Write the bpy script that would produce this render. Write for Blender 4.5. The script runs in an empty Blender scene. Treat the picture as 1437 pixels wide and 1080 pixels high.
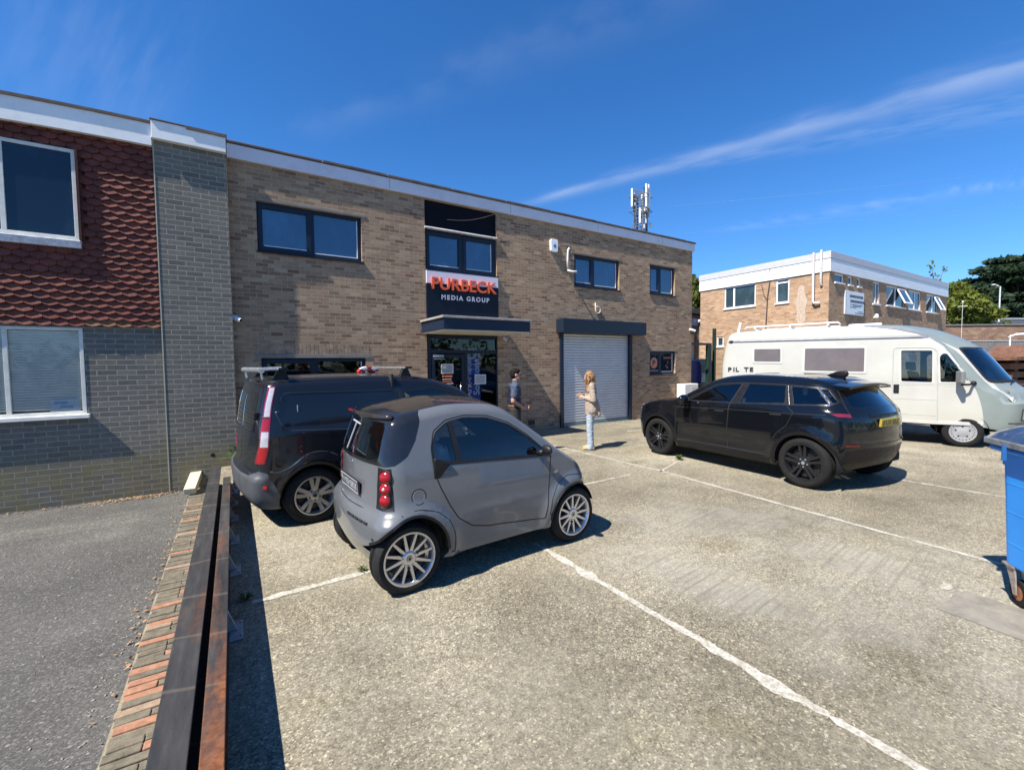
import bpy, bmesh, math, random
import numpy as np
from mathutils import Vector, Matrix, noise as mnoise
from mathutils.bvhtree import BVHTree
from mathutils.geometry import delaunay_2d_cdt
random.seed(7)
rng = np.random.default_rng(7)
R = math.radians
SC = bpy.context.scene
COL = SC.collection

# ---------------------------------------------------------------- camera
CAM_H = 1.88
PITCH, ROLL, YAW = R(2.815), R(-0.581), R(32.285)
_cy, _sy, _cp, _sp, _cr, _sr = math.cos(YAW), math.sin(YAW), math.cos(PITCH), math.sin(PITCH), math.cos(ROLL), math.sin(ROLL)
_f = Vector((_sy*_cp, _cy*_cp, -_sp)); _r = Vector((_cy, -_sy, 0)); _u = _r.cross(_f)
_r2 = _r*_cr + _u*_sr; _u2 = -_r*_sr + _u*_cr
cam_d = bpy.data.cameras.new("camera"); cam = bpy.data.objects.new("camera", cam_d); COL.objects.link(cam)
cam_d.sensor_width = 36.0; cam_d.lens = 36.0*618.87/1437.0; cam_d.clip_start = 0.05; cam_d.clip_end = 3000
M = Matrix((( _r2.x, _u2.x, -_f.x, 0), (_r2.y, _u2.y, -_f.y, 0), (_r2.z, _u2.z, -_f.z, CAM_H), (0, 0, 0, 1)))
cam.matrix_world = M
SC.camera = cam
SC.render.resolution_x = 1024; SC.render.resolution_y = 769
SC.view_settings.view_transform = 'Standard'; SC.view_settings.look = 'None'
SC.view_settings.exposure = 0.95; SC.view_settings.gamma = 1.0

# ---------------------------------------------------------------- sun and sky
SUN = Vector((-0.755, -0.125, 1.0)).normalized()
sun_d = bpy.data.lights.new("sun", 'SUN'); sun_d.energy = 5.0; sun_d.angle = R(0.55); sun_d.color = (1.0, 0.94, 0.85)
sun = bpy.data.objects.new("sun", sun_d); COL.objects.link(sun)
sun.rotation_euler = SUN.to_track_quat('Z', 'Y').to_euler(); sun.location = SUN*60
W = bpy.data.worlds.new("World"); SC.world = W; W.use_nodes = True
nt = W.node_tree; nt.nodes.clear()
def N(nt, typ, **kw):
    n = nt.nodes.new(typ)
    for k, v in kw.items():
        if k in n.inputs.keys() if isinstance(k, str) else False: n.inputs[k].default_value = v
        else: setattr(n, k, v)
    return n
def mathn(nt, op, a, b=None, c=None, clamp=False):
    n = nt.nodes.new('ShaderNodeMath'); n.operation = op; n.use_clamp = clamp
    for i, v in enumerate((a, b, c)):
        if v is None: continue
        if isinstance(v, (int, float)): n.inputs[i].default_value = v
        else: nt.links.new(v, n.inputs[i])
    return n.outputs[0]
def ramp(nt, fac, stops, interp='LINEAR'):
    r = nt.nodes.new('ShaderNodeValToRGB'); r.color_ramp.interpolation = interp
    e = r.color_ramp.elements
    while len(e) < len(stops): e.new(0.5)
    for i, (p, c) in enumerate(stops):
        e[i].position = p; e[i].color = (*c, 1) if len(c) == 3 else c
    nt.links.new(fac, r.inputs[0]); return r.outputs[0]
def world():
    L = nt.links.new
    out = nt.nodes.new('ShaderNodeOutputWorld'); bg = nt.nodes.new('ShaderNodeBackground'); bg.inputs[1].default_value = 0.078
    sky = nt.nodes.new('ShaderNodeTexSky'); sky.sky_type = 'NISHITA'; sky.sun_disc = False
    sky.sun_elevation = math.asin(SUN.z); sky.sun_rotation = math.atan2(SUN.x, SUN.y)
    sky.air_density = 1.0; sky.dust_density = 0.05; sky.ozone_density = 1.6; sky.altitude = 50
    hs = nt.nodes.new('ShaderNodeHueSaturation'); hs.inputs['Saturation'].default_value = 1.32; hs.inputs['Value'].default_value = 1.0
    L(sky.outputs[0], hs.inputs['Color'])
    tc = nt.nodes.new('ShaderNodeTexCoord')
    # clear spring air: keep the band above the horizon blue instead of straw coloured
    sz = nt.nodes.new('ShaderNodeSeparateXYZ'); L(tc.outputs['Generated'], sz.inputs[0])
    tint = ramp(nt, sz.outputs[2], [(0.0, (.52, .78, 1.22)), (.10, (.55, .84, 1.25)), (.30, (.72, .95, 1.22)), (.7, (.80, .98, 1.2))])
    hm = nt.nodes.new('ShaderNodeMix'); hm.data_type = 'RGBA'; hm.blend_type = 'MULTIPLY'; hm.inputs['Factor'].default_value = 1.0; L(hs.outputs[0], hm.inputs['A']); L(tint, hm.inputs['B'])
    def dirn(px, py):
        d = _f + _r2*((px-718.5)/618.87) - _u2*((py-540)/618.87); return d.normalized()
    def streak(pa, pb, w0, w1, strength, nscale, seed, thr=0.35):
        a, b = dirn(*pa), dirn(*pb); n = a.cross(b).normalized(); t = (b - a*a.dot(b)).normalized()
        d1 = nt.nodes.new('ShaderNodeVectorMath'); d1.operation = 'DOT_PRODUCT'; L(tc.outputs['Generated'], d1.inputs[0]); d1.inputs[1].default_value = n
        da = nt.nodes.new('ShaderNodeVectorMath'); da.operation = 'DOT_PRODUCT'; L(tc.outputs['Generated'], da.inputs[0]); da.inputs[1].default_value = a
        dt = nt.nodes.new('ShaderNodeVectorMath'); dt.operation = 'DOT_PRODUCT'; L(tc.outputs['Generated'], dt.inputs[0]); dt.inputs[1].default_value = t
        ang = mathn(nt, 'ARCTAN2', dt.outputs['Value'], da.outputs['Value'])
        span = math.acos(max(-1, min(1, a.dot(b))))
        u = mathn(nt, 'DIVIDE', ang, span)
        mp = nt.nodes.new('ShaderNodeCombineXYZ'); L(mathn(nt, 'MULTIPLY', u, 7.0), mp.inputs[0]); L(mathn(nt, 'MULTIPLY', d1.outputs['Value'], nscale), mp.inputs[1]); mp.inputs[2].default_value = seed
        nz = nt.nodes.new('ShaderNodeTexNoise'); nz.inputs['Scale'].default_value = 1.0; nz.inputs['Detail'].default_value = 5; nz.inputs['Roughness'].default_value = .48; L(mp.outputs[0], nz.inputs['Vector'])
        wid = mathn(nt, 'MULTIPLY_ADD', u, w1-w0, w0); wid = mathn(nt, 'MAXIMUM', wid, 0.003)
        wob = mathn(nt, 'MULTIPLY', mathn(nt, 'SUBTRACT', nz.outputs['Fac'], 0.5), wid)
        q = mathn(nt, 'DIVIDE', mathn(nt, 'MULTIPLY_ADD', wob, 1.6, d1.outputs['Value']), wid)
        g = mathn(nt, 'EXPONENT', mathn(nt, 'MULTIPLY', mathn(nt, 'MULTIPLY', q, q), -1.0))
        mr = nt.nodes.new('ShaderNodeMapRange'); mr.inputs[1].default_value = thr; mr.inputs[2].default_value = .75; L(nz.outputs['Fac'], mr.inputs[0])
        e0 = nt.nodes.new('ShaderNodeMapRange'); e0.interpolation_type = 'SMOOTHSTEP'; e0.inputs[1].default_value = -.12; e0.inputs[2].default_value = .12; L(u, e0.inputs[0])
        e1 = nt.nodes.new('ShaderNodeMapRange'); e1.interpolation_type = 'SMOOTHSTEP'; e1.inputs[1].default_value = 1.6; e1.inputs[2].default_value = 1.0; L(u, e1.inputs[0])
        m = mathn(nt, 'MULTIPLY', g, mr.outputs[0]); m = mathn(nt, 'MULTIPLY', m, e0.outputs[0]); m = mathn(nt, 'MULTIPLY', m, e1.outputs[0])
        return mathn(nt, 'MULTIPLY', m, strength)
    ms = [streak((742, 284), (1437, 95), .008, .018, .29, 45, 1.3, .12),
          streak((930, 240), (1437, 150), .006, .018, .16, 90, 4.1),
          streak((1010, 322), (1240, 288), .006, .010, .14, 90, 7.7),
          streak((1330, 268), (1437, 258), .006, .008, .16, 60, 9.2),
          streak((420, 190), (860, 30), .020, .040, .05, 22, 12.2, .3),
          streak((0, 40), (180, 150), .10, .14, .06, 12, 15.5, .25)]
    tot = ms[0]
    for m in ms[1:]: tot = mathn(nt, 'ADD', tot, m)
    tot = mathn(nt, 'MINIMUM', tot, 0.8)
    mix = nt.nodes.new('ShaderNodeMix'); mix.data_type = 'RGBA'; L(tot, mix.inputs['Factor']); L(hm.outputs['Result'], mix.inputs['A']); mix.inputs['B'].default_value = (6.6, 7.1, 7.8, 1)
    L(mix.outputs['Result'], bg.inputs[0]); L(bg.outputs[0], out.inputs[0])
world()

# ---------------------------------------------------------------- materials
def new_mat(name):
    m = bpy.data.materials.new(name); m.use_nodes = True
    nt = m.node_tree; b = nt.nodes['Principled BSDF']; return m, nt, b
def setp(b, **kw):
    for k, v in kw.items():
        k = k.replace('_', ' ')
        b.inputs[k].default_value = (*v, 1) if isinstance(v, (tuple, list)) and len(v) == 3 else v
def noise(nt, vec, scale, detail=4, rough=.55, dim=None):
    n = nt.nodes.new('ShaderNodeTexNoise'); n.inputs['Scale'].default_value = scale; n.inputs['Detail'].default_value = detail; n.inputs['Roughness'].default_value = rough
    if vec is not None: nt.links.new(vec, n.inputs['Vector'])
    return n.outputs['Fac']
def mixc(nt, fac, a, b, blend='MIX'):
    m = nt.nodes.new('ShaderNodeMix'); m.data_type = 'RGBA'; m.blend_type = blend
    for s, v in (('Factor', fac), ('A', a), ('B', b)):
        if isinstance(v, (int, float)): m.inputs[s].default_value = v
        elif isinstance(v, tuple): m.inputs[s].default_value = (*v, 1) if len(v) == 3 else v
        else: nt.links.new(v, m.inputs[s])
    return m.outputs['Result']
def maprange(nt, v, a, b, c=0., d=1., smooth=False):
    n = nt.nodes.new('ShaderNodeMapRange'); nt.links.new(v, n.inputs[0])
    if smooth: n.interpolation_type = 'SMOOTHSTEP'
    for i, x in enumerate((a, b, c, d)): n.inputs[i+1].default_value = x
    return n.outputs[0]
def bump(nt, b, h, strength=.3, dist=.01):
    n = nt.nodes.new('ShaderNodeBump'); n.inputs['Strength'].default_value = strength; n.inputs['Distance'].default_value = dist
    nt.links.new(h, n.inputs['Height']); nt.links.new(n.outputs[0], b.inputs['Normal']); return n
def coord(nt, kind='Object', scale=None):
    t = nt.nodes.new('ShaderNodeTexCoord'); o = t.outputs[kind]
    if scale:
        mp = nt.nodes.new('ShaderNodeMapping'); mp.inputs['Scale'].default_value = scale; nt.links.new(o, mp.inputs[0]); o = mp.outputs[0]
    return o
MATS = {}
def simple(name, col, rough=.5, metal=0., var=.12, vscale=6., spec=.5, bumps=0., bscale=60., coat=0., rvar=.1, dirt=None):
    """plain surface with slight procedural variation of tone and gloss"""
    if name in MATS: return MATS[name]
    m, nt, b = new_mat(name); v = coord(nt)
    n1 = noise(nt, v, vscale, 5, .6)
    lo = tuple(c*(1-var) for c in col); hi = tuple(min(1, c*(1+var)) for c in col)
    c = ramp(nt, n1, [(.3, lo), (.7, hi)])
    if dirt:
        n2 = noise(nt, v, vscale*2.7, 6, .7); c = mixc(nt, maprange(nt, n2, .5, .75, 0, dirt[1]), c, dirt[0])
    nt.links.new(c, b.inputs['Base Color'])
    nt.links.new(maprange(nt, noise(nt, v, vscale*3, 3), .3, .7, max(.02, rough-rvar), min(1, rough+rvar)), b.inputs['Roughness'])
    setp(b, Metallic=metal, Specular_IOR_Level=spec)
    if coat: setp(b, Coat_Weight=coat, Coat_Roughness=.03)
    if bumps: bump(nt, b, noise(nt, v, bscale, 3), bumps, .004)
    MATS[name] = m; return m
def brick_mat(name, tones, mortar, bw=.225, bh=.075, ms=.011, stain=None, low=None, bstr=.6, tone_noise=.35):
    m, nt, b = new_mat(name)
    uv = nt.nodes.new('ShaderNodeUVMap').outputs[0]; ob = coord(nt)
    # slight wobble so that courses are not ruler-straight
    wn = nt.nodes.new('ShaderNodeTexNoise'); wn.inputs['Scale'].default_value = 9; wn.inputs['Detail'].default_value = 2; nt.links.new(uv, wn.inputs['Vector'])
    vm = nt.nodes.new('ShaderNodeVectorMath'); vm.operation = 'MULTIPLY_ADD'; vm.inputs[1].default_value = (.009, .007, 0); nt.links.new(wn.outputs['Color'], vm.inputs[0]); nt.links.new(uv, vm.inputs[2])
    br = nt.nodes.new('ShaderNodeTexBrick'); nt.links.new(vm.outputs[0], br.inputs['Vector'])
    br.inputs['Scale'].default_value = 1; br.inputs['Brick Width'].default_value = bw; br.inputs['Row Height'].default_value = bh
    br.inputs['Mortar Size'].default_value = ms*.5; br.inputs['Mortar Smooth'].default_value = .25; br.inputs['Bias'].default_value = 0
    br.inputs['Color1'].default_value = (0, 0, 0, 1); br.inputs['Color2'].default_value = (1, 1, 1, 1); br.inputs['Mortar'].default_value = (.5, .5, .5, 1)
    sep = nt.nodes.new('ShaderNodeSeparateColor'); nt.links.new(br.outputs['Color'], sep.inputs[0])
    n = len(tones)
    t = ramp(nt, sep.outputs[0], [(i/(n-1) if n > 1 else 0, c) for i, c in enumerate(tones)], 'LINEAR')
    fine = noise(nt, uv, 70, 6, .7); t = mixc(nt, tone_noise, t, ramp(nt, fine, [(.3, (.45, .45, .45)), (.7, (1.5, 1.5, 1.5))]), 'MULTIPLY')
    mot = noise(nt, uv, 14, 5, .65); t = mixc(nt, .30, t, ramp(nt, mot, [(.35, (.6, .6, .6)), (.65, (1.3, 1.3, 1.3))]), 'MULTIPLY')
    mn = noise(nt, uv, 30, 4); mo = mixc(nt, mn, tuple(c*.6 for c in mortar), tuple(c*1.25 for c in mortar))
    c = mixc(nt, br.outputs['Fac'], t, mo)
    big = noise(nt, uv, .7, 4, .6); c = mixc(nt, .5, c, ramp(nt, big, [(.35, (.82, .82, .83)), (.65, (1.12, 1.1, 1.06))]), 'MULTIPLY')
    if stain:
        sn = noise(nt, uv, stain[1], 6, .7); c = mixc(nt, maprange(nt, sn, stain[2], stain[2]+.18, 0, stain[3]), c, stain[0])
    if low:   # algae/splash band near the ground: (colour, z0, z1, amount)
        sp = nt.nodes.new('ShaderNodeSeparateXYZ'); nt.links.new(uv, sp.inputs[0])
        lz = maprange(nt, sp.outputs[1], low[1], low[2], 1, 0, True)
        ln = maprange(nt, noise(nt, uv, 3, 6, .65), .35, .65); c = mixc(nt, mathn(nt, 'MULTIPLY', mathn(nt, 'MULTIPLY', lz, ln), low[3]), c, low[0])
    nt.links.new(c, b.inputs['Base Color']); setp(b, Roughness=.88, Specular_IOR_Level=.25)
    h = mathn(nt, 'ADD', mathn(nt, 'MULTIPLY', mathn(nt, 'SUBTRACT', 1.0, br.outputs['Fac']), 1.0), mathn(nt, 'MULTIPLY', fine, .35))
    bump(nt, b, h, bstr, .008)
    MATS[name] = m; return m
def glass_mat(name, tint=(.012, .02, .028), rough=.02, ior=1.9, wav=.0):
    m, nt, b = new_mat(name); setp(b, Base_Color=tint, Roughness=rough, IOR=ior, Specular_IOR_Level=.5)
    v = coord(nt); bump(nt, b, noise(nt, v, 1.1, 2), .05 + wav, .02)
    sm = noise(nt, coord(nt, 'Object', (1, 1, .45)), 1.7, 5, .6); c = mixc(nt, maprange(nt, sm, .5, .72, 0, .55), tuple(tint), tuple(t_*2.2+.02 for t_ in tint)); nt.links.new(c, b.inputs['Base Color'])  # pale blotches in the base colour: smudges and imitated soft cloud reflections
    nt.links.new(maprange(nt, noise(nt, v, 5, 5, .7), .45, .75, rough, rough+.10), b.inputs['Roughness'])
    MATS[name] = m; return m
def clear_glass(name, tint=(.75, .85, .85), ior=1.5):
    """thin glazing: see-through with tint, mirror-like at a slant"""
    m, nt, b = new_mat(name)
    tr = nt.nodes.new('ShaderNodeBsdfTransparent'); tr.inputs[0].default_value = (*tint, 1)
    gl = nt.nodes.new('ShaderNodeBsdfGlossy'); gl.inputs['Roughness'].default_value = .02; gl.inputs['Color'].default_value = (1, 1, 1, 1)
    fr = nt.nodes.new('ShaderNodeFresnel'); fr.inputs[0].default_value = ior
    nb = nt.nodes.new('ShaderNodeBump'); nb.inputs['Strength'].default_value = .04; nb.inputs['Distance'].default_value = .02
    nt.links.new(noise(nt, coord(nt), 1.3, 2), nb.inputs['Height']); nt.links.new(nb.outputs[0], gl.inputs['Normal'])
    f2 = mathn(nt, 'MINIMUM', mathn(nt, 'MULTIPLY', fr.outputs[0], 1.6), 1.0)
    mx = nt.nodes.new('ShaderNodeMixShader'); nt.links.new(f2, mx.inputs[0]); nt.links.new(tr.outputs[0], mx.inputs[1]); nt.links.new(gl.outputs[0], mx.inputs[2])
    nt.links.new(mx.outputs[0], nt.nodes['Material Output'].inputs[0]); MATS[name] = m; return m
def paint(name, col, flake=0., rough=.35, coat=1., dust=.0, dustcol=(.35, .32, .27)):
    m, nt, b = new_mat(name); v = coord(nt)
    n1 = noise(nt, v, 3, 4); c = ramp(nt, n1, [(.3, tuple(x*.94 for x in col)), (.7, tuple(x*1.05 for x in col))])
    if dust:
        sp = nt.nodes.new('ShaderNodeSeparateXYZ'); nt.links.new(v, sp.inputs[0])
        d = mathn(nt, 'MULTIPLY', maprange(nt, noise(nt, v, 9, 6, .65), .3, .8), dust)
        d = mathn(nt, 'MULTIPLY', d, maprange(nt, sp.outputs[2], .15, .9, 1.6, .5)); c = mixc(nt, d, c, dustcol)
    nt.links.new(c, b.inputs['Base Color'])
    setp(b, Metallic=flake, Roughness=rough, Coat_Weight=coat*.8, Coat_Roughness=.03, Specular_IOR_Level=.3)
    bump(nt, b, noise(nt, v, 2.2, 2), .03, .02)
    MATS[name] = m; return m

# ---------------------------------------------------------------- mesh helpers
def link(o, parent=None):
    COL.objects.link(o)
    if parent is not None: o.parent = parent
    return o
def thing(name, label, cat, loc=(0, 0, 0), rotz=0., group=None):
    o = bpy.data.objects.new(name, None); o.empty_display_size = .2; link(o)
    o.location = loc; o.rotation_euler = (0, 0, rotz); o['label'] = label; o['category'] = cat
    if group: o['group'] = group
    return o
def tag(o, label, cat, group=None):
    o['label'] = label; o['category'] = cat
    if group: o['group'] = group
    return o
def struct(o, kind='structure'):
    o['kind'] = kind; return o
class MB:
    def __init__(s): s.v = []; s.f = []; s.m = []
    def add(s, vs, fs, mi=0):
        o = len(s.v); s.v += [tuple(v) for v in vs]; s.f += [tuple(i+o for i in f) for f in fs]; s.m += [mi]*len(fs); return s
    def box(s, x0, x1, y0, y1, z0, z1, mi=0):
        if x0 > x1: x0, x1 = x1, x0
        if y0 > y1: y0, y1 = y1, y0
        if z0 > z1: z0, z1 = z1, z0
        return s.add([(x0, y0, z0), (x1, y0, z0), (x1, y1, z0), (x0, y1, z0), (x0, y0, z1), (x1, y0, z1), (x1, y1, z1), (x0, y1, z1)],
                     [(0, 3, 2, 1), (4, 5, 6, 7), (0, 1, 5, 4), (1, 2, 6, 5), (2, 3, 7, 6), (3, 0, 4, 7)], mi)
    def prism(s, poly, a0, a1, axis='y', mi=0):
        """extrude a 2D polygon; axis y: poly in (x,z), axis x: (y,z), axis z: (x,y)"""
        def P(p, a): return (p[0], a, p[1]) if axis == 'y' else ((a, p[0], p[1]) if axis == 'x' else (p[0], p[1], a))
        n = len(poly); vs = [P(p, a0) for p in poly] + [P(p, a1) for p in poly]
        fs = [tuple(range(n)), tuple(range(2*n-1, n-1, -1))] + [(i, (i+n), (i+1) % n+n, (i+1) % n) for i in range(n)]
        return s.add(vs, fs, mi)
    def bar(s, a, b, w, h=None, mi=0, up=(0, 0, 1)):
        a, b = Vector(a), Vector(b); d = (b-a).normalized(); u = Vector(up)
        if abs(d.dot(u)) > .98: u = Vector((1, 0, 0))
        sx = d.cross(u).normalized(); sz = sx.cross(d).normalized(); h = h or w
        vs = [p + sx*i*w/2 + sz*j*h/2 for p in (a, b) for i, j in ((-1, -1), (1, -1), (1, 1), (-1, 1))]
        return s.add(vs, [(0, 1, 2, 3), (7, 6, 5, 4), (0, 4, 5, 1), (1, 5, 6, 2), (2, 6, 7, 3), (3, 7, 4, 0)], mi)
    def tube(s, pts, r, n=8, mi=0, cap=True):
        pts = [Vector(p) for p in pts]; rr = r if isinstance(r, (list, tuple)) else [r]*len(pts)
        o = len(s.v); prev = None
        for i, p in enumerate(pts):
            d = ((pts[min(i+1, len(pts)-1)] - pts[max(i-1, 0)])).normalized()
            if prev is None:
                u = Vector((0, 0, 1)) if abs(d.z) < .9 else Vector((1, 0, 0)); sx = d.cross(u).normalized()
            else: sx = (prev - d*prev.dot(d)).normalized()
            prev = sx; sz = sx.cross(d)
            for k in range(n):
                a = 2*math.pi*k/n; s.v.append(tuple(p + (sx*math.cos(a) + sz*math.sin(a))*rr[i]))
        fs = []
        for i in range(len(pts)-1):
            for k in range(n): fs.append((o+i*n+k, o+i*n+(k+1) % n, o+(i+1)*n+(k+1) % n, o+(i+1)*n+k))
        if cap: fs += [tuple(o+k for k in range(n-1, -1, -1)), tuple(o+(len(pts)-1)*n+k for k in range(n))]
        s.f += fs; s.m += [mi]*len(fs); return s
    def lathe(s, prof, n=32, axis='z', c=(0, 0, 0), mi=0, ang=(0, 2*math.pi)):
        """prof: (radius, along) pairs"""
        o = len(s.v); full = abs(ang[1]-ang[0]-2*math.pi) < 1e-6; k = n if full else n+1
        for r, h in prof:
            for i in range(k):
                a = ang[0] + (ang[1]-ang[0])*i/n; p, q = r*math.cos(a), r*math.sin(a)
                v = (p, q, h) if axis == 'z' else ((p, h, q) if axis == 'y' else (h, p, q))
                s.v.append((v[0]+c[0], v[1]+c[1], v[2]+c[2]))
        for j in range(len(prof)-1):
            for i in range(n):
                i2 = (i+1) % k
                s.f.append((o+j*k+i, o+j*k+i2, o+(j+1)*k+i2, o+(j+1)*k+i)); s.m.append(mi)
        return s
    def ball(s, c, r, n=10, mi=0):
        r = r if isinstance(r, (tuple, list)) else (r, r, r); o = len(s.v); m = n//2+1
        for j in range(m+1):
            t = math.pi*j/m
            for i in range(n):
                a = 2*math.pi*i/n; s.v.append((c[0]+r[0]*math.sin(t)*math.cos(a), c[1]+r[1]*math.sin(t)*math.sin(a), c[2]+r[2]*math.cos(t)))
        for j in range(m):
            for i in range(n): s.f.append((o+j*n+i, o+(j+1)*n+i, o+(j+1)*n+(i+1) % n, o+j*n+(i+1) % n)); s.m.append(mi)
        return s
    def build(s, name, mats, parent=None, smooth=False, bevel=0., uv=True, fixn=False, seg=2):
        me = bpy.data.meshes.new(name); me.from_pydata(s.v, [], s.f); me.update()
        for m in (mats if isinstance(mats, (list, tuple)) else [mats]): me.materials.append(m)
        if any(s.m): me.polygons.foreach_set('material_index', s.m)
        if fixn:
            bm = bmesh.new(); bm.from_mesh(me); bmesh.ops.recalc_face_normals(bm, faces=bm.faces); bm.to_mesh(me); bm.free()
        if uv:
            ul = me.uv_layers.new(name='UVMap'); d = ul.data
            for p in me.polygons:
                n = p.normal; ax, ay, az = abs(n.x), abs(n.y), abs(n.z)
                for li in p.loop_indices:
                    c = me.vertices[me.loops[li].vertex_index].co
                    d[li].uv = (c.x, c.z) if ay >= ax and ay >= az else ((c.y, c.z) if ax >= az else (c.x, c.y))
        if smooth: me.polygons.foreach_set('use_smooth', [True]*len(me.polygons))
        o = bpy.data.objects.new(name, me); link(o, parent)
        if smooth == 'auto':
            try: me.set_sharp_from_angle(angle=R(38))
            except Exception: pass
        if bevel:
            bv = o.modifiers.new('bevel', 'BEVEL'); bv.width = bevel; bv.segments = seg; bv.limit_method = 'ANGLE'; bv.angle_limit = R(40); bv.harden_normals = False
        return o
def text_obj(name, txt, size, loc, rot, m, parent=None, extrude=.004, align='LEFT', bold=0., xs=1., spacing=1.):
    c = bpy.data.curves.new(name, 'FONT'); c.body = txt; c.size = size; c.extrude = extrude; c.align_x = align; c.offset = bold; c.space_character = spacing
    t = bpy.data.objects.new(name, c); COL.objects.link(t)
    dg = bpy.context.evaluated_depsgraph_get(); dg.update(); me = bpy.data.meshes.new_from_object(t.evaluated_get(dg))
    bpy.data.objects.remove(t); bpy.data.curves.remove(c)
    me.name = name; me.materials.clear(); me.materials.append(m)
    o = bpy.data.objects.new(name, me); link(o, parent); o.location = loc; o.rotation_euler = rot; o.scale = (xs, 1, 1)
    return o
FACE_S = (R(90), 0, 0)      # lettering that faces -y
def wall_face(mb, x0, x1, z0, z1, y, holes, depth, mi=0):
    """wall plane facing -y with rectangular holes and their reveals"""
    xs = sorted({x0, x1, *[h[0] for h in holes], *[h[1] for h in holes]}); zs = sorted({z0, z1, *[h[2] for h in holes], *[h[3] for h in holes]})
    for i in range(len(xs)-1):
        for j in range(len(zs)-1):
            cx, cz = (xs[i]+xs[i+1])/2, (zs[j]+zs[j+1])/2
            if any(h[0] < cx < h[1] and h[2] < cz < h[3] for h in holes): continue
            mb.add([(xs[i], y, zs[j]), (xs[i+1], y, zs[j]), (xs[i+1], y, zs[j+1]), (xs[i], y, zs[j+1])], [(0, 1, 2, 3)], mi)
    for a, b, c, d in holes:
        Y = y + depth
        mb.add([(a, y, c), (a, Y, c), (a, Y, d), (a, y, d)], [(0, 1, 2, 3)], mi); mb.add([(b, y, c), (b, Y, c), (b, Y, d), (b, y, d)], [(3, 2, 1, 0)], mi)
        mb.add([(a, y, d), (b, y, d), (b, Y, d), (a, Y, d)], [(3, 2, 1, 0)], mi); mb.add([(a, y, c), (b, y, c), (b, Y, c), (a, Y, c)], [(0, 1, 2, 3)], mi)
    return mb
# ================================================================ materials of the place
BRICK = brick_mat('buff_brick', [(.19, .11, .068), (.375, .25, .152), (.27, .167, .105), (.43, .295, .182), (.225, .138, .086), (.385, .26, .158), (.31, .198, .124), (.45, .32, .204), (.205, .122, .078), (.355, .23, .142)], (.42, .36, .28), bw=.222, bh=.075, ms=.013, bstr=.9)
GREYB = brick_mat('grey_brick', [(.125, .122, .108), (.175, .168, .145), (.145, .141, .125), (.20, .190, .16), (.13, .127, .114)], (.33, .31, .26), bw=.255, bh=.0875, ms=.015, low=((.20, .17, .075), .15, .75, .75), tone_noise=.25)
NBRICK = brick_mat('brown_brick', [(.27, .155, .09), (.42, .27, .165), (.36, .22, .13), (.48, .33, .21), (.31, .18, .11), (.44, .30, .19)], (.46, .38, .28), bw=.225, bh=.075, ms=.013)
FARB = brick_mat('far_brick', [(.20, .11, .07), (.30, .18, .12), (.25, .14, .09), (.36, .25, .17)], (.28, .24, .2), bw=.45, bh=.15, ms=.02)
NAVY = simple('anthracite_frame', (.009, .016, .034), .42, var=.06, spec=.3)
NAVYP = simple('navy_panel', (.004, .008, .018), .4, var=.08, spec=.22)
GLASS = glass_mat('office_glass', (.012, .045, .105), .015, 2.1)  # blue base colour stands in for the sky reflected in the panes
GLASSW = glass_mat('old_glass', (.008, .018, .035), .02, 1.5, .03)
WHITEP = simple('white_upvc', (.78, .79, .80), .35, var=.04, dirt=((.5, .48, .42), .35))
FASC = simple('lilac_fascia', (.62, .63, .70), .4, var=.05, vscale=1.5, dirt=((.42, .4, .38), .4))
FASCW = simple('white_fascia', (.85, .86, .84), .4, var=.04, vscale=1.5, dirt=((.55, .53, .48), .3))
FELT = simple('roof_felt', (.10, .09, .085), .85, var=.35, vscale=3, bumps=.4, bscale=40)
LEAD = simple('lead_flashing', (.42, .42, .42), .5, var=.3, vscale=9, bumps=.4, bscale=25)
LINTEL = simple('concrete_lintel', (.20, .19, .175), .85, var=.2, vscale=8, bumps=.3)
DARK = simple('dark_void', (.006, .007, .009), .9, var=.1)
SILVER = simple('silver_slats', (.58, .59, .60), .38, metal=.35, var=.05, vscale=2, dirt=((.35, .34, .32), .25))
BLACKM = simple('black_metal', (.012, .013, .015), .45)
WHITE = simple('white_plastic', (.8, .81, .82), .4, var=.03)
GALV = simple('galvanised', (.36, .38, .40), .45, metal=.6, var=.25, vscale=20)
CGLASS = clear_glass('door_glass', (.86, .92, .94), 1.45)

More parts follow.
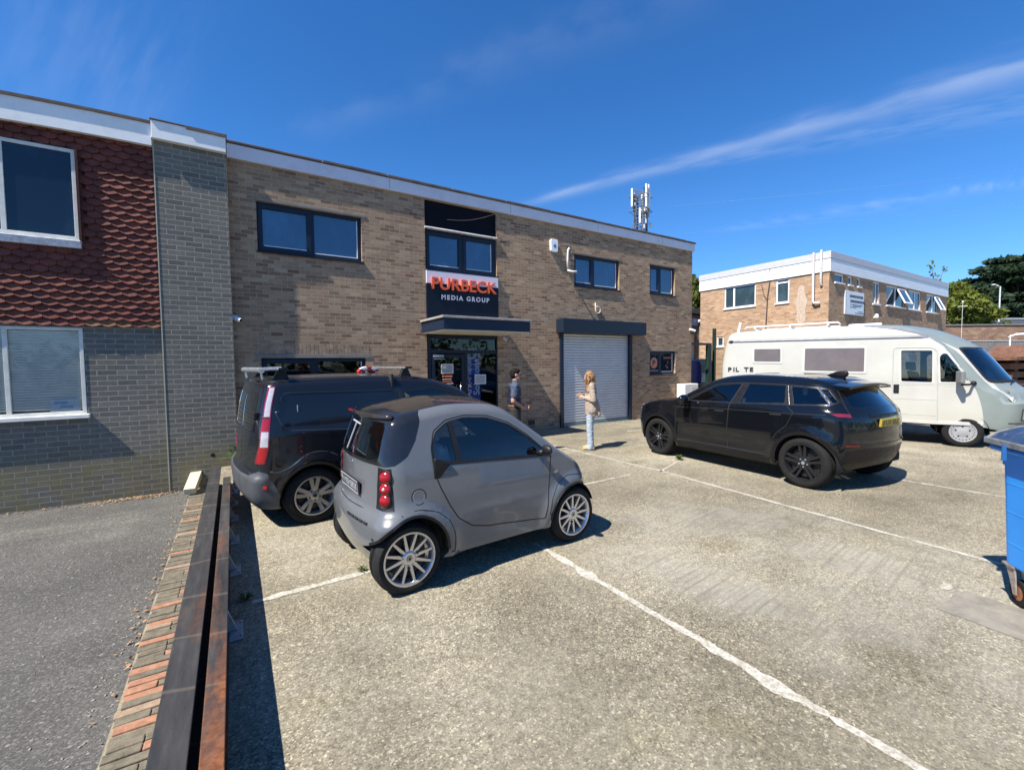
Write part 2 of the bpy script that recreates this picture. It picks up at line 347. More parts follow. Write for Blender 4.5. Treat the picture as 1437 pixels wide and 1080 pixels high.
def concrete_mat():
    m, nt, b = new_mat('aggregate_concrete'); v = coord(nt)
    sp = nt.nodes.new('ShaderNodeSeparateXYZ'); nt.links.new(v, sp.inputs[0])
    big = noise(nt, v, .28, 5, .6); mid = noise(nt, v, 1.3, 6, .68)
    base = ramp(nt, big, [(.32, (.165, .149, .114)), (.5, (.245, .225, .177)), (.68, (.37, .346, .285))])
    base = mixc(nt, .6, base, ramp(nt, mid, [(.3, (.55, .52, .46)), (.5, (1, .99, .95)), (.7, (1.35, 1.32, 1.24))]), 'MULTIPLY')
    # mossy / oily patches
    ms = noise(nt, v, .55, 7, .72); base = mixc(nt, maprange(nt, ms, .54, .72, 0, .5), base, (.165, .142, .062))
    oi = noise(nt, v, .9, 6, .7); base = mixc(nt, maprange(nt, oi, .58, .70, 0, .6), base, (.115, .10, .078))
    # aggregate: pale and dark stones showing through
    vo = nt.nodes.new('ShaderNodeTexVoronoi'); vo.inputs['Scale'].default_value = 105; nt.links.new(v, vo.inputs['Vector'])
    sc = nt.nodes.new('ShaderNodeSeparateColor'); nt.links.new(vo.outputs['Color'], sc.inputs[0])
    st = ramp(nt, sc.outputs[0], [(0, (.36, .345, .32)), (.3, (.76, .735, .70)), (.62, (1.0, .98, .95)), (.88, (1.22, 1.19, 1.13)), (.98, (2.1, 2.05, 1.95))])
    wear = maprange(nt, noise(nt, v, .8, 4), .3, .62, .35, .95)
    base = mixc(nt, wear, base, st, 'MULTIPLY')
    v2 = nt.nodes.new('ShaderNodeTexVoronoi'); v2.inputs['Scale'].default_value = 24; nt.links.new(v, v2.inputs['Vector'])
    s2 = nt.nodes.new('ShaderNodeSeparateColor'); nt.links.new(v2.outputs['Color'], s2.inputs[0])
    pm = mathn(nt, 'MULTIPLY', mathn(nt, 'GREATER_THAN', s2.outputs[0], .90), mathn(nt, 'LESS_THAN', v2.outputs['Distance'], .24))
    base = mixc(nt, mathn(nt, 'MULTIPLY', pm, .4), base, (.56, .53, .45))
    f = noise(nt, v, 240, 3, .7); base = mixc(nt, .5, base, ramp(nt, f, [(.3, (.55, .55, .55)), (.7, (1.45, 1.45, 1.45))]), 'MULTIPLY')
    mm = noise(nt, v, 21, 5, .7); base = mixc(nt, .75, base, ramp(nt, mm, [(.32, (.62, .60, .56)), (.5, (1, 1, .98)), (.68, (1.34, 1.32, 1.26))]), 'MULTIPLY')
    # tamping ridges running along x, strongest in one bay
    ang = mathn(nt, 'MULTIPLY_ADD', sp.outputs[0], -.10, sp.outputs[1])
    wob = mathn(nt, 'MULTIPLY', mathn(nt, 'SUBTRACT', mid, .5), .035)
    cb = nt.nodes.new('ShaderNodeCombineXYZ'); nt.links.new(mathn(nt, 'MULTIPLY', sp.outputs[0], .55), cb.inputs[0]); nt.links.new(mathn(nt, 'MULTIPLY', mathn(nt, 'ADD', ang, wob), 24), cb.inputs[1]); rid = mathn(nt, 'MULTIPLY_ADD', noise(nt, cb.outputs[0], 1.0, 3, .6), 6.0, -3.0)
    mk = mathn(nt, 'MULTIPLY', maprange(nt, sp.outputs[0], 2.6, 3.4, 0, 1, True), maprange(nt, noise(nt, v, .7, 5, .7), .42, .60))
    mk = mathn(nt, 'MULTIPLY', mk, maprange(nt, sp.outputs[1], 4.6, 3.2, 0, 1, True)); mk = mathn(nt, 'MULTIPLY', mk, maprange(nt, sp.outputs[0], 6.4, 5.2, 0, 1, True))
    rm = mathn(nt, 'MULTIPLY', maprange(nt, rid, -.7, -.1, 1, 0), mathn(nt, 'MULTIPLY', mk, .5)); base = mixc(nt, mathn(nt, 'MULTIPLY', mk, .35), base, (.44, .42, .36))
    base = mixc(nt, rm, base, (.13, .12, .095))
    nt.links.new(base, b.inputs['Base Color']); setp(b, Roughness=.9, Specular_IOR_Level=.2)
    h = mathn(nt, 'ADD', mathn(nt, 'MULTIPLY', sc.outputs[1], .5), mathn(nt, 'ADD', f, mathn(nt, 'MULTIPLY', mathn(nt, 'MULTIPLY', rid, mk), .8)))
    bump(nt, b, h, .75, .006); return m
def asphalt_mat():
    m, nt, b = new_mat('worn_asphalt'); v = coord(nt)
    big = noise(nt, v, .5, 6, .62); base = ramp(nt, big, [(.3, (.075, .073, .068)), (.55, (.108, .105, .097)), (.72, (.155, .150, .136))])
    # pale dusty drifts stretched across the slope
    st = coord(nt, 'Object', (.35, 1.2, 1)); dr = noise(nt, st, 1.3, 5, .6); base = mixc(nt, maprange(nt, dr, .55, .72, 0, .45), base, (.20, .19, .165))
    vo = nt.nodes.new('ShaderNodeTexVoronoi'); vo.inputs['Scale'].default_value = 85; nt.links.new(v, vo.inputs['Vector'])
    sc = nt.nodes.new('ShaderNodeSeparateColor'); nt.links.new(vo.outputs['Color'], sc.inputs[0])
    base = mixc(nt, .7, base, ramp(nt, sc.outputs[0], [(0, (.5, .5, .5)), (.6, (.95, .95, .94)), (.93, (1.5, 1.48, 1.42)), (1, (2.6, 2.5, 2.4))]), 'MULTIPLY')
    v2 = nt.nodes.new('ShaderNodeTexVoronoi'); v2.inputs['Scale'].default_value = 19; nt.links.new(v, v2.inputs['Vector'])
    s2 = nt.nodes.new('ShaderNodeSeparateColor'); nt.links.new(v2.outputs['Color'], s2.inputs[0])
    pm = mathn(nt, 'MULTIPLY', mathn(nt, 'GREATER_THAN', s2.outputs[0], .90), mathn(nt, 'LESS_THAN', v2.outputs['Distance'], .20))
    base = mixc(nt, mathn(nt, 'MULTIPLY', pm, .35), base, ramp(nt, s2.outputs[1], [(0, (.5, .42, .34)), (.5, (.42, .41, .40)), (1, (.6, .58, .54))]))
    nt.links.new(base, b.inputs['Base Color']); setp(b, Roughness=.88, Specular_IOR_Level=.25)
    bump(nt, b, mathn(nt, 'ADD', sc.outputs[1], noise(nt, v, 160, 3)), .7, .006); return m
CONC = concrete_mat(); ASPH = asphalt_mat()

# ================================================================ ground
def ground():
    mb = MB(); mb.add([(-700, -700, -.372), (900, -700, -.372), (900, 900, -.372), (-700, 900, -.372)], [(0, 1, 2, 3)])
    struct(mb.build('ground', ASPH))
    mb = MB(); mb.add([(-14, -12, -.362), (-.38, -12, -.362), (-.38, 9.84, -.362), (-14, 9.84, -.362)], [(0, 1, 2, 3)]); struct(mb.build('driveway', ASPH))
    mb = MB(); mb.box(-.36, 60, -30, 44, -.37, 0.0); struct(mb.build('concrete_yard', CONC))
ground()
LINEP = None
def line_mat():
    m, nt, b = new_mat('worn_line_paint'); v = coord(nt)
    n1 = noise(nt, v, 7, 6, .7); c = ramp(nt, n1, [(.3, (.30, .275, .22)), (.55, (.47, .45, .39)), (.75, (.60, .58, .52))])
    n2 = noise(nt, v, 38, 5, .75); c = mixc(nt, maprange(nt, n2, .47, .60, 0, .85), c, (.26, .23, .165))
    nt.links.new(c, b.inputs['Base Color']); setp(b, Roughness=.85); bump(nt, b, n2, .8, .006); return m
LINEP = line_mat()
def painted_line(a, b, w, seed, wear=.0, lumps=0.):
    r = random.Random(seed); a, b = Vector((*a, 0)), Vector((*b, 0)); d = b-a; Ln = d.length; d.normalize(); s = Vector((-d.y, d.x, 0))
    n = max(4, int(Ln/.022)); mb = MB(); row = []
    for i in range(n+1):
        t = i/n; p = a + d*Ln*t; q = mnoise.noise(Vector((t*Ln*1.1, seed, 0)))
        wl = w*(.46 + .26*mnoise.noise(Vector((t*Ln*7, seed+5, 1))) + .22*r.uniform(-.5, .5)); wr = w*(.46 + .26*mnoise.noise(Vector((t*Ln*7, seed+9, 2))) + .22*r.uniform(-.5, .5))
        lum = lumps*max(0, mnoise.noise(Vector((t*Ln*3.1, seed+3, 4)))) ; wl += lum*.5; wr += lum
        if wear and mnoise.noise(Vector((t*Ln*5, seed+13, 2))) < -.45+wear*.3: wl *= .35; wr *= .4
        p = p + s*q*.018; row.append((p + s*wl, p - s*wr))
    for i in range(n):
        A, B, C, D = row[i][0], row[i][1], row[i+1][1], row[i+1][0]
        mb.add([(A.x, A.y, .004), (B.x, B.y, .004), (C.x, C.y, .004), (D.x, D.y, .004)], [(0, 1, 2, 3)])
    struct(mb.build('parking_line', LINEP))
painted_line((2.60, 3.70), (2.60, .1), .062, 3, .15, .10)
painted_line((6.02, 9.6), (6.18, 5.1), .06, 4, .4); painted_line((6.18, 5.1), (5.86, .95), .062, 5, .35, .03)
painted_line((8.75, 2.62), (8.8, .9), .055, 6, .5)
painted_line((.06, 4.0), (1.6, 4.05), .075, 7, .3)
painted_line((4.35, 5.1), (5.55, 5.12), .045, 8, .5); painted_line((6.15, 4.98), (7.15, 5.35), .045, 9, .4)
painted_line((9.0, 8.4), (11.5, 8.1), .06, 10, .3)
def patch():
    mb = MB(); mb.add([(4.42, 1.04, .004), (4.95, 1.0, .004), (4.90, -1.4, .004), (4.22, -1.4, .004)], [(0, 1, 2, 3)])
    m = simple('patched_concrete', (.205, .188, .152), .9, var=.3, vscale=5, bumps=.8, bscale=120, dirt=((.27, .25, .21), .8)); struct(mb.build('concrete_patch', m))
    mb = MB(); r = random.Random(3); n = 22
    vs = [(4.92 + .10*math.cos(2*math.pi*i/n)*r.uniform(.5, 1.2), 1.10 + .035*math.sin(2*math.pi*i/n)*r.uniform(.7, 1.15), .005) for i in range(n)]
    mb.add(vs, [tuple(range(n))]); struct(mb.build('mortar_patch', LINEP))
    # joint between slabs
    mb = MB(); mb.add([(-.1, 6.8, .003), (16, 7.15, .003), (16, 7.165, .003), (-.1, 6.815, .003)], [(0, 1, 2, 3)]); struct(mb.build('slab_joint', simple('joint_filler', (.10, .09, .07), .95)))
patch()
def edging():
    """row of bricks laid flat beside the beams"""
    r = random.Random(11); mb = MB(); y = -2.2
    while y < 9.3:
        h = -.332 + r.uniform(-.006, .006); mi = 0 if r.random() > .22 else (1 if r.random() > .3 else 2)
        xl = -.705 + r.uniform(-.012, .012); sk = r.uniform(-.006, .006); w = r.uniform(.066, .071)
        cut = r.random() < .3
        parts = [(xl, -.525, mi), (-.519, -.345, r.choice([0, 0, 0, 1]))] if cut else [(xl, -.345, mi)]
        for a, b_, q in parts:
            o = len(mb.v); mb.box(a, b_, y, y+w, -.40, h, q)
            for k in range(o, len(mb.v)): vx = mb.v[k]; mb.v[k] = (vx[0]+r.uniform(-.003, .003), vx[1] + sk*(1 if vx[0] < -.5 else -1)+r.uniform(-.003, .003), vx[2]+r.uniform(-.003, .003))
        y += w + .009
    a = simple('mossy_brick', (.125, .108, .078), .9, var=.4, vscale=16, bumps=.7, bscale=70, dirt=((.20, .165, .11), .7))
    o = simple('orange_brick', (.31, .15, .09), .85, var=.3, vscale=18, bumps=.6, bscale=60, dirt=((.17, .14, .085), .95))
    p = simple('pale_brick', (.27, .19, .13), .85, var=.25, vscale=18, bumps=.6, bscale=60, dirt=((.2, .17, .1), .7))
    struct(mb.build('brick_edging', [a, o, p], bevel=.006))
    mb = MB(); mb.box(-.715, -.34, -2.2, 9.83, -.40, -.347); struct(mb.build('mortar_bed', simple('edging_mortar', (.25, .21, .14), .95, var=.3, vscale=20, bumps=.6)))
edging()

# ================================================================ windows of the office
def window(parent, x0, x1, z0, z1, y, mats, mull=(), rec=.07, fw=.075, sill=True, opener=(), pale=True, gy=.03, lintel=True):
    fm, gm = mats; mb = MB(); Y = y + rec; d = .06
    mb.box(x0, x1, Y, Y+d, z1-fw, z1); mb.box(x0, x1, Y, Y+d, z0, z0+fw)
    xs = [x0] + list(mull) + [x1]
    mb.box(x0, x0+fw, Y, Y+d, z0+fw, z1-fw); mb.box(x1-fw, x1, Y, Y+d, z0+fw, z1-fw)
    for m_ in mull: mb.box(m_-fw*.55, m_+fw*.55, Y, Y+d, z0+fw, z1-fw)
    for i in opener:     # an opening light stands proud of the fixed frame
        a = xs[i] + (fw*.25 if i == 0 else fw*.3); c = xs[i+1] - fw*.3
        for q in ((a, c, z0+fw*.35, z0+fw*1.5), (a, c, z1-fw*1.5, z1-fw*.35), (a, a+fw*1.1, z0+fw*1.5, z1-fw*1.5), (c-fw*1.1, c, z0+fw*1.5, z1-fw*1.5)): mb.box(q[0], q[1], Y-.014, Y+.02, q[2], q[3])
    f = mb.build('window', fm, parent, bevel=.004)
    pn = MB(); pb = MB()
    for i in range(len(xs)-1):
        a = xs[i] + (fw if i == 0 else fw*.55); c = xs[i+1] - (fw if i == len(xs)-2 else fw*.55)
        pn.add([(a, Y+gy, z0+fw), (c, Y+gy, z0+fw), (c, Y+gy, z1-fw), (a, Y+gy, z1-fw)], [(0, 1, 2, 3)])
        e = fw*.55 if i in opener else 0
        pb.box(c-.016-e, c-e, Y+.004, Y+.028, z0+fw+e, z1-fw-e); pb.box(a+e, c-.016-e, Y+.004, Y+.028, z0+fw+e, z0+fw+.016+e)
    pn.build('pane', gm, f)
    if pale: pb.build('glazing_bead', WHITEP, f)
    if sill:
        sb = MB(); sb.box(x0-.02, x1+.03, y-.042, Y, z0-.035, z0-.002); sb.build('sill', fm, f, bevel=.004)
    return f
def office():
    t = thing('brick_building', 'long two storey buff brick office with flat roof, dark framed windows and pale fascia', 'building', (0, 0, 0))
    Y = 10.02; X0, X1, ZT = .03, 14.0, 5.80
    wins = [(.49, 2.48, 4.13, 5.09), (8.52, 10.36, 4.13, 5.05), (11.77, 13.06, 4.15, 5.10), (.48, 2.50, .95, 2.03), (11.79, 13.12, 1.46, 2.23)]
    bay = (3.94, 5.90, 0.0, 5.76); gar = (8.0, 10.86, 0.0, 2.9)
    mb = MB(); wall_face(mb, X0, X1, -.3, ZT+.02, Y, wins + [bay, gar], .12)
    mb.add([(X1, Y, -.3), (X1, 24, -.3), (X1, 24, ZT), (X1, Y, ZT)], [(0, 1, 2, 3)])
    mb.add([(X0, 24, -.3), (X1, 24, -.3), (X1, 24, ZT), (X0, 24, ZT)], [(3, 2, 1, 0)]); mb.add([(X0, Y, -.3), (X0, 24, -.3), (X0, 24, ZT), (X0, Y, ZT)], [(3, 2, 1, 0)])
    mb.build('wall', BRICK, t)
    # soldier course and lintels
    sb = MB(); r = random.Random(5)
    x = .40
    while x < 2.55: w = .066; sb.box(x, x+w, Y-.004, Y+.03, 2.115, 2.32); x += w+.0095
    sb.build('soldier_course', simple('soldier_brick', (.30, .21, .14), .88, var=.45, vscale=7, bumps=.5), t)
    for a, b_, z, hh in ((.38, 2.62, 2.035, .075), (.40, 2.58, 5.095, .055), (8.42, 10.46, 5.055, .05), (11.68, 13.15, 5.105, .05), (11.70, 13.2, 2.235, .05)): lb = MB(); lb.box(a, b_, Y-.012, Y+.05, z, z+hh); lb.build('lintel', LINTEL, t, bevel=.004)
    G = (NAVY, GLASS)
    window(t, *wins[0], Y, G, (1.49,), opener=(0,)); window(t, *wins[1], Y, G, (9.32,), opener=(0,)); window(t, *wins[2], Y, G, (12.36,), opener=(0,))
    window(t, *wins[3], Y, (NAVY, CGLASS), (1.49,), opener=(0,)); window(t, *wins[4], Y, (NAVY, GLASSW), (12.40,), opener=(0,))
    # darkened inside of the ground floor rooms
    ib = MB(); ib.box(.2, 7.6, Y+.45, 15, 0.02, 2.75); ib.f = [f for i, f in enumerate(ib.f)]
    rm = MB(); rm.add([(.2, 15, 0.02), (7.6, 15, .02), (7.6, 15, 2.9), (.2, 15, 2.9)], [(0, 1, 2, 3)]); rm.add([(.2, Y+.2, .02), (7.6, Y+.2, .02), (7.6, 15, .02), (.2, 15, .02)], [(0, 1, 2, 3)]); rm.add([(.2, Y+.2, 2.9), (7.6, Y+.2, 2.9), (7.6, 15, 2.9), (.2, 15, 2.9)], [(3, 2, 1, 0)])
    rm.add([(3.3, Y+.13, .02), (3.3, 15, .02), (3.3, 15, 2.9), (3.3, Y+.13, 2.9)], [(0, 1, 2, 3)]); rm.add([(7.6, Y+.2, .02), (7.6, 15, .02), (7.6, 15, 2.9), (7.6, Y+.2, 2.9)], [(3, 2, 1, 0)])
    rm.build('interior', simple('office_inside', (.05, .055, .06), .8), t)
    # central bay: upper window, black panel, ledge
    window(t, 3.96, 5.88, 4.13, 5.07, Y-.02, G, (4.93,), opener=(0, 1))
    bb = MB(); bb.box(3.95, 5.89, Y+.05, Y+.12, 5.06, 5.76); bb.build('black_panel', simple('black_board', (.002, .0025, .006), .6, spec=.15), t)
    lg = MB(); lg.prism([(Y-.06, 5.085), (Y-.06, 5.105), (Y+.06, 5.17), (Y+.06, 5.085)], 3.93, 5.91, 'x'); lg.build('window_ledge', LEAD, t, bevel=.003, fixn=True)
    # fascia, felt trim, roof
    fb = MB(); fb.box(X0+.01, X1+.06, Y-.06, Y+.01, 5.785, 6.045); fb.box(X1, X1+.06, Y+.01, 24, 5.785, 6.045); fb.build('fascia', FASC, t, bevel=.006)
    for x in (3.1, 6.3, 9.4, 12.3): eb = MB(); eb.box(x, x+.012, Y-.063, Y-.059, 5.79, 6.04); eb.build('fascia_joint', simple('joint_grey', (.36, .36, .38), .6), t)
    tb = MB(); r = random.Random(2); x = X0
    while x < X1: w = min(r.uniform(1.3, 1.7), X1+.1-x); tb.box(x, x+w-.012, Y-.095, Y+.12, 6.047+r.uniform(-.004, .006), 6.105+r.uniform(-.006, .01)); x += w
    tb.box(X1-.1, X1+.10, Y+.13, 24, 6.05, 6.10); tb.build('roof_trim', FELT, t, bevel=.012)
    rb = MB(); rb.box(X0, X1, Y+.10, 24, 5.80, 6.06); rb.build('roof', FELT, t)
    # canopy over the entrance
    cb = MB(); cb.box(3.81, 6.04, 8.72, Y-.005, 2.625, 2.86); c = cb.build('canopy', simple('canopy_cladding', (.009, .018, .040), .4, var=.05, spec=.3), t, bevel=.005)
    sb = MB(); sb.box(3.83, 6.02, 8.74, Y-.01, 2.60, 2.622); sb.build('soffit', simple('cream_soffit', (.62, .58, .50), .6), c)
    tb = MB(); tb.box(3.77, 6.07, 8.68, Y-.005, 2.863, 2.915); tb.build('canopy_trim', simple('grey_edge_trim', (.30, .28, .26), .6, var=.2), c, bevel=.008)
    # entrance
    Yd = Y + .03; fw = .085; mb = MB(); x0, x1, zt = 3.97, 5.955, 2.60
    mb.box(x0, x0+fw, Yd, Yd+.07, 0.01, zt); mb.box(x1-fw, x1, Yd, Yd+.07, .01, zt); mb.box(x0+fw, x1-fw, Yd, Yd+.07, zt-.10, zt); mb.box(x0+fw, x1-fw, Yd, Yd+.07, 2.14, 2.225); mb.box(4.94, 5.03, Yd, Yd+.07, .01, 2.14); mb.box(5.03, x1-fw, Yd, Yd+.07, .01, .28)
    fr = mb.build('entrance_screen', NAVY, t, bevel=.004)
    pb = MB(); pb.add([(x0+fw, Yd+.035, 2.225), (x1-fw, Yd+.035, 2.225), (x1-fw, Yd+.035, zt-.1), (x0+fw, Yd+.035, zt-.1)], [(0, 1, 2, 3)]); pb.add([(5.03, Yd+.035, .28), (x1-fw, Yd+.035, .28), (x1-fw, Yd+.035, 2.14), (5.03, Yd+.035, 2.14)], [(0, 1, 2, 3)]); pb.build('pane', CGLASS, fr)
    mb = MB(); a, b_ = 4.065, 4.93
    for q in ((a, a+.08, .03, 2.12), (b_-.08, b_, .03, 2.12), (a+.08, b_-.08, 2.03, 2.12), (a+.08, b_-.08, .03, .28), (a+.08, b_-.08, .92, .99)): mb.box(q[0], q[1], Yd-.012, Yd+.05, q[2], q[3])
    dr = mb.build('door', NAVY, t, bevel=.004)
    pb = MB(); pb.add([(a+.08, Yd+.03, .28), (b_-.08, Yd+.03, .28), (b_-.08, Yd+.03, 2.03), (a+.08, Yd+.03, 2.03)], [(0, 1, 2, 3)]); pb.build('pane', CGLASS, dr)
    hb = MB(); hb.tube([(4.79, Yd-.07, .8), (4.79, Yd-.07, 1.42)], .016); hb.tube([(4.79, Yd-.07, .9), (4.79, Yd, .9)], .01); hb.tube([(4.79, Yd-.07, 1.34), (4.79, Yd, 1.34)], .01); hb.build('handle', simple('steel_handle', (.6, .6, .6), .25, metal=1), dr, smooth=True)
    cl = MB(); cl.box(4.10, 4.36, Yd-.05, Yd-.012, 2.045, 2.10); cl.box(4.10, 4.38, Yd-.075, Yd-.055, 1.995, 2.012); cl.build('door_closer', GALV, dr)
    # roller shutter
    mb = MB(); zz = .10; n = 33; pitch = (2.74-.10)/n; x0, x1 = 8.07, 10.80; pts = []
    for i in range(n):
        z0 = .10 + i*pitch
        for k in range(7): u = k/6; pts.append((Y+.055-.022*math.sin(math.pi*u)**.7, z0+pitch*(.08+.84*u)))
        pts.append((Y+.06, z0+pitch*.97))
    o = 0; vs = [(x0, p[0], p[1]) for p in pts] + [(x1, p[0], p[1]) for p in pts]; m_ = len(pts)
    mb.add(vs, [(i, i+m_, i+m_+1, i+1) for i in range(m_-1)])
    sh = mb.build('roller_shutter', SILVER, t, smooth=False)
    g = MB(); g.box(7.96, 8.08, Y-.045, Y+.07, .0, 2.80); g.build('guide_rail', NAVY, sh, bevel=.004); g = MB(); g.box(10.79, 10.91, Y-.045, Y+.07, 0, 2.80); g.build('guide_rail', NAVY, sh, bevel=.004)
    g = MB(); g.box(8.081, 10.789, Y+.02, Y+.062, .012, .105); g.build('bottom_bar', simple('green_grey_bar', (.12, .19, .18), .5), sh, bevel=.004)
    g = MB(); g.box(7.84, 11.24, 9.69, Y-.003, 2.735, 3.125); g.build('shutter_box', simple('box_anthracite', (.010, .019, .034), .42, var=.05, spec=.3), sh, bevel=.006)
    g = MB(); g.box(7.95, 8.07, Y-.062, Y-.046, 0, .82); g.build('guard', BLACKM, sh, bevel=.003)
    st = MB(); st.box(7.9, 11.0, Y-.10, Y+.07, -.02, .010); st.build('threshold', LINTEL, t)
    # dark plinth repair in the brickwork and air brick
    ab = MB(); ab.box(6.85, 7.07, Y-.006, Y+.02, .16, .30); ab.build('air_brick', simple('dark_airbrick', (.05, .04, .035), .9), t)
    return t
office()

# sign
def sign():
    t = thing('shop_sign', 'two tone white and navy sign with raised orange PURBECK lettering above the canopy', 'sign', (4.915, 9.98, 3.0))
    Y = -.02
    pb = MB(); pb.box(-.975, .985, Y, .03, .945, 1.125); pb.prism([(-.975, .80), (.985, .835), (.985, .944), (-.975, .944)], Y, .03, 'y'); pb.build('upper_panel', simple('lilac_white_panel', (.60, .60, .68), .4, var=.04), t, fixn=True)
    pb = MB(); pb.prism([(-.975, -.08), (.985, -.08), (.985, .834), (-.975, .799)], Y, .03, 'y'); pb.build('lower_panel', NAVYP, t, fixn=True)
    om = simple('orange_letters', (.70, .105, .035), .4, var=.05)
    text_obj('lettering', 'PURBECK', .39, (0.0, Y-.035, .67), FACE_S, om, t, extrude=.03, align='CENTER', bold=.006, xs=1.06, spacing=1.02)
    text_obj('lettering', 'MEDIA GROUP', .155, (.04, Y-.012, .44), FACE_S, simple('white_letters', (.75, .72, .76), .4), t, extrude=.01, align='CENTER', bold=.004, xs=1., spacing=1.38)
sign()
# printed things on and behind the entrance glass
def flatprint(name, label, cat, x0, x1, z0, z1, y, col, texts=(), border=None, rows=(), group=None):
    t = thing(name, label, cat, ((x0+x1)/2, y, z0), 0, group)
    mb = MB(); mb.box(x0-(x0+x1)/2, x1-(x0+x1)/2, 0, .004, 0, z1-z0); mb.build('sheet', simple(name+'_sheet_%d' % len(MATS), col, .45, var=.05), t)
    cx = (x0+x1)/2
    if border:
        b = MB(); w, h, q = x1-x0, z1-z0, .018; b.box(-w/2-q, w/2+q, -.003, 0, -q, 0); b.box(-w/2-q, w/2+q, -.003, 0, h, h+q); b.box(-w/2-q, -w/2, -.003, 0, 0, h); b.box(w/2, w/2+q, -.003, 0, 0, h); b.build('border', border, t)
    return t
def entrance_prints():
    Y = 10.03
    OR = simple('orange_print', (.62, .13, .04), .5); WP = simple('white_print', (.7, .7, .72), .5)
    flatprint('poster', 'small grey notice with pale border on the left entrance door leaf', 'poster', 4.31, 4.60, 1.66, 1.86, Y-.004, (.30, .31, .33), border=WP)
    flatprint('poster', 'small grey notice with pale border on the right hand entrance glass', 'poster', 5.24, 5.53, 1.37, 1.58, Y+.02, (.32, .33, .36), border=WP)
    t = thing('door_lettering', 'orange and white vinyl lettering on the left entrance door leaf', 'lettering', (4.455, Y-.006, 1.2))
    b = MB(); b.lathe([(.0, 0), (.026, 0), (.030, .002)], 16, 'y', (-.11, 0, .375)); b.box(-.07, .13, 0, .003, .35, .40); b.box(-.13, .13, 0, .003, .235, .262); b.build('orange_text', OR, t)
    r = random.Random(8)
    for z in (.295, .185, .14, .09, .04):
        x = -.13; b = MB()
        while x < .10: w = r.uniform(.03, .07); b.box(x, x+w, 0, .003, z, z+.018); x += w+.012
        b.build('white_text', WP, t)
    # feather banner standing inside
    t = thing('banner', 'upright blue banner with white lettering reading Ark Medical Solutions behind the entrance glass', 'banner', (5.22, 10.16, .05))
    b = MB(); b.box(-.27, .22, 0, .01, 0, 2.20); b.build('fabric', simple('banner_blue', (.05, .075, .36), .7, var=.1), t)
    text_obj('lettering', 'Ark-Medical', .25, (-.04, -.005, .95), (R(90), R(-90), 0), WP, t, .001, 'LEFT', .004)
    text_obj('lettering', 'Solutions', .25, (.19, -.005, 1.02), (R(90), R(-90), 0), WP, t, .001, 'LEFT', .004)
    b = MB(); b.lathe([(.0, 0), (.14, 0)], 28, 'y', (-.02, -.004, 2.09)); b.lathe([(.075, 0), (.10, 0)], 28, 'y', (-.02, -.007, 2.09), 1); b.box(-.055, .015, -.008, -.005, 2.02, 2.16, 1); b.build('emblem', [WP, simple('banner_blue2', (.05, .08, .3), .6)], t)
    b = MB(); b.box(-.26, .21, -.06, .10, -.04, .0); b.build('base', BLACKM, t)
    # round printed disc in the small ground floor window
    t = thing('window_sticker', 'round orange sticker with a letter P in the small ground floor window', 'sticker', (12.10, 10.105, 1.84))
    b = MB(); b.lathe([(.0, 0), (.19, 0)], 32, 'y'); b.build('disc', simple('salmon_disc', (.62, .25, .14), .5), t)
    b = MB(); b.lathe([(.175, 0), (.205, 0)], 32, 'y', (0, -.002, 0)); b.build('ring', simple('maroon_ring', (.10, .015, .012), .5), t)
    text_obj('letter', 'P', .30, (-.01, -.004, -.105), FACE_S, simple('maroon_print', (.09, .012, .01), .5), t, .001, 'CENTER', .008)
    t = thing('window_lettering', 'faint orange and red lettering in the right pane of the small ground floor window', 'lettering', (12.78, 10.105, 1.6))
    b = MB(); b.box(-.20, .22, 0, .002, .38, .45); b.box(-.03, .06, 0, .002, .04, .12); b.box(-.08, -.03, 0, .002, .10, .18); b.box(.0, .05, 0, .002, .2, .30); b.build('text', simple('faded_orange', (.28, .06, .03), .5), t)
entrance_prints()

